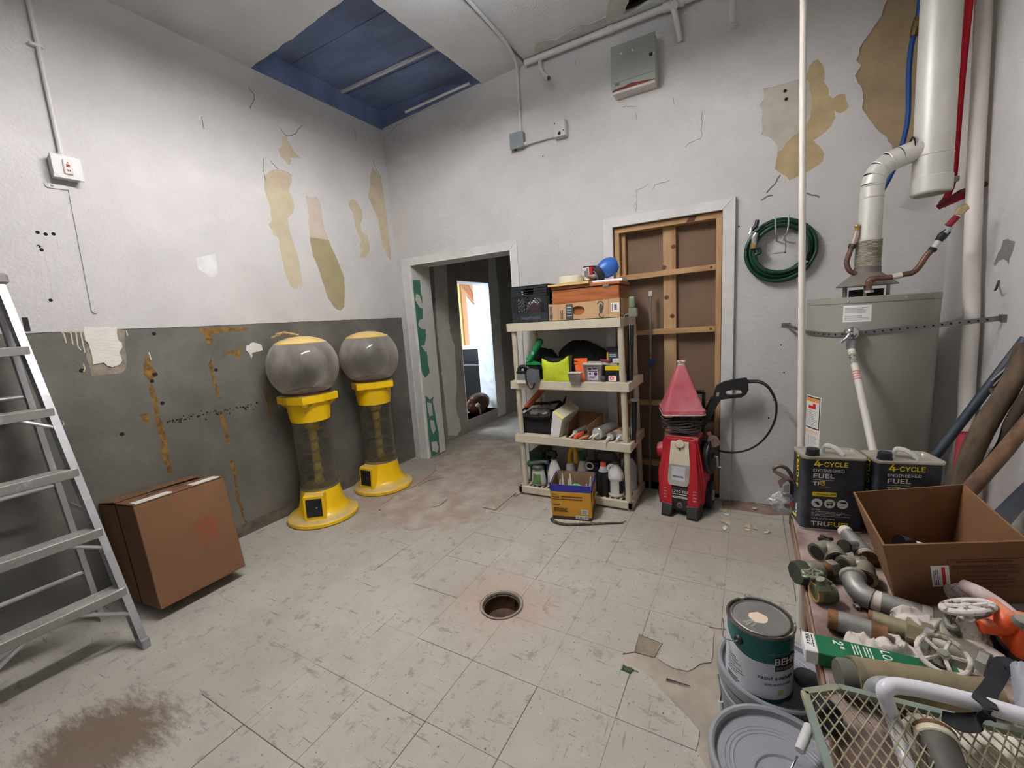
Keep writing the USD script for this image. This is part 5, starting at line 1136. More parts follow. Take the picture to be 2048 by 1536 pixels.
t.add('trigger', hull([h0 + d for d in ([-.05, -.015, .04], [-.05, .015, .04], [.035, -.015, .03], [.035, .015, .03], [-.05, 0, .065], [.035, 0, .09])]), M('deep_green', (14, 84, 50)))
t.done()
t = T('oil_can', 'black and grey canister with a round handle, behind the right corner of the yellow carton', 'canister')
c = (-1.0, 2.99, Z4)
t.add('body', rbx(-1.045, -.965, 2.95, 3.03, Z4, Z4 + .235, .012), M('black_canister', (34, 34, 36), .4))
t.add('handle', tube([(-1.035 + .028 * math.cos(a), 2.946, Z4 + .205 + .026 * math.sin(a)) for a in np.linspace(0, 2 * math.pi, 16)], .006, 8, 0), M('pale_grey', (176, 176, 176), .4))
t.add('tank', blob((-.95, 3.1, Z4 + .22), (.085, .07, .09), 5, .05), M('dark_grey_tank', (90, 88, 86), .5), smooth=60)
t.add('tank_handle', tube([(-1.03, 3.06, Z4 + .2), (-1.03, 3.06, Z4 + .3), (-.97, 3.07, Z4 + .335), (-.92, 3.08, Z4 + .32)], .01, 10, 5), M('dark_grey_tank', (90, 88, 86)))
t.done()
t = T('jug', 'black bottle with a red cap, left of the white jug on the bottom shelf', 'bottle')
c = (-.925, 2.93, Z4)
bottle(t, c, [(0, 0), (.036, 0), (.04, .006), (.04, .16), (.034, .19), (.024, .205), (.02, .225), (0, .225)], M('black_bottle', (30, 30, 32), .35), .9)
t.add('shoulder', lathe([(.0365, .186), (.027, .206), (.0225, .226)], 24, c, caps=False), M('pale_grey', (176, 176, 176), .4))
t.add('cap', lathe([(.022, .225), (.022, .25), (.018, .256), (0, .256)], 18, c), M('red_cap', (208, 78, 54), .45))
t.done()
def gallon(name, label, c, cap, body, lab, hside=1):
    t = T(name, label, 'jug')
    bottle(t, c, [(0, 0), (.052, 0), (.058, .008), (.058, .018), (.052, .024), (.052, .125), (.058, .132), (.06, .15), (.056, .175), (.034, .218), (.022, .235), (.022, .25), (0, .25)], body)
    x, y, z = c
    t.add('handle', tube([(x - .05 * hside, y - .01, z + .155), (x - .056 * hside, y - .012, z + .195), (x - .045 * hside, y - .01, z + .226), (x - .018, y, z + .232)], .012, 12, 5), body)
    t.add('cap', lathe([(.026, .245), (.026, .265), (.022, .27), (0, .27)], 20, c), cap)
    if lab:
        t.add('label', wrap(c, .0524, 120, 232, .03, .122, n=16), lab); t.add('label', wrap(c, .0524, -50, 30, .03, .122, n=12), lab)
    return t.done()
gallon('jug', 'white jug with a side handle and a green cap on the bottom shelf', (-.838, 2.955, Z4), M('olive_green_cap', (66, 88, 44), .5), wpl, M('black_label', (44, 46, 50), .4))
gallon('jug', 'pale jug with a dark blue cap behind the white green-capped jug', (-.775, 3.12, Z4), M('navy_cap', (36, 46, 110), .5), M('bluish_plastic', (176, 182, 196), .4), None)

# ---- printed yellow carton on the floor, with caulk tubes standing in it
ycard = M('ochre_card', (198, 144, 46), .6, var=.05, vs=5)
CXA = frame((-1.187, 2.562, 0), (.268, .055, 0), (-.055, .268, 0)) @ trimesh.transformations.rotation_matrix(math.radians(1.5), (1, 0, 0))
w, dpt, h = .275, .24, .262
kx = .006
def wall(p):   # thin panel through 4 points, thickness inwards
    return hull(p)
t = T('carton', 'yellow printed carton with a blue rim on the floor before the shelf unit', 'cardboard box', A=CXA)
W = .0035
def panel(a, b, z0, z1, fl_=0.):
    a, b = np.array(a, float), np.array(b, float); n_ = np.array([-(b - a)[1], (b - a)[0]]); n_ /= np.linalg.norm(n_)
    return hull([(*(p + n_ * k - n_ * fl_ * (z / h)), z) for p in (a, b) for k in (0, W) for z in (z0, z1)])
cn = [(0, 0), (w, 0), (w, dpt), (0, dpt)]
for i, nm in enumerate(('front', 'right_side', 'back', 'left_side')):
    a, b = cn[i], cn[(i + 1) % 4]
    q = t.add(nm, panel(a, b, 0.026, h - .05, .010), ycard)
    t.add('rim_band', panel(a, b, h - .05, h, .010), M('blue_rim', (40, 40, 140), .5, var=.04), parent=q)
    t.add('base_band', panel(a, b, 0, .026, .010), M('dark_brown_band', (62, 36, 30), .6), parent=q)
    t.add('lining', panel(np.array(a) * .96 + np.array((w, dpt)) * .02, np.array(b) * .96 + np.array((w, dpt)) * .02, .01, h - .001, .010), M('brown_lining', (140, 112, 84), .85), parent=q)
t.add('floor', bx(.004, w - .004, .004, dpt - .004, 0.001, .004), card_d)
FP = frame((0, -.0006, 0), (1, 0, 0), (0, -.010 / h, 1))
for args in (((.008, h - .075), 0, .03, (0,), .006), ((.008, h - .095), 0, .05, (0,), .006), ((.008, h - .11), 0, .08, (0,), .005), ((.07, h - .09), 0, .15, (0, -.02), .008), ((.01, h - .15), 0, .05, (0,), .007), ((.012, .06), 0, .1, (0, .008, .016, .024), .0045)):
    (x, z), x0, x1, ys, hh = args
    t.add('print', lines(at(FP, x, z, .0005), x0, x1, ys, hh, .0005, int(x * 1000 + z * 1000), .1), M('brown_print', (92, 60, 26), .7))
for (x, z, w_, h_) in ((.205, .052, .048, .034), (.165, .012, .088, .026)):
    q = t.add('label', put(bx(x, x + w_, z, z + h_, 0.0003, .001), FP), lbl); t.add('barcode', barcode(at(FP, x + .004, z + .004, .001), w_ - .008, h_ - .008, .0005, 3), M('barcode_grey', (110, 108, 112)), parent=q)
RP = frame((w + .0012, 0, 0), (0, 1, 0), (.01 / h, 0, 1))
t.add('print', [lines(at(RP, .03, .03, .0004), 0, .17, (0, .012, .024, .036, .048), .007, .0005, 5, .3), lines(at(RP, .05, .14, .0004), 0, .13, (0, .022), .012, .0005, 6, .1)], M('brown_print', (92, 60, 26)))
t.done()
def w2(p): return (CXA @ np.array([*p, 1]))[:3]
nz = M('nozzle_white', (228, 226, 220))
for k, (x, y, hh, lab) in enumerate(((.045, .06, .262, 'leftmost caulk tube standing in the yellow carton'), (.062, .10, .29, 'caulk tube with the tall nozzle at the back left of the yellow carton'), (.105, .06, .268, 'short-nozzled caulk tube second from left at the front of the yellow carton'), (.118, .10, .29, 'tall-nozzled caulk tube in the middle of the yellow carton'), (.252, .12, .27, 'caulk tube behind the right edge of the yellow carton'), (.238, .05, .24, 'low caulk tube at the right front corner inside the yellow carton'))):
    t = T('caulk_tube', lab, 'caulk tube')
    p = w2((x, y, .006)); top = w2((x + .004, y, hh - .085)); d = top - p; ln_ = np.linalg.norm(d); d /= ln_; r = .022 if k < 4 else .014
    t.add('body', lathe([(0, 0), (r, 0), (r, ln_), (r * .9, ln_ + .004), (.01, ln_ + .008), (0, ln_ + .008)], 20, p, d), wpl)
    t.add('nozzle', lathe([(.0105, 0), (.009, .02), (.004, .09), (0, .09)], 14, p + d * (ln_ + .006), d + [.05 * (-1) ** k, 0, 0]), nz)
    t.done()
gc = w2((.165, .07, .205))
simple('plastic_wrap', 'crumpled clear green plastic wrap in the yellow carton', 'wrapper', blob(gc, (.04, .04, .035), 31, .35, 3, 3), M('green_wrap', (88, 190, 140), .2, var=.3, vs=30, bump=.6, bs=40))
pts = [(-1.18, 2.528, .014), (-1.15, 2.505, .010), (-1.07, 2.497, .009), (-.97, 2.54, .009), (-.88, 2.585, .009), (-.80, 2.625, .008), (-.716, 2.667, .006)]
t = T('pry_bar', 'dark bent iron bar lying on the floor in front of the yellow carton', 'bar')
t.add('bar', tube(pts, [.013, .012, .009, .009, .008, .007, .004], 10, 5), M('dark_iron', (70, 62, 58), .6, .4, var=.3, vs=30, c2=(120, 110, 102), thr=(.55, .62)))
t.add('claw', tube([(-.73, 2.662, .008), (-.71, 2.672, .012), (-.70, 2.682, .018)], [.004, .004, .002], 8, 3), M('dark_iron', (70, 62, 58)))
t.done()

# ---- tools hung on the right side of the shelf unit
tb = M('dark_tube', (44, 48, 50), .3, .3, var=.1)
t = T('reach_tool', 'long dark telescopic tool with a sage green handle hung beside the shelf unit', 'tool')
def hp(u, v, y=2.98): return gy(u, v, y)
h0 = hp(1264, 600); a0 = hp(1262, 650); a1 = hp(1260, 762); b0 = hp(1268, 800); b1 = hp(1266, 885)
t.add('handle', rbx(h0[0] - .02, h0[0] + .022, 2.96, 3.0, h0[2] - .055, h0[2] + .025, .012), M('sage_green', (104, 124, 92), .5, var=.1))
t.add('bracket', [rbx(h0[0] - .022, h0[0] + .034, 2.955, 3.005, h0[2] - .115, h0[2] - .055, .006)], M('sage_grey', (128, 128, 112), .5))
t.add('tube', cy(a0, a1, .021, n=16), tb)
t.add('rod', cy(a0 + [-.006, -.022, .01], b1 + [-.006, -.022, .02], .003, n=6), chrome)
t.add('spring', tube([(a1[0] + .022 * math.cos(x), 2.98 + .022 * math.sin(x), a1[2] - .004 - x * .0026) for x in np.linspace(0, 26, 90)], .0035, 6, 0), chrome)
t.add('ring', lathe([(.024, -.008), (.03, -.006), (.03, .006), (.024, .008)], 20, b0), M('pale_grey', (176, 176, 176)))
t.add('tube', cy(b0, b1, .022, n=16), tb)
t.add('hook', tube([hp(1246, 640, 2.93), hp(1250, 630, 2.94), hp(1258, 629, 2.96), hp(1264, 636, 2.98), hp(1266, 646, 2.98)], .003, 6, 4), chrome)
t.done()
simple('rag', 'scrap of blue cloth sticking out behind the shelf unit at its right side', 'cloth', sheet([(-.655, 3.296, .975), (-.63, 3.30, .99), (-.60, 3.304, 1.06), (-.665, 3.296, 1.05)], .01, .004, 3, 8, .004), M('blue_cloth', (48, 74, 104), .8))
# ------------------------------------------------------------------ red pressure washer
red = M('red_plastic', (172, 26, 38), .42, var=.08, vs=5, dust=(190, 128, 122), dustn=(.2, .9))
creamp = M('cream_plastic', (216, 206, 180), .45, var=.05)
blkd = M('dusty_black', (46, 46, 46), .6, var=.2, vs=10, dust=(120, 112, 104), dustn=(.5, 1.))
WA = rotz((-.385, 2.93, 0), -4)     # local: x right, y back, origin between the front feet
pw = T('pressure_washer', 'red pressure washer with a cream front panel and black feet', 'pressure washer', A=WA)
def slab(pr, y0, y1, b=.012):
    """front outline extruded in depth with eased edges"""
    p = Polygon(pr); return cat(ext(p.buffer(-b), y1 - y0, frame((0, y1, 0), (1, 0, 0), (0, 0, 1))), ext(p, y1 - y0 - b * 1.2, frame((0, y1, 0), (1, 0, 0), (0, 0, 1))))
pw.add('body', slab([(-.15, .06), (.075, .06), (.14, .09), (.145, .25), (.125, .40), (.10, .535), (.06, .55), (-.10, .55), (-.125, .52), (-.13, .42), (-.155, .3)], .02, .28), red, smooth=30)
pillar = lambda s: hull([(s * a, y, z) for a, y, z in ((.05, -.03, .06), (.118, -.03, .06), (.05, .06, .06), (.13, .06, .06), (.052, -.035, .2), (.115, -.035, .2), (.13, .06, .25), (.06, .0, .42), (.098, .005, .42), (.055, .02, .535), (.088, .025, .535), (.12, .08, .42), (.1, .08, .54), (.055, .1, .54), (.05, .06, .2))])
for s in (-1, 1):
    p = pw.add('front_pillar', pillar(s), red)
    for k in range(4):
        pw.add('vent_slot', hull([(s * a, y, .13 + k * .022 + dz) for a, y in ((.085, -.0365), (.105, -.0365), (.105, -.03), (.085, -.03)) for dz in (0, .007)]), M('slot_pale', (196, 130, 130), .5), parent=p)
pw.add('front_panel', hull([(x, y, z) for x, y, z in ((-.062, .0, .52), (.05, .0, .52), (-.075, -.012, .36), (.062, -.012, .36), (-.082, -.026, .24), (.06, -.026, .24), (-.062, .05, .53), (.05, .05, .53), (-.08, .05, .24), (.06, .05, .24))]), creamp)
lp = pw.add('label_panel', hull([(x, y, z) for x, y, z in ((-.079, -.027, .255), (.060, -.027, .255), (-.074, -.016, .37), (.058, -.016, .37), (-.07, -.031, .225), (.045, -.031, .225), (-.07, .04, .225), (.05, .04, .225), (-.07, .04, .36), (.05, .04, .36))]), M('grey_label_frame', (168, 162, 156), .45))
NA = frame((-.008, -.0232, .305), (1, 0, 0), (0, .096, 1)) @ np.diag([1, 1, 1, 1.])
pw.add('label', put(bx(-.045, .043, -.045, .05, 0, .0022, .001), at(NA, 0, 0, -.0012)), M('silver_label', (206, 206, 212), .35, .2), parent=lp)
pw.add('print', [lines(at(NA, -.038, -.016, .001), 0, .07, (0, -.007), .004, .0006, 3, .1)], ink_k, parent=lp)
pw.add('latch', [put(lathe([(.0, .012), (.028, .012), (.028, 0)], 24), frame((-.004, -.0, .515), (1, 0, 0), (0, .1, 1))), ], creamp)
pw.add('latch_slot', ext(Polygon([(-.03, .012), (.03, .012), (.024, -.004), (.008, -.014), (.0, -.03), (-.008, -.014), (-.024, -.004)]), .004, frame((-.004, -.008, .50), (1, 0, 0), (0, .06, 1))), ink_k)
pw.add('lower_front', hull([(x, y, z) for x in (-.075, .075) for y, z in ((-.012, .05), (-.03, .21), (.05, .05), (.05, .21))]), blkd)
LF = frame((-.0, -.0215, .13), (1, 0, 0), (0, -.112, 1))
pw.add('print', [text('1750 PSI', .018, at(LF, 0, .045), .0008, True, True)], pap)
pw.add('print', [lines(at(LF, -.05, .03), 0, .1, (0, -.018, -.027), .006, .0008, 8, .2)], pap)
pw.add('water_inlet', [put(lathe([(.02, 0), (.02, .02), (.014, .022), (.014, .006), (0, .006)], 6), frame((.0, -.01, .085), (1, 0, 0), (0, 0, 1)))], M('inlet_steel', (150, 146, 140), .4, .7))
pw.add('under_tray', bx(-.11, .11, .0, .2, .025, .07, .01), blkd)
for s in (-1, 1):
    pw.add('foot', hull([(s * a, y, z) for a, y, z in ((.048, -.05, .005), (.118, -.05, .005), (.048, .06, 0), (.132, .06, 0), (.046, -.045, .085), (.115, -.038, .095), (.132, .06, .105), (.046, .06, .09), (.06, -.058, .02), (.108, -.058, .02))]), blkd)
pw.add('side_knob', lathe([(.055, 0), (.055, .03), (.045, .045), (0, .05)], 28, (-.135, .12, .42), (-1, -.1, 0)), red, smooth=40)
for s in (-1, 1):
    w_ = pw.add('wheel', [lathe([(.04, -.02), (.09, -.022), (.1, -.012), (.1, .012), (.09, .022), (.04, .02)], 36, (s * .155, .2, .1), (s, 0, 0))], blk, smooth=40)
    pw.add('hub', lathe([(.04, .018), (.035, .028), (0, .03)], 20, (s * .155, .2, .1), (s, 0, 0)), gpl, parent=w_)
rl = pw.add('hose_reel', [lathe([(.03, 0), (.125, 0), (.125, .008), (.05, .012), (.05, .05), (.125, .054), (.125, .062), (.03, .064)], 36, (.115, .16, .40), (1, -.15, 0))], blk, smooth=35)
pw.add('hose_wrap', [tube([(.135 + k * .011 - .15 * 0, .16 + r * math.cos(a) - .002 * k, .40 + r * math.sin(a)) for a in np.linspace(0, 6.3, 28)], .0065, 8, 0) for k, r in ((0, .09), (1, .092), (2, .09), (3, .088))], M('black_hose', (30, 30, 32), .5), parent=rl)
pw.add('reel_crank', [tube([(.185, .15, .40), (.205, .15, .40), (.21, .15, .33), (.235, .15, .33)], .009, 8, 0), hull([(.18, .1, .39), (.18, .2, .39), (.19, .1, .41), (.19, .2, .41)])], gpl, parent=rl)
for s in (-1, 1):
    pw.add('handle_post', tube([(s * .10, .26, .45), (s * .10, .27, .62), (s * .10, .28, .82)], .012, 10, 0), blk)
pw.add('handle_bar', cy((-.1, .28, .82), (.1, .28, .82), .013, n=12), blk)
rng = random.Random(9)
pw.add('power_cord', [tube([(.0 + (.115 + .012 * k % .02) * math.cos(a) - .02, .14 + .10 * math.sin(a), .575 + .016 * k + .008 * math.sin(3 * a + k)) for a in np.linspace(.3 * k, .3 * k + 6.0, 34)], .0055, 8, 0) for k in range(6)], M('grey_cord', (74, 72, 72), .55))
pw.add('hook_post', [bx(-.03, .03, .1, .16, .545, .70, .006)], blk)
pw.done()
def wp(x, y, z): return (WA @ np.array([x, y, z, 1]))[:3]
# the red funnel standing on the washer
dred = M('dusty_red', (176, 78, 88), .75, var=.16, vs=7, c2=(190, 118, 122), thr=(.35, .7), bump=.2, bs=30)
t = T('funnel', 'dusty red pyramid-shaped funnel standing upside down on top of the pressure washer', 'funnel', A=rotz(wp(-.02, .13, .705), 16))
def sqr(w, z, rr=.02): return [(x, y, z) for x, y in list(sbox(-w + rr, -w + rr, w - rr, w - rr).buffer(rr, 4).exterior.coords)[:-1]]
rings = [sqr(.132, .0, .03), sqr(.135, .004, .03), sqr(.135, .034, .03), sqr(.122, .044, .025)]
for k in np.linspace(0, 1, 8)[1:]:
    rings.append(sqr(.122 * (1 - k) + .026 * k, .044 + .285 * k, .025 * (1 - k) + .018 * k))
t.add('cone', ring_mesh(rings, True, False), dred, smooth=35)
t.add('rim_edge', ring_mesh([sqr(.136, .0, .03), sqr(.1375, .003, .03), sqr(.1365, .007, .03)], False, False), M('worn_white_edge', (220, 196, 192), .8, var=.25, vs=25))
t.add('spout', lathe([(.026, .325), (.025, .34), (.029, .345), (.03, .355), (.024, .358), (.02, .35), (.02, .33)], 24, caps=False), M('chipped_white_red', (218, 206, 200), .7, c2=(190, 90, 90), thr=(.5, .58), vs=30))
t.done()
# spray gun and its hose
gp = lambda u, v, y=3.17: gy(u, v, y)
t = T('spray_gun', 'black pressure washer gun with a red trigger, stuck upright behind the red funnel', 'spray gun')
gA = gp(1409, 842, 3.22); gB = gp(1434, 790, 3.18); gC = gp(1456, 769, 3.17); gD = gp(1490, 762, 3.17)
t.add('barrel', tube([gp(1403, 850, 3.22), gp(1415, 824, 3.21), gp(1429, 797, 3.18)], [.020, .023, .026], 12, 3), blk)
SA = frame((0, 3.19, 0), (1, 0, 0), (0, 0, 1))
o2 = lambda pts: [tuple(gy(u, v, 3.17)[[0, 2]]) for u, v in cr(1260, 680, 3.841, pts)]
sh_ = Polygon(o2([(560,600),(600,520),(640,450),(655,390),(665,355),(720,325),(780,310),(870,297),(892,295),(902,320),(905,380),(890,410),(860,432),(800,438),(740,445),(695,452),(660,510),(620,590),(580,650),(540,640)])).buffer(.004)
hl = Polygon(o2([(732,400),(745,388),(800,378),(850,384),(864,400),(855,412),(800,422),(745,420)]))
t.add('grip', ext(sh_.difference(hl), .04, SA), blk)
t.add('trigger', ext(Polygon(o2([(728,385),(745,372),(800,358),(850,350),(868,362),(872,392),(862,402),(850,384),(800,376),(745,390),(733,402)])), .024, frame((0, 3.182, 0), (1, 0, 0), (0, 0, 1))), M('red_trigger', (170, 30, 38), .4))
t.add('badge', ext(Polygon(o2([(668,400),(690,395),(682,430),(665,428)])), .003, frame((0, 3.1505, 0), (1, 0, 0), (0, 0, 1))), gpl)
t.done()
hpts = [(1494, 763, 3.17), (1520, 764, 3.15), (1538, 776, 3.13), (1550, 797, 3.12), (1553, 820, 3.12), (1547, 848, 3.14), (1528, 878, 3.17), (1500, 898, 3.19), (1465, 905, 3.21), (1432, 899, 3.22), (1410, 880, 3.22), (1398, 856, 3.21), (1397, 850, 3.2)]
t = T('pressure_hose', 'thin black hose looping from the spray gun back to the pressure washer', 'hose')
t.add('hose', tube([gy(*p) for p in hpts], .0065, 10, 6), M('black_hose', (30, 30, 32), .5))
t.add('strain_relief', tube([gy(*p) for p in hpts[:4]], [.013, .011, .009, .007], 10, 5), blk)
t.done()
c = gy(1424, 877, 3.06)
t = T('soap_bottle', 'small clear plastic bottle with reddish liquid hung on the right of the pressure washer', 'bottle')
ax = np.array([.5, 0, -.85])
t.add('body', lathe([(.0, -.03), (.012, -.03), (.014, -.02), (.03, -.004), (.034, .01), (.034, .045), (.028, .055), (0, .058)], 24, c, ax), clear('pinkish_clear', (226, 210, 208), (190, 160, 158), .12, .5, .15, 12.))
t.add('cap', lathe([(.0, -.052), (.014, -.05), (.014, -.03), (0, -.028)], 16, c, ax), M('pink_cap', (190, 110, 116), .5))
t.done()
# ------------------------------------------------------------------ green hose on its hanger
hosem = M('green_hose', (14, 58, 42), .45, var=.2, vs=10)
hc = gy(1560, 496, YB - .05); rng = random.Random(21)
t = T('garden_hose', 'coiled dark green garden hose hanging on the back wall', 'hose')
for k in range(7):
    r0 = .146 + .021 * (k % 3); yy = YB - .02 - .021 * (k // 3) - .004; oz = -.004 * (k % 3) - rng.uniform(0, .012); ph = rng.uniform(0, 6)
    t.add('coil', tube([(hc[0] + (r0 + .003 * math.sin(2 * a + ph)) * math.cos(a) + rng.uniform(-.001, .001), yy, hc[2] + oz + (r0 + .003 * math.sin(3 * a + ph)) * math.sin(a)) for a in np.linspace(0, 2 * math.pi, 41)[:-1]], .0115, 10, 0, caps=False, closed=True), hosem)
a = gy(1520, 505, YB - .07); b = gy(1508, 472, YB - .08)
t.add('tail', tube([(hc[0] - .13, YB - .055, hc[2] - .08), (hc[0] - .135, YB - .07, hc[2] - .03), a, a + (b - a) * .3], .0115, 10, 5), hosem)
t.add('tie', tube([(hc[0] + .085, YB - .075, hc[2] - .06), (hc[0] + .11, YB - .085, hc[2] - .085), (hc[0] + .145, YB - .07, hc[2] - .105)], .006, 8, 4), M('pale_tie', (168, 176, 170), .6))
t.done()
t = T('hose_nozzle', 'silver hose nozzle with a black lever at the left side of the hose coil', 'nozzle')
p0, p1 = gy(1507, 488, YB - .085), gy(1503, 462, YB - .085)
t.add('body', tube([gy(1508, 490, YB - .088), gy(1509, 474, YB - .09), gy(1513, 466, YB - .09)], [.017, .018, .015], 12, 4), M('nozzle_metal', (186, 186, 180), .35, .8))
t.add('coupling', cy(gy(1507, 497, YB - .085), gy(1507, 487, YB - .087), .019, n=12), M('brass', (176, 148, 86), .35, .8, var=.15))
t.add('lever', tube([gy(1504, 460, YB - .1), gy(1512, 452, YB - .1), gy(1515, 440, YB - .1)], [.012, .014, .012], 10, 4), blk)
t.add('tip', tube([gy(1500, 468, YB - .09), gy(1503, 456, YB - .09)], [.014, .01], 10, 0), M('nozzle_metal', (186, 186, 180)))
t.done()
t = T('hose_hanger', 'white metal hose hanger with two prongs on the back wall inside the hose coil', 'hanger')
t.add('plate', bx(hc[0] - .035, hc[0] + .032, YB - .006, YB - .0005, hc[2] - .025, hc[2] + .06, .002), boxw)
for s in (-.03, .035):
    t.add('prong', tube([(hc[0] + s * .6, YB - .004, hc[2] + .05), (hc[0] + s * .7, YB - .07, hc[2] + .07), (hc[0] + s, YB - .105, hc[2] + .10), (hc[0] + s * 1.1, YB - .108, hc[2] + .185)], .0045, 8, 5), M('pale_prong', (170, 176, 170), .4))
t.done()

# ------------------------------------------------------------------ water heater in the corner
HXc, HYc, HR, HT = .545, 2.848, .265, 1.416
hg = M('heater_grey', (148, 147, 138), .45, .0, var=.04, vs=3)
wh_ = T('water_heater', 'tall grey cylindrical water heater with white labels in the back right corner', 'water heater')
hcen = (HXc, HYc, 0)
wh_.add('shell', lathe([(HR - .03, .06), (HR, .07), (HR, 1.382), (HR - .001, 1.3835), (HR, 1.385)], 96, hcen), hg, smooth=40)
wh_.add('top_cap', lathe([(HR + .001, 1.386), (HR + .002, 1.388), (HR + .002, HT - .003), (HR - .004, HT), (0, HT)], 96, hcen), hg, smooth=40)
wh_.add('base_ring', lathe([(HR - .02, 0), (HR - .02, .07), (0, .07)], 48, hcen), M('dark_base', (60, 60, 58), .6))
q = wh_.add('label', wrap(hcen, HR + .0005, -122, -98.5, 1.297, 1.376, .0008, 16), lbl, label='white instruction label near the top')
def wprint(a0, a1, z0, z1, nrow, seed, mat, par, h=.0022):
    r = random.Random(seed); out = []
    for k in range(nrow):
        z = z1 - (k + 1) * (z1 - z0) / (nrow + 1); e = a1 - r.random() * .3 * (a1 - a0)
        out.append(wrap(hcen, HR + .0012, a0, e, z, z + h, .0005, 12))
    wh_.add('print', out, mat, parent=par)
gpr = M('grey_print', (150, 150, 152), .7)
wprint(-120.5, -100, 1.335, 1.368, 7, 1, gpr, q); wprint(-120.5, -100, 1.30, 1.33, 5, 2, gpr, q)
q = wh_.add('label', wrap(hcen, HR + .0005, -164, -140, .60, .905, .0008, 16), lbl, label='white warning label with an orange band')
wh_.add('label_border', [wrap(hcen, HR + .0012, -163, -141, .725, .731, .0006, 12), wrap(hcen, HR + .0012, -163, -141, .893, .899, .0006, 12), wrap(hcen, HR + .0012, -142, -141, .725, .899, .0006, 3)], ink_k, parent=q)
wh_.add('warning_band', [wrap(hcen, HR + .0012, -163, -142.4, .872, .892, .0006, 12)], M('warning_orange', (226, 150, 70), .6), parent=q)
wh_.add('warning_band', [wrap(hcen, HR + .0012, -163, -142.4, .70, .715, .0006, 12)], M('warning_pale', (226, 190, 160), .6), parent=q)
wh_.add('warning_mark', [wrap(hcen, HR + .0013, -159, -147, .835, .85, .0006, 8), wrap(hcen, HR + .0013, -151, -147, .85, .864, .0006, 5)], M('badge_red', (206, 42, 38)), parent=q)
wprint(-162, -143.5, .735, .83, 9, 3, gpr, q); wprint(-162, -143.5, .61, .69, 8, 4, gpr, q)
wh_.add('faint_plate', wrap(hcen, HR + .0005, -122, -108, .60, .66, .0006, 10), M('faint_emblem', (132, 130, 122), .5))
for a_, z in ((-168, 1.398), (-118, 1.396), (-72, 1.4), (-45, 1.4)):
    a = math.radians(a_); n_ = np.array([math.cos(a), math.sin(a), 0])
    wh_.add('screw', lathe([(0, .004), (.005, .003), (.006, 0)], 10, np.array(hcen) + n_ * (HR + .002) + [0, 0, z], n_), galv)
wh_.done()
# relief valve and its discharge pipe
A_ = math.radians(-112); n_ = np.array([math.cos(A_), math.sin(A_), 0])
rv = np.array([HXc, HYc, 0]) + n_ * HR + [0, 0, 1.245]
t = T('relief_valve', 'round chromed relief valve on the front of the grey water heater', 'valve')
t.add('body', blob(rv + n_ * .035, (.032, .032, .036), 1, .02, 1, 3), chrome, smooth=60)
t.add('stem', cy(rv + n_ * .003, rv + n_ * .03, .016, n=14), chrome)
t.add('lever', tube([rv + n_ * .07 + [0, 0, .0], rv + n_ * .078 + [-.01, 0, -.02], rv + n_ * .07 + [-.03, 0, -.04]], .006, 8, 3), galv)
t.add('outlet', cy(rv + n_ * .042 + [0, 0, -.03], rv + n_ * .046 + [.004, 0, -.075], .019, .017, 14), galv)
t.done()
d0 = rv + n_ * .046 + [.004, 0, -.072]; d1 = gd(1749, 915, 1.80)
t = T('discharge_pipe', 'slanting white plastic pipe running down from the relief valve in front of the water heater', 'pipe')
dd = d1 - d0; d1 = d0 + dd * 2.4
t.add('pipe', cy(d0, d0 + dd * (d0[2] - .42) / -dd[2], .0145, n=14), M('white_pipe', (222, 216, 208), .45, var=.03))
u_ = dd / np.linalg.norm(dd)
t.add('label', cy(d0 + u_ * .02, d0 + u_ * .09, .0149, n=14, caps=False), M('pipe_label', (196, 194, 184), .5))
t.add('print', cy(d0 + u_ * .035, d0 + u_ * .085, .0152, n=14, caps=False), M('pipe_print', (150, 148, 138), .6, c2=(60, 60, 58), thr=(.52, .58), vs=120))
t.add('red_print', [cy(d0 + u_ * (.125 + .013 * k), d0 + u_ * (.132 + .013 * k), .0147, n=14, caps=False) for k in range(4)], M('pale_red_print', (206, 130, 122), .6))
t.done()
# strap round the heater
gal2 = M('strap_steel', (128, 128, 126), .45, .7, var=.15, vs=20)
zL, zF, zR = 1.262, 1.236, 1.286
pL = np.array([.215, YB - .003]); pR = np.array([XR - .004, 2.63]); c2 = np.array([HXc, HYc]); rr = HR + .0045
def tang(p, side):
    d = c2 - p; L_ = np.linalg.norm(d); th = math.asin(rr / L_) * side; a = math.atan2(d[1], d[0]) + th; ln_ = math.sqrt(L_ * L_ - rr * rr)
    return p + ln_ * np.array([math.cos(a), math.sin(a)])
tL, tR = tang(pL, -1), tang(pR, 1)
aL, aR = math.atan2(*(tL - c2)[::-1]), math.atan2(*(tR - c2)[::-1])
if aL > 0: aL -= 2 * math.pi
arc = [c2 + rr * np.array([math.cos(a), math.sin(a)]) for a in np.linspace(aL, aR, 40)]
P2 = [pL, (pL + tL) / 2] + arc + [(arc[-1] + pR) / 2, pR]; s_ = np.r_[0, np.cumsum([np.linalg.norm(np.array(b) - np.array(a)) for a, b in zip(P2, P2[1:])])]
mid = s_[21]; zs = np.interp(s_, [0, mid, s_[-1]], [zL, zF, zR])
rings = []
for i, p in enumerate(P2):
    a, b = P2[max(i - 1, 0)], P2[min(i + 1, len(P2) - 1)]; tv = np.array(b) - np.array(a); nn = np.array([tv[1], -tv[0]]) / np.linalg.norm(tv)
    rings.append([(*(np.array(p) + nn * k), zs[i] + z) for k, z in ((0, -.011), (.0018, -.011), (.0018, .011), (0, .011))])
t = T('strap', 'perforated galvanised steel strap round the water heater, fixed to both walls', 'strap')
t.add('band', ring_mesh(rings), gal2)
hl_ = []; s0 = .03
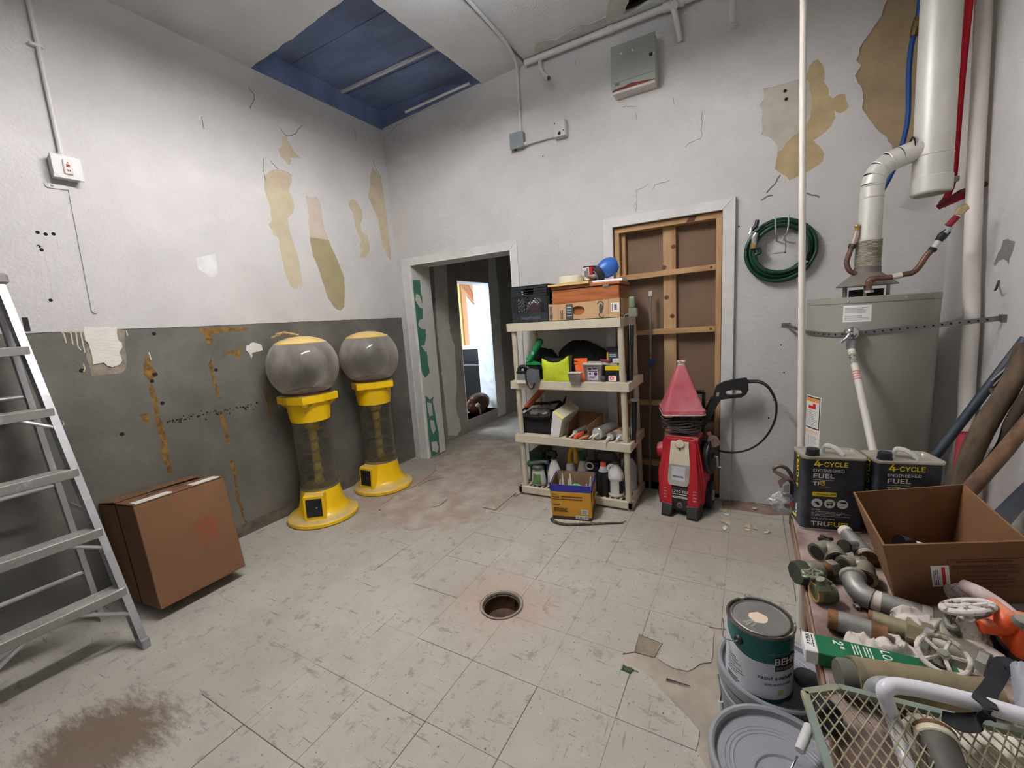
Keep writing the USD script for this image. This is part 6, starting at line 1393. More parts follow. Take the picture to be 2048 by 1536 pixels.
while s0 < s_[-1] - .02:
    x, y, z = [np.interp(s0, s_, [p[k] for p in P2]) for k in (0, 1)] + [np.interp(s0, s_, zs)]
    i = min(np.searchsorted(s_, s0), len(P2) - 1); tv = np.array(P2[i]) - np.array(P2[i - 1]); nn = np.array([tv[1], -tv[0], 0]) / np.linalg.norm(tv)
    hl_.append(lathe([(.0045, 0), (.0045, .0006), (0, .0006)], 8, np.array([x, y, z]) + nn * .0018, nn)); s0 += .03
t.add('perforations', hl_, dark, kind='stuff')
t.add('wall_bracket', [bx(XR - .006, XR - .001, 2.60, 2.66, zR - .014, zR + .016)], gal2)
t.add('wall_bracket', [bx(.19, .24, YB - .006, YB - .001, zL - .013, zL + .013)], gal2)
t.done()
# draft hood, flue and vent
fx, fy = .528, HYc
flue = M('flue_white', (214, 212, 204), .45, .2, var=.05, vs=6, bump=.1)
hoodm = M('hood_grey', (138, 132, 124), .5, .5, var=.15, vs=10)
t = T('draft_hood', 'grey metal draft hood on short legs on top of the water heater', 'flue')
t.add('hood', lathe([(.125, 1.468), (.126, 1.472), (.105, 1.492), (.07, 1.522), (.056, 1.535), (.056, 1.56), (.05, 1.56), (.05, 1.54), (.10, 1.485), (.125, 1.468)], 36, (fx, fy, 0), caps=False), hoodm, smooth=40)
for k in range(6):
    a = k * math.pi / 3 + .3; t.add('leg', bx(fx + .1 * math.cos(a) - .006, fx + .1 * math.cos(a) + .006, fy + .1 * math.sin(a) - .004, fy + .1 * math.sin(a) + .004, HT, 1.486), hoodm)
t.add('inlet', lathe([(.07, HT), (.07, HT + .035), (0, HT + .035)], 24, (fx, fy, 0)), dark)
t.done()
prof = []
for k in range(22):
    z = 1.545 + k * .0068; prof += [(.0505, z), (.056, z + .0034)]
prof += [(.0505, 1.70)]
big = gy(1868, 150, 2.9); bxx = .748
t = T('vent_pipe', 'white vent pipe with a ribbed foot and an elbow, rising from the draft hood', 'pipe')
t.add('flexible_foot', lathe(prof, 32, (fx, fy, 0), caps=False), M('flex_foil', (186, 180, 168), .5, .3, var=.12, vs=12), smooth=20)
el = np.array([fx + .005, fy, 1.965])
t.add('riser', lathe([(.048, 0), (.048, .26)], 32, (fx, fy, 1.70), caps=False), flue, smooth=60)
t.add('seam_ring', [lathe([(.048, -.004), (.0505, 0), (.048, .004)], 32, (fx, fy, z), caps=False) for z in (1.90, 1.955)], flue)
arcp = [(fx + .13 - .13 * math.cos(a), fy + .02 * a, 1.955 + .125 * math.sin(a)) for a in np.linspace(0, 1.35, 5)]
seg = []
for k in range(4):
    seg.append(tube([arcp[k], arcp[k + 1]], .0485, 28, 0, False))
t.add('elbow', seg, flue, smooth=40)
for p, q in zip(arcp[1:4], arcp[2:5]):
    d = np.array(q) - p; d /= np.linalg.norm(d); t.add('elbow_rib', lathe([(.048, -.004), (.051, 0), (.048, .004)], 28, p, d, caps=False), flue)
t.add('cross_pipe', cy(arcp[4], (bxx - .03, 2.895, 2.105), .0485, n=28, caps=False), flue, smooth=60)
t.done()
t = T('vent_stack', 'thick white vertical vent stack with a closed lower end, in the back right corner', 'pipe')
t.add('pipe', cy((bxx + .012, 2.9, 1.955), (bxx - .02, 2.9, 3.388), .073, n=40, caps=False), flue, smooth=60)
t.add('end_cap', lathe([(0, .0), (.066, -.002), (.074, .004), (.076, .012), (.076, .075), (.073, .078)], 40, (bxx + .014, 2.9, 1.885), (-.02, 0, 1)), flue, smooth=40)
t.add('end_plate', lathe([(0, -.003), (.062, -.003), (.066, -.001)], 36, (bxx + .014, 2.9, 1.885), (-.02, 0, 1)), M('grey_plate', (150, 146, 136), .5, .4))
t.add('seam_ring', lathe([(.073, -.004), (.075, 0), (.073, .004)], 40, (bxx + .01, 2.9, 2.06), (-.02, 0, 1), caps=False), flue)
t.add('dark_gap', lathe([(.05, -.002), (.056, -.002), (.056, .002), (.05, .002)], 24, (bxx - .072, 2.895, 2.105), (1, 0, 0), caps=False), dark)
t.done()
# pipes of the heater
def cp(x, y, plane=2.86): return gy(1480 + x / 3.606, 340 + y / 3.606, plane)
cop = M('old_copper', (108, 78, 66), .5, .5, var=.25, vs=18, bump=.15)
brass = M('brass', (176, 148, 86))
t = T('copper_pipe', 'bent brown copper water pipe with a brass tip, left of the vent pipe', 'pipe')
pts = [(838, 750), (800, 735), (778, 705), (770, 660), (790, 600), (803, 565)]
t.add('pipe', tube([cp(*p, 2.82) for p in pts], .0115, 12, 5), cop)
t.add('union', cy(cp(803, 565, 2.82), cp(815, 535, 2.82), .0165, n=8), M('dark_union', (62, 52, 48), .5, .5))
t.add('riser', tube([cp(815, 535, 2.82), cp(832, 490, 2.82), cp(842, 440, 2.82)], .011, 12, 3), M('pale_copper', (186, 170, 156), .5, .3))
t.add('tip', [cy(cp(845, 440, 2.82), cp(846, 415, 2.82), .008, n=10), blob(cp(845, 405, 2.82), (.012, .01, .012), 2, .1, 2, 2)], brass)
t.done()
t = T('copper_pipe', 'long brown copper water pipe slanting up to the right from the water heater top', 'pipe')
pts = [(930, 880), (930, 830), (936, 795), (970, 782), (1040, 778), (1110, 770), (1180, 752), (1240, 742), (1290, 700), (1340, 625), (1385, 575)]
t.add('pipe', tube([cp(*p, 2.71) for p in pts], .0125, 12, 5), cop)
t.add('elbow', tube([cp(930, 830, 2.71), cp(934, 798, 2.71), cp(968, 783, 2.71)], .0155, 12, 5), cop)
t.add('tape_band', cy(cp(1098, 772, 2.71), cp(1168, 756, 2.71), .0145, n=14), M('white_tape', (206, 200, 188), .6))
t.add('foot_nut', cy(cp(930, 885, 2.71), cp(930, 868, 2.71), .02, n=6), galv)
t.add('dark_band', cy(cp(1380, 585, 2.71), cp(1398, 562, 2.71), .0155, n=12), ink_k)
t.add('white_length', cy(cp(1395, 566, 2.71), cp(1440, 505, 2.71), .012, n=12), boxw)
t.add('valve_body', tube([cp(1432, 512, 2.71), cp(1460, 475, 2.71), cp(1500, 440, 2.71)], [.014, .019, .014], 12, 3), blk)
t.add('valve_handle', cy(cp(1480, 455, 2.68), cp(1520, 415, 2.68), .008, n=8), galv)
t.add('upper_length', cy(cp(1500, 440, 2.71), cp(1590, 305, 2.71), .011, n=12), boxw)
t.add('red_sleeve', cy(cp(1500, 402, 2.695), cp(1565, 335, 2.695), .0135, n=10), M('maroon_sleeve', (128, 24, 40), .5))
t.add('fitting', tube([cp(1575, 325, 2.71), cp(1600, 285, 2.71), cp(1640, 262, 2.71)], [.016, .019, .014], 10, 3), M('pale_brass', (196, 178, 136), .3, .8))
t.done()
pex = M('red_pex', (222, 26, 58), .4, var=.04)
def r3(x, y, plane=3.0): return gy(1480 + x / 3.606, y / 3.606, plane)
t = T('red_pipe', 'red plastic water pipe dropping down the corner beside the white vent stack', 'pipe')
t.add('pipe', tube([r3(1665, -160), r3(1655, 0), r3(1630, 240), r3(1595, 600), r3(1562, 1000), r3(1538, 1280), r3(1500, 1400), r3(1475, 1450)], .0145, 12, 5), pex)
t.add('elbow', [tube([r3(1492, 1430), r3(1466, 1462), r3(1445, 1475)], .0165, 10, 3), cy(r3(1470, 1458), r3(1500, 1478), .015, n=10)], M('dark_brass', (112, 88, 50), .45, .6))
t.add('branch', tube([r3(1490, 1470), r3(1560, 1440), r3(1630, 1408)], .0125, 10, 3), pex)
t.add('clamp', bx(*sorted((r3(1508, 1290)[0], r3(1568, 1290)[0])), 2.99 - .02, 3.015, r3(1530, 1310)[2] - .006, r3(1530, 1280)[2], .003), boxw)
t.done()
def b3(x, y): return r3(x, y, 3.17)
t = T('blue_pipe', 'blue plastic water pipe curving down behind the white vent stack', 'pipe')
t.add('pipe', tube([b3(1300, -120), b3(1298, 0), b3(1285, 130)], .0115, 10, 4), M('blue_pex', (20, 66, 132), .4, var=.05))
t.add('coupling', [tube([b3(1285, 120), b3(1268, 200), b3(1252, 262)], [.016, .02, .016], 8, 0), cy(b3(1300, 165), b3(1275, 185), .012, n=8)], M('dark_brass', (112, 88, 50)))
t.add('pipe', tube([b3(1254, 250), b3(1235, 340), b3(1218, 520), b3(1216, 680), b3(1210, 850), b3(1180, 1010), b3(1130, 1170), b3(1075, 1290), b3(1018, 1390)], .0115, 10, 5), M('blue_pex', (20, 66, 132)))
t.done()
t = T('white_hose', 'thick white plastic pipe running down the right wall beside the water heater', 'pipe')
wx = .912
t.add('pipe', tube([gx(u, v, wx) for u, v in ((1969, -60), (1966, 40), (1958, 200), (1951, 330), (1946, 460), (1943, 560), (1942, 640), (1938, 705), (1934, 770), (1932, 830), (1925, 890), (1908, 930), (1890, 970))], .03, 16, 5), M('white_pipe', (222, 216, 208)))
t.done()
t = T('copper_stub', 'short rusty pipe stub with a red end poking from the right wall', 'pipe')
a = gx(1957, 370, .93); t.add('stub', cy(a + [.027, 0, 0], a + [-.06, .0, -.02], .012, n=10), cop); t.add('collar', cy(a + [.0, 0, 0], a + [-.02, 0, -.005], .018, n=10), cop)
t.add('red_end', cy(a + [-.055, 0, -.02], a + [-.12, .05, -.07], .014, n=10), M('maroon_sleeve', (128, 24, 40)))
t.done()
t = T('wall_hook', 'small dark metal hook screwed to the right wall above the strap bracket', 'hook')
hk = [gx(u, v, XR - .0) for u, v in ((1999, 561), (2003, 574), (2010, 579), (2016, 576), (2019, 567))]
t.add('hook', tube([hk[0] + [-.002, 0, 0], hk[1] + [-.015, 0, 0], hk[2] + [-.03, 0, 0], hk[3] + [-.035, 0, 0], hk[4] + [-.035, 0, 0]], .004, 8, 4), M('dark_hook', (84, 72, 78), .5, .5))
t.done()
t = T('white_pole', 'thin white painted vertical pole from floor to ceiling, standing before the heater left edge', 'pole')
p0, p1 = gd(1607, 0, 1.86), gd(1602, 890, 1.86); d = (p1 - p0)
t.add('pole', cy(p0 + d * (0.0 - p0[2]) / d[2], p0 + d * (3.388 - p0[2]) / d[2], .0137, n=14), M('ivory_paint', (210, 204, 192), .45, var=.07, vs=14, stretch=(1, 1, .3)))
t.done()
# poles leaning on the right wall
BZ_ = .70
bark = wood('grey_branch', (104, 88, 70), (66, 54, 42), (16, 16, 2.4), 1.6, .9)
bark2 = wood('orange_branch', (120, 92, 70), (82, 60, 44), (16, 16, 2.4), 1.6, .85)
def lean(u0, v0, u1, v1, yb0, xw, r):
    """from the floor behind the bench up through two photo points to the right wall"""
    a, b = gy(u0, v0, yb0), gx(u1, v1, xw); d = b - a
    return a + d * (.0 + r * .3 - a[2]) / d[2], b + d / np.linalg.norm(d) * .06
def branch(name, label, a, b, r, mat, seed, cat_='branch'):
    rg = np.random.default_rng(seed); n = 9; P = [a + (b - a) * k + (rg.normal(0, .008, 3) if 0 < k < 1 else 0) for k in np.linspace(0, 1, n)]
    m_ = tube(P, [r * (1.08 - .22 * k + rg.uniform(-.05, .05)) for k in np.linspace(0, 1, n)], 14, 5)
    v = m_.vertices; v = v + (meshkit.fbm(v * 30, 3, seed)[:, None] - .5) * .010
    t = T(name, label, cat_); t.add('stem', trimesh.Trimesh(v, m_.faces, process=False), mat, smooth=50); return t
a, b = lean(1905, 985, 2040, 720, 2.2, .865, .034); branch('branch', 'thick grey-brown branch leaning on the right wall, behind the fuel cans', a, b, .036, bark, 3).done()
a, b = lean(1936, 985, 2052, 800, 2.275, .875, .03); branch('branch', 'darker branch leaning close to the right of the thick grey-brown one', a, b, .027, wood('dark_branch', (74, 62, 50), (52, 42, 34), (16, 16, 2.4), 1.6, .9), 4).done()
a, b = lean(1952, 975, 2046, 855, 2.05, .86, .025); branch('branch', 'smooth orange-brown branch leaning on the right wall, lowest of the branches', a, b, .026, bark2, 5).done()
navy = M('navy_pipe', (52, 60, 72), .5, var=.12, vs=10)
a, b = lean(1880, 900, 2030, 705, 2.34, .90, .016)
t = T('dark_pipe', 'long thin dark blue-grey pipe tied with cord, leaning behind the branches', 'pipe')
t.add('pipe', cy(a, b, .017, n=14), navy)
k0 = a + (b - a) * ((gx(1990, 765, .9)[2] - a[2]) / (b[2] - a[2]))
for k in range(4):
    t.add('cord', tube([k0 + np.array([.0 + .006 * k, -.022, .03 - .02 * k]), k0 + (b - a) * .08 + np.array([.004 * k, -.022, -.01 * k]), k0 + (b - a) * .16 + np.array([0, -.02, 0])], .003, 6, 4), M('pale_cord', (150, 140, 132), .9))
t.add('cord_end', tube([k0 + [0, -.024, 0], k0 + [.012, -.03, -.04], k0 + [.02, -.03, -.085], k0 + [.016, -.03, -.12]], [.007, .008, .006, .003], 6, 4), M('dark_cord', (96, 84, 78), .9))
t.done()
a, b = gz(1990, 1050, BZ_ + .03), gx(2056, 980, .915)
d = b - a
t = T('dark_pipe', 'thicker dark blue-grey pipe lying low against the right wall behind the open box', 'pipe')
t.add('pipe', cy(a, b + d * .1, .0235, n=16), navy); t.done()
t = T('red_tube', 'faded red plastic tube standing open end up behind the branches', 'tube')
rt = gx(1933, 866, .86)
t.add('tube', lathe([(.030, -rt[2]), (.031, -.01), (.031, 0), (.027, 0), (.027, -.05), (0, -.05)], 20, rt), M('faded_red_tube', (170, 62, 74), .6, var=.2, vs=14))
t.done()
# ------------------------------------------------------------------ workbench
BZ, BX, BY0, BY1 = .70, .143, -.2, 1.665
benchm = M('worn_red_bench', (104, 82, 74), .8, var=.2, vs=7, c2=(158, 140, 132), thr=(.40, .64), bump=.25, bs=40)
bedge = M('bench_edge', (122, 96, 78), .8, var=.25, vs=12)
t = T('workbench', 'low wooden workbench with a worn reddish top along the right wall', 'workbench')
t.add('top', bx(BX, XR - .01, BY0, BY1, BZ - .035, BZ, .004), benchm)
t.add('edge_strip', bx(BX - .006, BX, BY0, BY1, BZ - .05, BZ - .006, .002), bedge)
for x, y in ((.22, BY1 - .08), (.9, BY1 - .08), (.42, .3), (.9, .3)):
    t.add('leg', bx(x - .035, x + .035, y - .035, y + .035, 0, BZ - .035, .004), bedge)
t.add('apron', bx(.25, .9, BY1 - .06, BY1 - .035, BZ - .13, BZ - .035), bedge)
t.done()
# ---- two fuel cans
tin = M('tin_top', (196, 190, 178), .35, .7, var=.1, vs=14, bump=.1)
fuelb = M('fuel_can_print', (70, 74, 82), .3, .2, c2=(44, 47, 54), thr=(.38, .6), vs=9)
yl = M('label_yellow', (236, 212, 30), .45, var=.03)
def fuel_can(A, label, full=True):
    t = T('fuel_can', label, 'fuel can', A=A)
    w, d, h = .166, .104, .238
    rb = lambda k: sbox(k, k, w - k, d - k).buffer(-.014).buffer(.014, 8)
    ringp_ = lambda k, z: [(x, y, z) for x, y in list(sbox(.015, .015, w - .015, d - .015).buffer(.015 - k, 8).exterior.coords)[:-1]]
    t.add('body', ring_mesh([ringp_(.003, 0), ringp_(0, .004), ringp_(0, h - .004)]), fuelb, smooth=40)
    q = t.add('top', ring_mesh([ringp_(-.001, h - .006), ringp_(-.0018, h - .002), ringp_(-.001, h + .002), ringp_(.004, h + .002), ringp_(.006, h - .003)]), tin, smooth=40)
    t.add('bottom_rim', ring_mesh([ringp_(-.001, 0), ringp_(-.0016, .003), ringp_(-.0005, .006)], False, False), tin)
    c_ = t.add('cap', lathe([(.017, 0), (.0175, .004), (.0175, .019), (.016, .0215), (0, .0215)], 30, (.034, .034, h - .003)), blk)
    t.add('cap_ring', lathe([(.019, 0), (.019, .004), (.017, .004)], 30, (.034, .034, h - .003)), blk, parent=c_)
    hp_ = [(.072, .066, h - .003), (.074, .065, h + .016), (.082, .062, h + .021), (.10, .052, h + .016), (.118, .04, h - .002)]
    def strip(offs, r):
        return [tube([np.array(p) + np.array([o * .5, o, 0]) for p in hp_], r, 6, 4) for o in offs]
    t.add('handle', strip((-.009, -.003, .003, .009), .0042), M('clear_handle', (206, 206, 204), .15, .4, var=.05))
    FA_ = frame((0, -.0003, 0), (1, 0, 0), (0, 0, 1))
    x0 = .027
    t.add('lettering', text('4', .0215, at(FA_, x0, h - .0285, 0), .0006, True), yl)
    t.add('lettering', text('-CYCLE', .0138, at(FA_, x0 + .0145, h - .0275, 0), .0006, True), yl)
    t.add('lettering', text('ENGINEERED', .0094, at(FA_, x0 - .001, h - .0455, 0), .0006), pap)
    t.add('lettering', text('FUEL', .0135, at(FA_, x0 - .001, h - .0645, 0) @ np.diag([1.25, 1, 1, 1.]), .0006, True), pap)
    t.add('rule', put(bx(x0, x0 + .055, h - .0715, h - .0708, 0, .0005), FA_), pap)
    if full:
        t.add('lettering', text('TF', .011, at(FA_, x0 - .001, h - .0885, 0) @ np.diag([1.3, 1, 1, 1.]), .0006, True), pap)
        t.add('lettering', text('3', .0135, at(FA_, x0 + .019, h - .0885, 0) @ np.diag([1.3, 1, 1, 1.]), .0006, True), yl)
        t.add('rule', put(bx(x0 + .018, x0 + .048, h - .0935, h - .0926, 0, .0005), FA_), yl)
        b_ = t.add('banner', ext(sbox(x0 + .004, h - .1205, x0 + .060, h - .1145).buffer(.004), .0005, FA_), yl)
        t.add('lettering', text('ETHANOL-FREE', .0048, at(FA_, x0 + .0115, h - .120, .0004), .0004, True), ink_k, parent=b_)
        for k in range(3):
            c0 = Point(x0 + .0135 + .0335 * k, h - .147).buffer(.0145)
            r_ = t.add('round_icon', ext(c0, .0005, FA_), pap)
            cx_, cy_ = x0 + .0135 + .0335 * k, h - .147
            shp = [unary_union([Polygon([(cx_ - .009, cy_ + .003), (cx_ + .001, cy_ + .006), (cx_ + .005, cy_ + .001), (cx_ + .009, cy_ - .003), (cx_ + .003, cy_ - .004), (cx_, cy_ - .006), (cx_ - .002, cy_ - .001)]), Point(cx_ + .004, cy_ - .005).buffer(.0025)]), sbox(cx_ - .008, cy_ - .005, cx_ + .008, cy_ + .005).difference(sbox(cx_ - .006, cy_ - .001, cx_ + .006, cy_ + .003)).union(sbox(cx_ - .006, cy_ - .008, cx_ - .003, cy_)).union(sbox(cx_ + .003, cy_ - .008, cx_ + .006, cy_)), Polygon([(cx_ - .011, cy_ + .006), (cx_ + .008, cy_ + .009), (cx_ + .011, cy_ + .003), (cx_ + .002, cy_ + .002)]).union(sbox(cx_ - .006, cy_ - .006, cx_ + .006, cy_ - .005))][k]
            t.add('icon_mark', ext(shp.intersection(c0.buffer(-.001)), .0004, at(FA_, 0, 0, .0004)), ink_k, parent=r_)
        t.add('lettering', text('DANGER:', .0038, at(FA_, x0, h - .170, 0), .0004, True), pap)
        t.add('fine_print', lines(at(FA_, x0, h - .176, 0), 0, .105, (0, -.0045, -.009, -.0135), .0018, .0004, 9, .35), M('dim_print', (170, 172, 176), .6))
        t.add('lettering', text('110 FL OZ (3.25 liters)', .0042, at(FA_, x0, h - .200, 0), .0004), pap)
        t.add('lettering', text('TRU', .0135, at(FA_, x0 - .001, h - .2215, 0) @ np.diag([1.35, 1, 1, 1.]), .0006, True), pap)
        t.add('lettering', text('FUEL', .0135, at(FA_, x0 + .044, h - .2215, 0) @ np.diag([1.35, 1, 1, 1.]), .0006, True), yl)
    SA_ = spin(frame((-.0003, d * .55, 0), (0, -1, 0), (0, 0, 1)), 90)
    t.add('side_lettering', text('4-CYCLE', .018, at(SA_, h - .115, -.02, 0), .0006, True), yl)
    t.add('side_lettering', text('FUEL', .014, at(SA_, h - .215, -.018, 0), .0006, True), pap)
    t.add('side_band', put(bx(.0, .03, .018, .026, 0, .0005), at(frame((-.0003, d * .75, 0), (0, -1, 0), (0, 0, 1)), 0, 0, 0)), yl)
    return t.done()
def can_frame(fl_, fr_):
    fl_, fr_ = np.array(fl_), np.array(fr_); x = np.r_[fr_ - fl_, 0]
    return frame((*fl_, BZ + .0006), x, (-x[1], x[0], 0))
fuel_can(can_frame((.157, 1.523), (.320, 1.555)), 'dark grey square fuel can with yellow lettering, left one with its whole front showing')
fuel_can(can_frame((.337, 1.540), (.501, 1.580)), 'dark grey square fuel can half hidden behind the open cardboard box')

# ---- open cardboard box
cb = M('cardboard_open', (116, 82, 52), .85, var=.07, vs=6, bump=.1, bs=60)
rim = [np.array(p) for p in ((.263, 1.113, .885), (.529, 1.243, .885), (.532, 1.572, .885), (.262, 1.414, .885))]
bot = [np.array(p) for p in ((.315, 1.195, BZ + .003), (.565, 1.315, BZ + .003), (.51, 1.545, BZ + .003), (.325, 1.455, BZ + .003))]
t = T('open_box', 'open brown cardboard box with flared sides on the workbench, in front of the fuel cans', 'cardboard box')
ctr = sum(rim + bot) / 8
def side4(a, b, c_, d_, th=.004):
    n_ = np.cross(b - a, d_ - a); n_ /= np.linalg.norm(n_)
    if n_ @ (ctr - a) < 0: n_ = -n_
    return hull([p + n_ * k for p in (a, b, c_, d_) for k in (0, th)])
fr_ = t.add('front_side', side4(bot[0], bot[1], rim[1], rim[0]), cb)
t.add('right_side', side4(bot[1], bot[2], rim[2], rim[1]), cb)
t.add('back_side', side4(bot[2], bot[3], rim[3], rim[2]), cb)
t.add('left_side', side4(bot[3], bot[0], rim[0], rim[3]), cb)
t.add('floor', hull([p + [0, 0, k] for p in bot for k in (0, .004)]), cb)
xv = bot[1] - bot[0]; yv = rim[0] - bot[0]; yv = (rim[0] - bot[0]) * .62 + (rim[1] - bot[1]) * .38; FB = frame(bot[0], xv, yv); FB[:3, 1] = yv / np.linalg.norm(yv); nrm = np.cross(xv, yv); sg = 1 if nrm @ (bot[0] - ctr) > 0 else -1
FB = at(FB, 0, 0, .0006 if sg > 0 else -.001)
sl = t.add('sticker', put(bx(.083, .121, .065, .135, 0, .0005), FB), lbl, label='white sticker with red print')
t.add('sticker_print', put(cat(bx(.105, .112, .068, .13, .0005, .001)), FB), M('badge_red', (206, 42, 38)), parent=sl)
t.add('sticker_print', [lines(spin(at(FB, .089, .07, .0005), 90), 0, .06, (0, -.004, -.008), .0016, .0004, 2, .2)], M('barcode_grey', (110, 108, 112)), parent=sl)
pr_ = M('box_print', (74, 48, 30), .8)
t.add('print_frame', put(cat(bx(.119, .2775, .1525, .1535, 0, .0004), bx(.119, .120, .06, .153, 0, .0004), bx(.119, .2775, .0595, .0605, 0, .0004)), FB), pr_, parent=fr_)
t.add('print', [text('SAFE HANDLING INSTRUCTIONS', .0052, at(FB, .136, .1425), .0004, True), lines(at(FB, .128, 0), 0, .14, (.131, .126, .121), .0018, .0004, 3, .2), lines(at(FB, .15, 0), 0, .12, (.112, .107, .098, .093, .084, .075, .07), .0018, .0004, 4, .3), put(cat(bx(.138, .146, .104, .105, 0, .0004), bx(.138, .146, .112, .113, 0, .0004), bx(.138, .139, .104, .113, 0, .0004), bx(.145, .146, .104, .113, 0, .0004)), FB)], pr_, parent=fr_)
t.done()
t = T('flashlight', 'black headed flashlight with a white body lying inside the open cardboard box', 'flashlight')
a, b = gz(1800, 1084, .795), gz(1862, 1108, .77)
a, b = np.array([.31, 1.335, .765]), np.array([.40, 1.335, .735])
a, b = gz(1797, 1083, .80), gz(1860, 1100, .772)
d = (b - a) / np.linalg.norm(b - a)
t.add('head', lathe([(.0, 0), (.017, 0), (.019, .004), (.019, .022), (.015, .036), (0, .036)], 24, a, d), M('gloss_black', (20, 18, 22), .2), smooth=40)
t.add('body', lathe([(.013, .034), (.013, .13), (0, .13)], 20, a, d), M('white_body', (214, 210, 206), .4))
t.done()
# ---- pipe fittings
fitm = M('old_bronze_fitting', (112, 110, 94), .5, .45, var=.25, vs=20, bump=.2, bs=60, dust=(150, 144, 132), dustn=(.3, 1.))
fitg = M('green_bronze', (92, 98, 74), .5, .45, var=.25, vs=22, bump=.2, bs=60, dust=(140, 138, 122), dustn=(.4, 1.))
galp = M('galvanised_pipe', (138, 138, 134), .5, .55, var=.2, vs=16, bump=.15, bs=60, dust=(160, 156, 150), dustn=(.4, 1.))
rusty = M('rusty_thread', (116, 82, 52), .7, .3, var=.35, vs=40, bump=.4, bs=150)
tape = M('thread_tape', (206, 198, 190), .7, var=.08)
inner = M('pipe_inside', (40, 34, 28), .8)
def P(x, y, z): return gz(1580 + x / 4.376, 880 + y / 4.376, z)          # crop of the cans and fittings
def Q(x, y, z): return gz(1580 + x / 3.784, 1130 + y / 3.784, z)        # crop of the lower right
def pipe_el(t, pts, r, mat, k=5, lip=True):
    t.add('body', tube(pts, r, 18, k), mat, smooth=50)
    for a, b in ((pts[0], pts[1]), (pts[-1], pts[-2])):
        a, b = np.array(a), np.array(b); d = (b - a) / np.linalg.norm(b - a)
        if lip: t.add('collar', lathe([(r * .86, -.001), (r * 1.16, -.001), (r * 1.18, .004), (r * 1.18, .011), (r * 1.02, .014)], 22, a, d, caps=False), mat, smooth=40)
        t.add('bore', lathe([(0, -.0015), (r * .84, -.0015), (r * .86, .001)], 20, a, d, caps=False), inner)
t = T('pipe_elbow', 'dull bronze pipe elbow with an open mouth, below the cross handled tap on the bench', 'pipe fitting')
pipe_el(t, [P(235, 985, .724), P(310, 950, .728), P(390, 985, .728), P(415, 1055, .724)], .0225, fitm); t.done()
t = T('tap_handle', 'small dark cross-shaped tap handle and stem on the bench, nearest the left fuel can', 'tap')
c = P(310, 865, .742)
for a in (.4, .4 + math.pi / 2):
    t.add('arm', hull([c + np.array([math.cos(a) * r + s * .004 * -math.sin(a), math.sin(a) * r + s * .004 * math.cos(a), z]) for r in (-.019, .019) for s in (-1, 1) for z in (-.004, .004)]), M('dark_iron', (70, 62, 58)))
t.add('stem', cy(c + [0, 0, -.028], c + [0, 0, .002], .007, n=12), fitm); t.add('bonnet', cy([c[0], c[1], BZ + .001], [c[0], c[1], BZ + .02], .016, .01, n=6), fitm); t.done()
t = T('pipe_wye', 'grey pipe fitting with a capped white mouth, beside the left side of the open box', 'pipe fitting')
pts = [P(490, 810, .738), P(560, 890, .732), P(640, 985, .726), P(680, 1040, .724)]
t.add('body', tube(pts, [.016, .02, .021, .021], 18, 5), galp)
t.add('branch', cy(P(600, 930, .732), P(470, 930, .75), .014, .015, n=16), galp)
t.add('branch_mouth', lathe([(0, -.001), (.0135, -.001), (.017, .0), (.017, .008)], 18, P(465, 930, .751), P(600, 930, .732) - P(470, 930, .75), caps=False), inner)
d = pts[1] - pts[0]; t.add('white_cap', lathe([(0, -.012), (.0165, -.012), (.018, -.008), (.018, .004), (.016, .006)], 20, pts[0], d), tape)
d = pts[2] - pts[3]
for k in range(3): t.add('thread_ring', lathe([(.0215, 0), (.0235, .002), (.0215, .005)], 20, pts[3] + d / np.linalg.norm(d) * (.004 + .008 * k), d, caps=False), tape if k < 2 else galp)
t.add('mouth', lathe([(0, -.001), (.019, -.001), (.0225, -.001), (.0225, .004)], 20, pts[3], d, caps=False), rusty); t.done()
t = T('gate_valve', 'dark bronze valve with a green octagonal cap and lobed handwheel, left edge of the bench', 'valve')
a, b = P(60, 1165, .726), P(480, 1115, .728)
d = b - a; L_ = np.linalg.norm(d); u_ = d / L_
t.add('cap', lathe([(0, -.004), (.028, -.004), (.03, 0), (.03, .022), (.026, .026)], 8, a, u_), M('dark_green_cap', (62, 72, 62), .5, .4, var=.2, vs=20))
t.add('body', lathe([(.02, .024), (.022, .03), (.0245, .034), (.0245, .06), (.022, .064), (.0185, .066)], 22, a, u_), fitm)
t.add('copper_nipple', lathe([(.0185, .062), (.0185, .082)], 20, a, u_, caps=False), rusty)
t.add('hex_union', lathe([(.018, .082), (.0225, .083), (.0225, .104), (.018, .105)], 6, a, u_), fitm)
w_ = P(190, 1172, .758)
hw_ = [(w_[0] + (.017 + .004 * math.cos(5 * x)) * math.cos(x), w_[1] + (.017 + .004 * math.cos(5 * x)) * math.sin(x), w_[2] + .006 * math.cos(x)) for x in np.linspace(0, 2 * math.pi, 41)[:-1]]
t.add('handwheel', [tube(hw_, .0048, 8, 0, closed=True)] + [cy(w_, hw_[k], .003, n=6) for k in (0, 8, 16, 24, 32)], fitg)
t.add('stem', cy(w_, w_ + [0.004, .012, -.03], .006, n=10), fitm); t.done()
t = T('pipe_elbow', 'large dull bronze elbow with a wide dark mouth, right of the green-capped valve', 'pipe fitting')
pipe_el(t, [P(480, 1115, .728), P(560, 1095, .73), P(640, 1130, .73), P(640, 1215, .722)], .0245, fitm)
t.add('side_boss', cy(P(620, 1060, .742), P(645, 1040, .756), .011, .008, n=12), fitm); t.done()
t = T('angle_valve', 'greenish bronze angle valve with a yellow-brown open end, lowest at the bench left edge', 'valve')
a, b = P(215, 1330, .724), P(385, 1335, .724); u_ = (b - a) / np.linalg.norm(b - a)
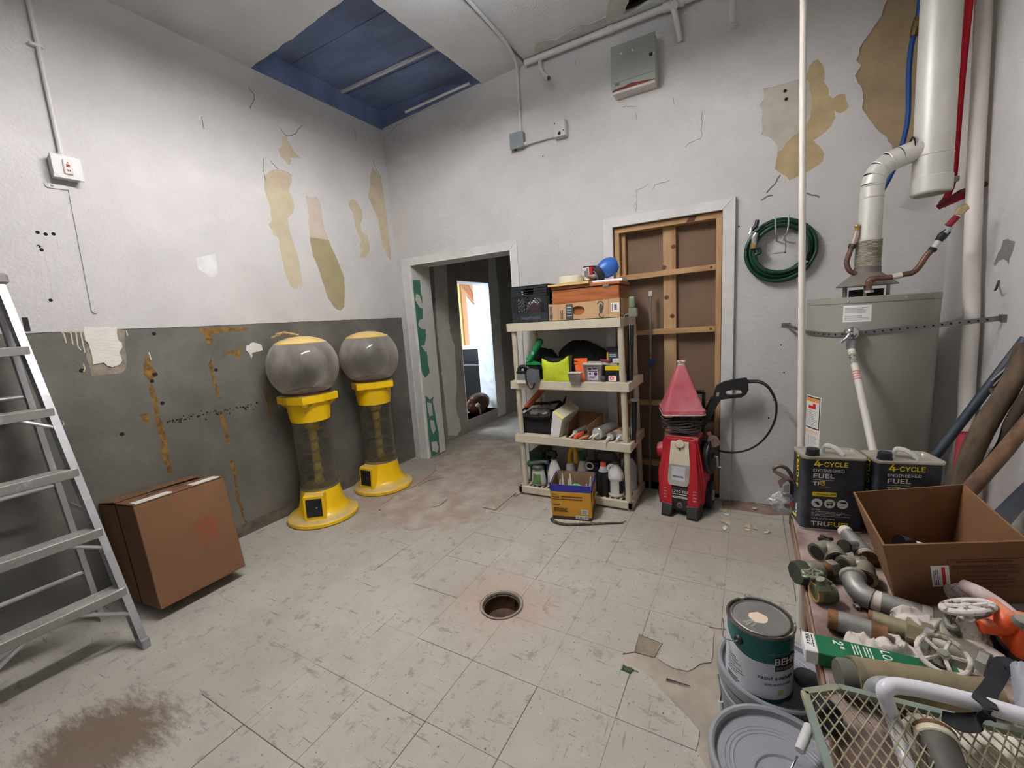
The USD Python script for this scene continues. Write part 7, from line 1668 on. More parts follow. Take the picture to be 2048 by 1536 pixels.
t.add('body', tube([a, a + (b - a) * .5, b], [.022, .0255, .021], 20, 5), fitg)
t.add('mouth', lathe([(0, .004), (.017, .003), (.0185, -.002), (.0235, -.002), (.0235, .008), (.022, .012)], 22, a, u_), M('ochre_bore', (142, 112, 58), .7))
t.add('bonnet', tube([P(300, 1310, .74), P(285, 1260, .752), P(265, 1215, .765)], [.017, .014, .009], 14, 4), fitg)
t.add('stub', cy(P(300, 1275, .748), P(335, 1225, .762), .009, n=10), fitg); t.done()
t = T('galvanised_pipe', 'grey galvanised pipe with white taped ends, along the front of the box', 'pipe')
a, b = Q(630, 262, .728), Q(1075, 400, .728); u_ = (b - a) / np.linalg.norm(b - a); L_ = np.linalg.norm(b - a)
t.add('pipe', cy(a, b, .0215, n=22), galp)
t.add('tape', lathe([(.0205, -.004), (.0218, 0), (.0222, .013), (.0218, .014)], 22, a, u_, caps=False), tape); t.add('tape', lathe([(.0218, L_ - .016), (.0222, L_ - .014), (.022, L_)], 22, a, u_, caps=False), tape)
t.add('wye', tube([Q(480, 95, .742), Q(500, 170, .736), Q(560, 230, .73), Q(622, 262, .728)], [.024, .0235, .0245, .0245], 20, 5), galp)
t.add('wye_mouth', lathe([(0, .002), (.019, .001), (.027, -.003), (.027, .006), (.024, .008)], 22, Q(475, 88, .743), Q(500, 170, .736) - Q(480, 95, .742)), M('wye_mouth_grey', (166, 162, 152), .5, .4))
t.add('coupling', lathe([(.022, L_), (.026, L_ + .002), (.026, L_ + .018), (.0215, L_ + .019), (.0215, L_ + .045), (0, L_ + .045)], 20, a, u_), galp)
t.add('bolt', [cy(Q(490, 315, .706), Q(560, 300, .708), .006, n=8), cy(Q(520, 290, .71), Q(515, 330, .706), .005, n=8)], fitm); t.done()
t = T('galvanised_pipe', 'short grey pipe with rusty threads at both ends, above the green brush box', 'pipe')
a, b = Q(285, 400, .724), Q(735, 540, .724); u_ = (b - a) / np.linalg.norm(b - a); L_ = np.linalg.norm(b - a)
t.add('pipe', lathe([(.0215, .018), (.0215, L_ - .026)], 22, a, u_, caps=False), galp)
t.add('thread', lathe([(0, .002), (.019, 0), (.021, .002), (.0213, .02)], 22, a, u_), rusty); t.add('thread', lathe([(.0213, L_ - .03), (.0205, L_), (.018, L_), (0, L_ - .003)], 22, a, u_), rusty); t.done()
t = T('pipe_nipple', 'pale brass pipe with a rusty tip screwed into a square coupling, middle of the bench', 'pipe')
a, b = Q(590, 395, .722), Q(880, 490, .722); u_ = (b - a) / np.linalg.norm(b - a); L_ = np.linalg.norm(b - a); pb = M('pale_brass_pipe', (156, 146, 118), .5, .4, var=.2, vs=18)
t.add('pipe', lathe([(.0175, .008), (.0175, L_)], 20, a, u_, caps=False), pb); t.add('thread', lathe([(0, .001), (.016, 0), (.0172, .009)], 20, a, u_), rusty)
t.add('coupling', lathe([(.018, L_ - .002), (.026, L_), (.026, L_ + .038), (.02, L_ + .04), (0, L_ + .04)], 6, a, u_), pb); t.done()
def handwheel(t, c, r, nrm, mat, spokes=5, rr=.005):
    a_, b_, d_ = basis(nrm); ring = [c + r * (math.cos(x) * a_ + math.sin(x) * b_) for x in np.linspace(0, 2 * math.pi, 33)[:-1]]
    t.add('handwheel', [tube(ring, rr, 10, 0, closed=True), lathe([(0, -.006), (.009, -.006), (.009, .005), (.004, .007), (0, .007)], 14, c, d_)] + [cy(c, ring[int(32 * k / spokes)], rr * .75, n=6) for k in range(spokes)], mat)
whiteb = M('paint_spattered_bronze', (206, 198, 190), .6, .1, c2=(120, 108, 92), thr=(.46, .58), vs=38, bump=.3, bs=60)
t = T('gate_valve', 'bronze gate valve with a round spoked handwheel facing up, among white rags on the bench', 'valve')
c = Q(1160, 680, .775); handwheel(t, c, .034, (-.05, -.45, .9), whiteb, 5, .0045)
t.add('hub_cap', lathe([(0, .006), (.008, .006), (.006, .009)], 14, c, (-.05, -.45, .9)), M('hub_green', (150, 160, 140), .4, .4))
t.add('bonnet', cy(c + [0, .006, -.012], c + [0, .03, -.05], .016, .024, n=8), fitm)
a, b = Q(1010, 560, .728), Q(1500, 790, .726); t.add('body', tube([a, (a + b) / 2, b], [.024, .029, .024], 20, 5), fitm)
t.add('collar', [lathe([(.022, 0), (.029, .001), (.029, .014), (.024, .016)], 8, p, q - p) for p, q in ((a, b), (b, a))], galp); t.done()
t = T('gate_valve', 'white paint spattered valve with a flanged bonnet and upright handwheel, beside the orange tool', 'valve')
c = Q(1340, 315, .80); handwheel(t, c, .037, (-.35, .3, .89), M('white_wheel', (218, 210, 206), .6, c2=(120, 100, 90), thr=(.55, .6), vs=50), 5, .0065)
t.add('stem', cy(c, Q(1340, 480, .765), .010, n=12), whiteb)
t.add('bonnet', tube([Q(1335, 400, .785), Q(1340, 460, .768), Q(1345, 520, .75)], [.012, .018, .026], 16, 4), whiteb)
t.add('flange', [lathe([(.01, 0), (.036, 0), (.038, .004), (.036, .009), (.01, .01)], 26, Q(1325, 560, .742 - .013 * k), (.1, -.35, .93)) for k in (0, 1)], M('grey_flange', (164, 158, 144), .5, .3, var=.25, vs=25))
t.add('body', tube([Q(1250, 620, .73), Q(1400, 660, .728), Q(1600, 760, .726)], [.022, .025, .02], 18, 4), whiteb)
t.add('lock_ring', tube([Q(1190 + 45 * math.cos(x) + 40, 425 + 55 * math.sin(x), .765) for x in np.linspace(.3, 5.6, 16)], .006, 8, 0), galp); t.done()
# ---- rags
ragm = M('dirty_white_rag', (204, 194, 186), .9, c2=(148, 130, 116), thr=(.5, .68), vs=14, bump=.5, bs=30)
def cloth(path, widths, h, seed, n=60, m_=26):
    """a crumpled strip of cloth lying along a path on the bench"""
    Pp = smooth_path(path, 40); Pp = Pp[np.linspace(0, len(Pp) - 1, n).astype(int)]; W_ = np.interp(np.linspace(0, 1, n), np.linspace(0, 1, len(widths)), widths) * (.8 + .5 * meshkit.fbm(Pp * 40, 2, seed + 2))
    T_ = np.gradient(Pp, axis=0); T_ /= np.linalg.norm(T_, axis=1, keepdims=True); S = np.cross(T_, [0, 0, 1.]); S /= np.linalg.norm(S, axis=1, keepdims=True)
    s = np.linspace(-1, 1, m_); top = Pp[:, None] + S[:, None] * (s[None, :, None] * W_[:, None, None])
    fold = 1 - np.abs(2 * meshkit.fbm(top * np.array([30, 30, 30]), 2, seed + 4) - 1) * 2.2; fine = meshkit.fbm(top * 85, 2, seed + 6)
    hgt = h * (1 - s[None] ** 2) ** .4 * np.clip(.15 + .75 * fold + .45 * (fine - .5), .38, 1.3) * np.sin(np.pi * np.clip(np.linspace(.04, .96, n), 0, 1))[:, None] ** .4
    top = top + (meshkit.fbm(top * 50, 3, seed + 9)[..., None] - .5) * .022 * np.array([1, 1, .0]); top[..., 2] = Pp[:, None, 2] + np.maximum(hgt, .002)
    low = top.copy(); low[..., 2] = Pp[:, None, 2] + .0005
    v = np.vstack([top.reshape(-1, 3), low.reshape(-1, 3)]); N = n * m_; f = []
    for i in range(n - 1):
        for j in range(m_ - 1):
            q = [i * m_ + j, i * m_ + j + 1, (i + 1) * m_ + j + 1, (i + 1) * m_ + j]; f += [q, [N + k for k in q[::-1]]]
    return tm(v, f)
simple('rag', 'long crumpled dirty white rag under the round handwheel on the bench', 'rag', cloth([Q(460, 520, BZ + .002), Q(600, 630, BZ + .002), Q(800, 690, BZ + .002), Q(1000, 790, BZ + .002), Q(1250, 880, BZ + .002), Q(1520, 930, BZ + .002), Q(1780, 1000, BZ + .002)], [.016, .05, .052, .046, .05, .045, .04], .048, 4), ragm, smooth=60)
simple('rag', 'small knotted white rag between the galvanised pipe and the square coupling', 'rag', cloth([Q(770, 365, .722), Q(860, 390, .725), Q(960, 440, .728), Q(1060, 490, .728), Q(1180, 510, .73)], [.012, .026, .03, .03, .024], .036, 14), ragm, smooth=60)
# ---- orange tool and pliers
orm = M('orange_tool', (222, 84, 34), .5, var=.1, vs=12, dust=(206, 150, 120), dustn=(.5, 1.))
t = T('grease_tool', 'orange and black hand tool with a dirty white handle, lying against the open box', 'tool')
t.add('handle', tube([Q(1310, 150, .80), Q(1420, 210, .80), Q(1560, 300, .79), Q(1690, 400, .785)], [.012, .0155, .016, .014], 14, 5), M('dirty_white_grip', (206, 190, 186), .6, c2=(170, 140, 134), thr=(.5, .7), vs=20))
t.add('orange_arm', tube([Q(1530, 290, .80), Q(1600, 360, .80), Q(1640, 420, .80), Q(1590, 460, .785), Q(1450, 470, .78)], [.012, .015, .018, .018, .012], 12, 5), orm)
t.add('body', rbx(*sorted((Q(1650, 500, .78)[0], Q(1650, 500, .78)[0] + .16)), Q(1650, 560, .76)[1] - .03, Q(1650, 560, .76)[1] + .05, .735, .80, .016), orm)
t.add('lower_body', rbx(Q(1560, 560, .74)[0], Q(1560, 560, .74)[0] + .2, Q(1600, 640, .73)[1] - .02, Q(1600, 640, .73)[1] + .05, BZ + .001, .74, .012), blk)
t.add('knob', lathe([(0, .012), (.010, .011), (.013, .006), (.013, 0)], 16, Q(1750, 440, .812), (0, -.3, 1)), galp); t.done()
t = T('pliers', 'paint-splashed white tool head with dark slots, left of the orange tool', 'tool')
t.add('head', rbx(Q(1290, 290, .765)[0] - .012, Q(1290, 290, .765)[0] + .03, Q(1290, 220, .765)[1] - .012, Q(1290, 220, .765)[1] + .02, .752, .775, .008), whiteb)
t.add('jaw', tube([Q(1240, 200, .77), Q(1290, 190, .775), Q(1350, 235, .775)], [.012, .015, .010], 10, 4), M('white_wheel', (218, 210, 206))); t.done()
# ---- green brush box
gb = M('green_card', (20, 100, 64), .45, var=.05)
t = T('brush_box', 'narrow green cardboard paintbrush box with a white end hanging over the bench edge', 'box')
a, b = Q(100, 600, .718), Q(680, 742, .718); xd = b - a; xd[2] = 0; GA = frame((*(a)[:2], BZ + .0008), xd, (-xd[1], xd[0], 0)); Lg = .24
t.A = GA
t.add('body', bx(.022, Lg, -.028, .028, 0, .028, .0015), gb); t.add('white_end', bx(0, .022, -.0283, .0283, 0, .0283, .0015), wb_)
tp = spin(at(GA, 0, 0, 0), 0); t.A = None
TPl = at(GA, 0, 0, .0284)
t.add('lettering', text('ANGLE', .0075, at(spin(TPl, -90), -.024, .005, 0), .0004), ink_k); t.add('print', lines(at(spin(TPl, -90), -.022, .015, 0), 0, .04, (0,), .002, .0004, 2, .1), ink_k)
t.add('lettering', text('2"', .016, at(spin(TPl, -90), -.022, .052, 0), .0004, True), pap)
t.add('print', lines(at(spin(TPl, -90), -.02, .082, 0), 0, .035, (0, .005, .010, .018, .023, .028), .0022, .0004, 5, .25), pap)
t.add('lettering', text('LONG', .014, at(spin(TPl, -90), -.024, .128, 0), .0004, True), pap); t.done()
# ---- rolled olive mat
t = T('rolled_mat', 'rolled olive-brown cloth with a dark grey core beside the green brush box', 'roll')
a, b = Q(480, 850, .735), Q(1560, 1010, .735); u_ = (b - a) / np.linalg.norm(b - a)
t.add('cloth', tube([a, a + (b - a) * .33, a + (b - a) * .66, b], [.034, .0335, .032, .03], 26, 4), M('olive_cloth', (124, 112, 86), .9, var=.12, vs=30, bump=.3, bs=120), smooth=50)
t.add('core', lathe([(0, -.024), (.026, -.024), (.029, -.018), (.029, .003)], 24, a, u_), M('grey_core', (92, 90, 82), .8)); t.add('end_band', lathe([(.0305, -.002), (.0345, -.001), (.0348, .012)], 26, a, u_, caps=False), M('olive_band', (112, 102, 80), .9)); t.done()
t = T('pipe_end', 'bent grey plastic pipe between the rolled mat and the white handle', 'pipe')
t.add('pipe', tube([Q(610, 1000, .745), Q(640, 920, .765), Q(720, 900, .77), Q(800, 925, .765)], .012, 14, 5), gpl); t.done()
t = T('plastic_tube', 'smooth white bent plastic tube lying over the wire mesh panel', 'tube')
wps = [(2180, 1270, .80), (1740, 1140, .80), (1400, 1040, .80), (1100, 965, .80), (900, 925, .80), (770, 915, .80), (715, 955, .795), (740, 1060, .77), (790, 1200, .745), (840, 1350, .73), (890, 1520, .72), (930, 1700, .72)]
t.add('tube', tube([Q(*p) for p in wps], [.012, .012, .012, .012, .012, .0115, .011, .0105, .01, .01, .01], 18, 6), M('white_tube', (224, 222, 228), .3, var=.02), smooth=60); t.done()
# ---- wire mesh panel in its frame
MZ = .762
zinc = M('zinc_frame', (150, 166, 158), .4, .6, var=.25, vs=7, c2=(186, 178, 128), thr=(.5, .66)); zincw = M('zinc_wire', (206, 200, 172), .3, .8, var=.2, vs=10)
mp = lambda x, y: Q(x, y, MZ)
c0, c1, c2_, c3_ = mp(110, 955), mp(370, 920), mp(2300, 1395), mp(420, 1900)
t = T('mesh_panel', 'expanded metal mesh panel in a zinc angle frame, nearest thing on the bench', 'mesh panel')
def bar(a, b, w=.011, h=.008):
    d = b - a; d = d / np.linalg.norm(d); n_ = np.array([-d[1], d[0], 0]); n_ /= np.linalg.norm(n_)
    return hull([p + n_ * s * w / 2 + [0, 0, z] for p in (a, b) for s in (-1, 1) for z in (-h, .001)])
for a, b in ((c0, c1), (c1, c2_), (c0, c3_)):
    t.add('frame_bar', bar(a, b), zinc)
area = Polygon([p[:2] for p in (c0, c1, c2_, c2_ + [.1, -.35, 0], c3_)]).buffer(-.003)
dA = (mp(205, 1240) - mp(420, 960))[:2]; dB = (mp(700, 1440) - mp(330, 970))[:2]; dA /= np.linalg.norm(dA); dB /= np.linalg.norm(dB)
stp = np.linalg.norm((mp(510, 985) - mp(425, 965))[:2]); ds = (mp(510, 985) - mp(425, 965))[:2] / stp
o0 = mp(425, 965)[:2]; strands = []
for k in range(-30, 60):
    for dd_, ww in ((dA, .00085), (dB, .0007)):
        c_ = o0 + ds * stp * k; l_ = LineString([c_ - dd_ * 1.2, c_ + dd_ * 1.2]).intersection(area)
        for g_ in getattr(l_, 'geoms', [l_]):
            if g_.length > .004:
                (x0, y0), (x1, y1) = g_.coords[0], g_.coords[-1]; z0 = MZ - (.0 if dd_ is dA else .0016)
                n_ = np.array([-(y1 - y0), x1 - x0, 0]) / g_.length
                strands.append(hull([np.array([x, y, z0 + z]) + n_ * s * ww for x, y in ((x0, y0), (x1, y1)) for s in (-1, 1) for z in (-.0012, .0012)]))
t.add('mesh', strands, zincw, kind='stuff'); t.done()
# under the mesh
simple('towel', 'crumpled white towel under the wire mesh on the bench', 'towel', cloth([Q(900, 1150, BZ + .002), Q(1050, 1250, BZ + .002), Q(1350, 1350, BZ + .002), Q(1700, 1450, BZ + .002), Q(2000, 1560, BZ + .002)], [.05, .09, .10, .10, .09], .03, 24), M('white_towel', (216, 210, 196), .95, c2=(196, 186, 164), thr=(.45, .65), vs=9, bump=.5, bs=60), smooth=60)
t = T('galvanised_pipe', 'dark grey pipe with a pale collar lying on the towel under the wire mesh', 'pipe')
a, b = Q(1095, 1290, .752), Q(1290, 1800, .745); u_ = (b - a) / np.linalg.norm(b - a)
t.add('pipe', tube([a, a + (b - a) * .3 + [0, 0, .0], b], [.024, .024, .024], 20, 4), M('dark_grey_pipe', (84, 80, 74), .6, .3, var=.2, vs=14)); t.add('collar', lathe([(.0, -.004), (.02, -.004), (.0255, .0), (.0265, .012), (.0245, .014)], 22, a, u_), M('cream_collar', (204, 196, 168), .6)); t.add('rust_ring', lathe([(.0255, -.004), (.027, -.002), (.0265, .003)], 22, a, u_, caps=False), rusty); t.done()
t = T('pouch', 'black cloth pouch under the corner of the wire mesh panel', 'pouch'); t.add('body', blob(Q(290, 1150, BZ + .015), (.02, .035, .018), 8, .2, 2, 3, BZ + .001), blkc); t.done()
# black strap over the white handle
t = T('strap', 'twisted black webbing strap draped over the white handle and the mesh panel', 'strap')
sp_ = [Q(1760, 900, .81), Q(1690, 770, .82), Q(1610, 755, .815), Q(1560, 860, .805), Q(1480, 1000, .81), Q(1480, 1060, .828), Q(1505, 1120, .826), Q(1480, 1160, .80), Q(1400, 1190, .782), Q(1280, 1190, .778), Q(1150, 1140, .776)]
sm = smooth_path(sp_, 6); ww = np.interp(np.linspace(0, 1, len(sm)), [0, .2, .35, .48, .52, .6, .75, .9, 1], [.010, .012, .010, .014, .004, .006, .012, .013, .008])
tv = np.gradient(sm, axis=0); tv /= np.linalg.norm(tv, axis=1, keepdims=True); rings = []
for i, p in enumerate(sm):
    s = np.cross(tv[i], [0, -.35, .93]); s /= np.linalg.norm(s); n_ = np.cross(s, tv[i]); rings.append([p + s * ww[i] + n_ * .001, p - s * ww[i] + n_ * .001, p - s * ww[i] - n_ * .001, p + s * ww[i] - n_ * .001])
t.add('webbing', ring_mesh(rings), M('black_webbing', (30, 30, 34), .8, var=.2, vs=40)); t.done()
simple('grey_bag', 'pale grey plastic bag edge at the right of the bench', 'bag', sheet([Q(1750, 1180, .80), Q(1900, 1200, .80), Q(1860, 760, .83), Q(1680, 730, .83)], .0, .012, 12, 10, .008), M('grey_film', (150, 152, 160), .35))
t = T('blue_case', 'black and white case with blue ends lying behind the open box by the right wall', 'case')
a = gx(2020, 1035, .80)
t.add('case', bx(.72, .90, 1.44, 1.56, BZ + .001, BZ + .05, .006), blk); t.add('white_strip', bx(.718, .902, 1.438, 1.562, BZ + .051, BZ + .066, .003), wpl); t.add('end_cap', bx(.712, .730, 1.436, 1.564, BZ + .04, BZ + .068, .004), navy); t.done()
# ---- clamp and plastic bag at the far left corner of the bench
cz = gy(1562, 952, 1.63)
def K(u, v, y=1.62): return gy(u, v, y)
t = T('clamp', 'brown metal clamp handle sticking up at the far left corner of the bench', 'clamp')
br = M('brown_metal', (96, 84, 74), .55, .4, var=.2, vs=20)
t.add('handle', tube([K(1546, 940), K(1552, 934), K(1562, 932), K(1574, 938), K(1582, 950), K(1586, 960)], [.005, .006, .006, .006, .006, .005], 10, 4), br)
t.add('arm', tube([K(1546, 941), K(1558, 948), K(1574, 956), K(1588, 962)], [.005, .0065, .0075, .006], 10, 4), M('tan_metal', (148, 130, 116), .5, .4))
t.add('jaw', hull([K(1556, 962), K(1563, 956), K(1588, 962), K(1586, 972), K(1560, 976), K(1570, 958, 1.66), K(1586, 966, 1.66)]), M('pinkish_grey', (140, 112, 106), .6)); t.done()
t = T('caulk_pack', 'white and black boxed packet standing in the clear plastic bag', 'package')
t.add('carton', hull([K(u, v, y) for u, v in ((1562, 986), (1566, 968), (1575, 961), (1580, 968), (1580, 988)) for y in (1.60, 1.625)]), M('pack_white', (206, 208, 206), .5)); t.add('panel', hull([K(u, v, 1.598) for u, v in ((1567, 972), (1578, 968), (1578, 984), (1567, 984))] + [K(1572, 976, 1.6)]), M('pack_grey2', (150, 152, 148), .5)); t.add('black_side', hull([K(u, v, y) for u, v in ((1580, 966), (1589, 968), (1589, 989), (1580, 989)) for y in (1.60, 1.62)]), ink_k); t.done()
t = T('plastic_bag', 'crumpled clear plastic bag with small red and blue packets, hanging off the bench corner', 'bag')
t.add('bag', blob(K(1568, 1005, 1.63), (.042, .03, .038), 15, .3, 3, 4), clear('clear_bag', (236, 236, 236), (206, 206, 206), .1, .6, .25, 14.), smooth=30)
t.add('red_packet', hull([K(u, v, y) for u, v in ((1579, 1003), (1589, 1004), (1589, 1014), (1579, 1013)) for y in (1.60, 1.63)]), M('pack_red', (196, 70, 86), .5)); t.add('blue_packet', hull([K(u, v, y) for u, v in ((1580, 994), (1589, 995), (1589, 1002), (1580, 1001)) for y in (1.60, 1.63)]), M('pack_blue', (110, 112, 160), .5)); t.add('grey_packet', hull([K(u, v, y) for u, v in ((1568, 1008), (1579, 1008), (1579, 1017), (1569, 1016)) for y in (1.60, 1.63)]), M('pack_dark', (110, 106, 106), .5)); t.done()
# ------------------------------------------------------------------ buckets and paint can
bucketm = M('grey_bucket', (142, 143, 148), .5, var=.04, vs=8)
lidm = M('grey_bucket_lid', (146, 147, 152), .45, var=.04, vs=6)
LZ = .395
def bucket(c, label):
    t = T('bucket', label, 'bucket'); c = (c[0], c[1], 0)
    t.add('body', lathe([(0, 0), (.118, 0), (.122, .004), (.134, .30), (.134, .305), (.140, .307), (.140, .322), (.135, .324), (.135, .338), (.141, .34), (.141, .354), (.136, .356), (.137, .372)], 56, c), bucketm, smooth=40)
    l_ = t.add('lid', lathe([(.136, LZ - .034), (.1455, LZ - .032), (.147, LZ - .004), (.1445, LZ), (.138, LZ), (.133, LZ - .004), (.131, LZ - .018), (.126, LZ - .021), (.0, LZ - .021)], 64, c), lidm, smooth=35)
    t.add('lid_ring', lathe([(.06, LZ - .0215), (.064, LZ - .017), (.070, LZ - .017), (.074, LZ - .0215)], 40, (c[0] + .015, c[1] - .03, 0), caps=False), lidm, parent=l_)
    for k in range(3):
        t.add('lid_ripple', lathe([(.09 + .009 * k, LZ - .0212), (.0925 + .009 * k, LZ - .0195), (.095 + .009 * k, LZ - .0212)], 48, (c[0] - .0, c[1] - .01, 0), caps=False), lidm, parent=l_)
    return t
B1, B2c = (.082, 1.262), (.08, .972)
t = bucket(B1, 'grey plastic bucket with a lid, under the green and white paint can')
a = math.radians(205)
e1 = np.array([B1[0] + .145 * math.cos(a), B1[1] + .145 * math.sin(a), 0])
t.add('grip', cy(gy(1441, 1402, 1.19), gy(1443, 1436, 1.175), .0075, n=12), wpl)
t.add('bail', tube([gy(1441, 1402, 1.19), gy(1442, 1385, 1.205), (B1[0] - .142, B1[1] - .02, .33)], .0022, 6, 4), chrome)
t.done()
t = bucket(B2c, 'grey plastic bucket with a ringed lid and white grip, nearest the camera')
g0, g1 = gz(1619, 1452, LZ + .05), gz(1600, 1500, LZ + .035)
t.add('grip', lathe([(.0, 0), (.0095, 0), (.011, .004), (.0105, .03), (.011, .033), (.0105, .062), (.009, .066), (0, .066)], 16, g0, g1 - g0), wpl)
t.add('bail', tube([g0 + (g1 - g0) * 1.25, gz(1588, 1525, LZ + .02), gz(1575, 1560, LZ + .008), gz(1560, 1620, LZ + .004)], .0024, 6, 4), chrome)
t.done()
# paint can
pc = np.array([.043, 1.222, LZ - .0205])
t = T('paint_can', 'green and white paint can with a dried paint blob on its lid', 'paint can')
teal = M('teal_label', (8, 96, 92), .35, var=.04)
hC = .193; rC = .081
t.add('body', lathe([(0, 0), (rC, 0), (rC + .0012, .002), (rC, .006), (rC - .0005, .008), (rC - .0005, hC - .008), (rC + .001, hC - .006), (rC + .002, hC - .002), (rC + .0005, hC), (rC - .003, hC - .002), (rC - .005, hC - .02)], 64, pc), teal, smooth=40)
t.add('rim', lathe([(rC - .001, hC - .008), (rC + .002, hC - .006), (rC + .0028, hC - .001), (rC + .001, hC + .002), (rC - .003, hC + .001), (rC - .005, hC - .006), (rC - .011, hC - .006)], 64, pc, caps=False), M('tin_rim', (104, 98, 92), .4, .6, c2=(206, 198, 184), thr=(.56, .62), vs=12), smooth=40)
ld_ = t.add('lid', lathe([(rC - .009, hC - .006), (rC - .0095, hC - .001), (rC - .012, hC + .0005), (rC - .015, hC - .003), (0, hC - .003)], 56, pc), M('tin_lid', (136, 132, 128), .45, .5, var=.15, vs=14), smooth=40)
t.add('paint_blob', ext(rag([(.024 * math.cos(x) - .004, .022 * math.sin(x) - .003) for x in np.linspace(0, 2 * math.pi, 24)[:-1]] , .004, .004, 3, 120), .0016, frame(pc + [0, 0, hC - .0031], (1, 0, 0), (0, 1, 0))), M('dried_cream_paint', (226, 206, 184), .5, var=.06, vs=60), parent=ld_)
t.add('paint_streak', ext(unary_union([LineString([(-.015, -.015), (-.038, -.035)]).buffer(.0035), LineString([(-.005, -.02), (-.02, -.045)]).buffer(.0025), LineString([(-.015, -.02), (-.032, -.045)]).buffer(.002)]), .0006, frame(pc + [0, 0, hC - .003], (1, 0, 0), (0, 1, 0))), M('grey_green_paint', (150, 156, 142), .5), parent=ld_)
rl_ = rC - .0002
def pcw(a0, a1, z0, z1, t_=.0005, n=24): return wrap(tuple(pc), rl_, a0, a1, z0, z1, t_, n)
wl_ = t.add('white_label', ring_mesh([[(pc[0] + rr * math.cos(x), pc[1] + rr * math.sin(x), pc[2] + z) for rr, z in ((rl_ - .001, .014), (rl_ + .0006, .014), (rl_ + .0006, zt), (rl_ - .001, zt))] for x, zt in ((math.radians(a), .118 + .05 * max(0, (-100 - a) / 90) ** 1.5) for a in np.linspace(-200, 10, 50))]), M('can_white_label', (214, 216, 224), .4, var=.02), smooth=50)
def ctext(s, h, ang, z, mat, bold=False, par=None, off=.001):
    m_ = meshkit.text_mesh(s, h, .0005, bold); v = m_.vertices.copy(); w_ = v[:, 0].max(); th_ = math.radians(ang) + (v[:, 0] - w_ / 2) / rl_; rr = rl_ + off + v[:, 2]
    v = np.stack([pc[0] + rr * np.cos(th_), pc[1] + rr * np.sin(th_), pc[2] + z + v[:, 1]], 1); t.add('lettering', trimesh.Trimesh(v, m_.faces, process=False), mat, parent=par, smooth=False)
t.add('badge', pcw(-65, -20, .098, .138, .0012), ink_k)
ctext('BEHR', .0185, -44, .117, pap, True, None, .0016); ctext('PREMIUM', .0075, -46, .103, M('bronze_print', (150, 130, 96), .5), True, None, .0016)
ctext('PAINT & PRIMER', .0085, -60, .072, ink_k, False, None); ctext('SEMI-GLOSS ENAMEL', .0048, -57, .056, M('dim_dark', (88, 92, 100), .6))
t.add('print', [pcw(-155 + (k % 3) * 2, -155 + w_, .094 - .0075 * k, .0958 - .0075 * k, .0011, 10) for k, w_ in enumerate((22, 26, 33, 20, 36, 39, 24))], M('dim_dark', (88, 92, 100)))
t.add('print', [pcw(-156, -156 + w_, z, z + .0024, .0011, 10) for z, w_ in ((.034, 27), (.0285, 31), (.023, 26))], ink_k)
t.add('print', pcw(-80, -42, .146, .148, .0011, 10), M('teal_print', (80, 130, 128), .5)); t.add('print', pcw(-62, -46, .141, .1425, .0011, 10), M('teal_print', (80, 130, 128)))
t.add('green_mark', pcw(-58, -48, .026, .042, .0011, 8), M('mark_olive', (170, 178, 120), .5))
a = math.radians(-128); er = np.array([math.cos(a), math.sin(a), 0])
t.add('bail_ear', lathe([(0, .007), (.009, .007), (.012, .004), (.013, 0)], 20, pc + er * rC + [0, 0, hC - .038], er), M('black_ear', (28, 30, 32), .4))
t.add('bail_hook', [tube([pc + er * (rC + .006) + [.002, 0, hC - .036], pc + er * (rC + .010) + [-.004, .002, hC - .042], pc + er * (rC + .012) + [-.03, .015, hC - .048], pc + np.array([-.088, -.02, hC - .045]), pc + np.array([-.092, .02, hC - .05])], .0016, 6, 5)], chrome)
t.done()
t = T('puck', 'dark grey round cap lying on the grey bucket lid beside the paint can', 'cap')
c = gz(1615, 1352, LZ - .005); t.add('cap', lathe([(0, 0), (.031, 0), (.033, .003), (.033, .012), (.031, .0145), (.0, .015)], 32, (c[0], c[1], LZ - .0205)), M('dark_cap', (70, 72, 78), .5), smooth=40); t.done()
# ------------------------------------------------------------------ scraps on the floor
a, b = gz(1334, 1358, .003), gz(1380, 1372, .003)
t = T('nail', 'single rusty nail lying on the bare concrete near the buckets', 'nail'); t.add('shank', cy(a, b, .003, .0016, n=8), M('dark_iron', (70, 62, 58))); t.add('head', cy(a - (b - a) * .02, a, .006, n=10), M('dark_iron', (70, 62, 58))); t.done()
lf = gz(1253, 1339, .004)
t = T('leaf', 'small crumpled green leaf on the floor in front of the old brown tile', 'leaf')
t.add('blade', sheet([lf + [-.022, -.008, -.003], lf + [.018, -.012, -.001], lf + [.026, .012, .004], lf + [-.016, .014, .002]], 0, .003, 4, 8, .006), M('leaf_green', (52, 74, 44), .7)); t.add('stalk', tube([lf + [.02, 0, 0], lf + [.035, .01, 0], lf + [.045, .008, -.002]], .0014, 6, 3), M('leaf_green', (52, 74, 44))); t.done()
rng = random.Random(77); chipm = [M('paint_chip_' + n_, c_, .7) for n_, c_ in (('white', (222, 220, 212)), ('cream', (190, 178, 148)))]
Z8 = lambda p: cr(1380, 880, 7.877, p)
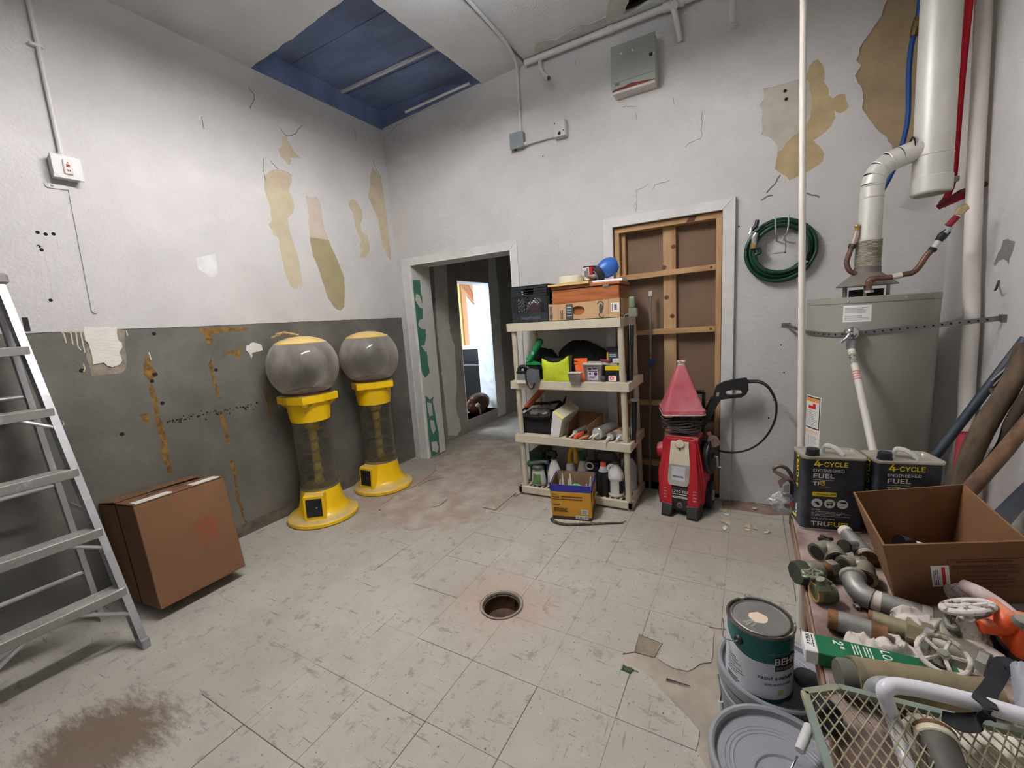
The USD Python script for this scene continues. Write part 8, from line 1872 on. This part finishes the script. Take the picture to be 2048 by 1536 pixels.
chips = [([(470,1085),(590,1105),(575,1150),(460,1130)], 1, 'tan paint flake nearest the right foot of the pressure washer'), ([(540,1165),(620,1180),(600,1200),(550,1190)], 0, 'oval white paint flake just below the flat tan flake by the washer'), ([(465,1290),(530,1245),(645,1290),(630,1365),(560,1330)], 1, 'largest tan paint flake on the floor right of the pressure washer'),
         ([(515,1390),(555,1350),(590,1390),(560,1430),(520,1425)], 0, 'white paint flake lying against the largest tan flake'), ([(870,1340),(930,1295),(960,1350),(950,1400),(860,1385)], 1, 'tan flake in the middle of the flakes between washer and bench'), ([(865,1415),(950,1410),(930,1440),(885,1435)], 0, 'thin white flake just in front of the middle tan flake'), ([(975,1355),(1040,1360),(1065,1425),(1000,1415)], 1, 'tan flake right of the middle tan flake'),
         ([(1160,1460),(1235,1455),(1240,1480),(1175,1485)], 0, 'white flake nearest the bench of those on the floor'), ([(1170,1400),(1220,1410),(1285,1470),(1215,1450)], 1, 'tan flake beside the white flake nearest the bench'), ([(975,1080),(1055,1085),(1040,1105),(1000,1100)], 0, 'small white flake on the red-brown strip at the foot of the back wall')]
for k, (p, c_, lab) in enumerate(chips):
    pl = rag(F2(Z8(p)), .01, .003, 80 + k); m_ = ext(pl, .0022, frame((0, 0, .002), (1, 0, 0), (0, 1, 0))); v = m_.vertices; v[:, 2] += .006 * meshkit.noise(v * 30, k); simple('paint_flake', lab, 'paint flake', m_, chipm[c_], 'paint flakes by the right doorway', False)
# ------------------------------------------------------------------ seen through the hall opening
YW = 6.2
t = T('cabinet', 'dark cabinet with a pale horizontal rail under the window, in the bright far room', 'cabinet')
t.add('body', bx(-5.2, -3.45, YW - .4, YW + .03, .07, .95, .006), M('dark_cabinet', (30, 30, 32), .35))
t.add('rail', bx(-5.2, -3.45, YW - .415, YW - .4, .685, .70, .002), M('pale_rail', (150, 150, 156), .4, .4))
t.add('switch', bx(-4.27, -4.19, YW - .42, YW - .4, .80, .88, .004), M('grey_switch', (150, 148, 144), .5)); t.done()
t = T('window_sill', 'white ledge above the dark cabinet in the bright far room', 'sill'); t.add('sill', bx(-5.2, -3.45, YW - .43, YW + .03, .953, 1.0, .006), wh); t.done(single=True)
t = T('plywood_sheet', 'orange-brown plywood sheet standing on the white ledge in the bright far room', 'board')
t.add('sheet', bx(-4.42, -3.5, YW - .02, YW + .02, 1.002, 2.3), wood('ply', (214, 164, 122), (196, 142, 100), (3, 3, .8), 1.5)); t.add('dark_corner', hull([(-4.1, YW - .021, 2.2), (-3.6, YW - .021, 2.3), (-3.6, YW - .021, 1.6), (-4.1, YW - .024, 2.0)]), M('brown_paper', (120, 80, 62), .8)); t.add('brown_strip', hull([(-4.45, YW - .03, 2.12), (-4.33, YW - .03, 2.24), (-4.12, YW - .03, 1.82), (-4.16, YW - .026, 1.76)]), M('strip_brown', (176, 112, 74), .7)); t.done()
t = T('paper_sheet', 'white sheet added as a painted highlight before the plywood in the bright far room', 'paper')
t.add('sheet', sheet([(-4.28, YW - .05, 1.002), (-4.02, YW - .05, 1.002), (-3.98, YW - .045, 1.5), (-4.28, YW - .04, 1.86)], 0, .012, 7, 10, .01), M('highlight_cream', (232, 214, 196), .8)); t.done()  # the sheet stands in for a white highlight on the plywood
t = T('yellow_board', 'narrow pale yellow board at the left of the plywood in the bright far room', 'board'); t.add('board', bx(-4.62, -4.40, YW - .055, YW - .022, 1.002, 2.3), M('yellow_pine', (232, 200, 128), .7, var=.05)); t.done()
t = T('bracket', 'small grey metal bracket standing on the white ledge in the bright far room', 'bracket'); t.add('plate', bx(-4.37, -4.34, YW - .38, YW - .36, 1.0, 1.07, .003), gpl); t.add('foot', bx(-4.40, -4.31, YW - .39, YW - .34, 1.0, 1.008, .002), gpl); t.done()
lea = M('brown_leather', (86, 50, 34), .4, var=.3, vs=10, bump=.3, bs=25)
t = T('leather_bag', 'bulging brown leather tool bag on the step of the hall opening', 'bag')
t.add('body', blob((-3.275, 4.80, .155 + .125), (.105, .24, .145), 44, .12, 2.0, 4, .156), lea, smooth=60)
t.add('flap', blob((-3.235, 4.72, .155 + .20), (.075, .11, .075), 46, .15, 2.4, 3), M('dark_leather', (62, 36, 26), .4, var=.3, vs=10)); t.add('seam', tube([(-3.19, 4.77, .17), (-3.175, 4.78, .27), (-3.21, 4.79, .38), (-3.27, 4.79, .425)], .006, 8, 5), M('dark_leather', (62, 36, 26))); t.done()
t = T('pipe_piece', 'short shiny bent pipe piece in front of the brown leather bag', 'pipe')
t.add('pipe', tube([(-3.16, 4.60, .30), (-3.155, 4.63, .26), (-3.155, 4.655, .2), (-3.16, 4.665, .17)], .014, 10, 4), galp); t.add('rag', blob((-3.158, 4.615, .295), (.03, .035, .03), 4, .3, 3, 2), M('grey_rag', (160, 150, 140), .8)); t.done()
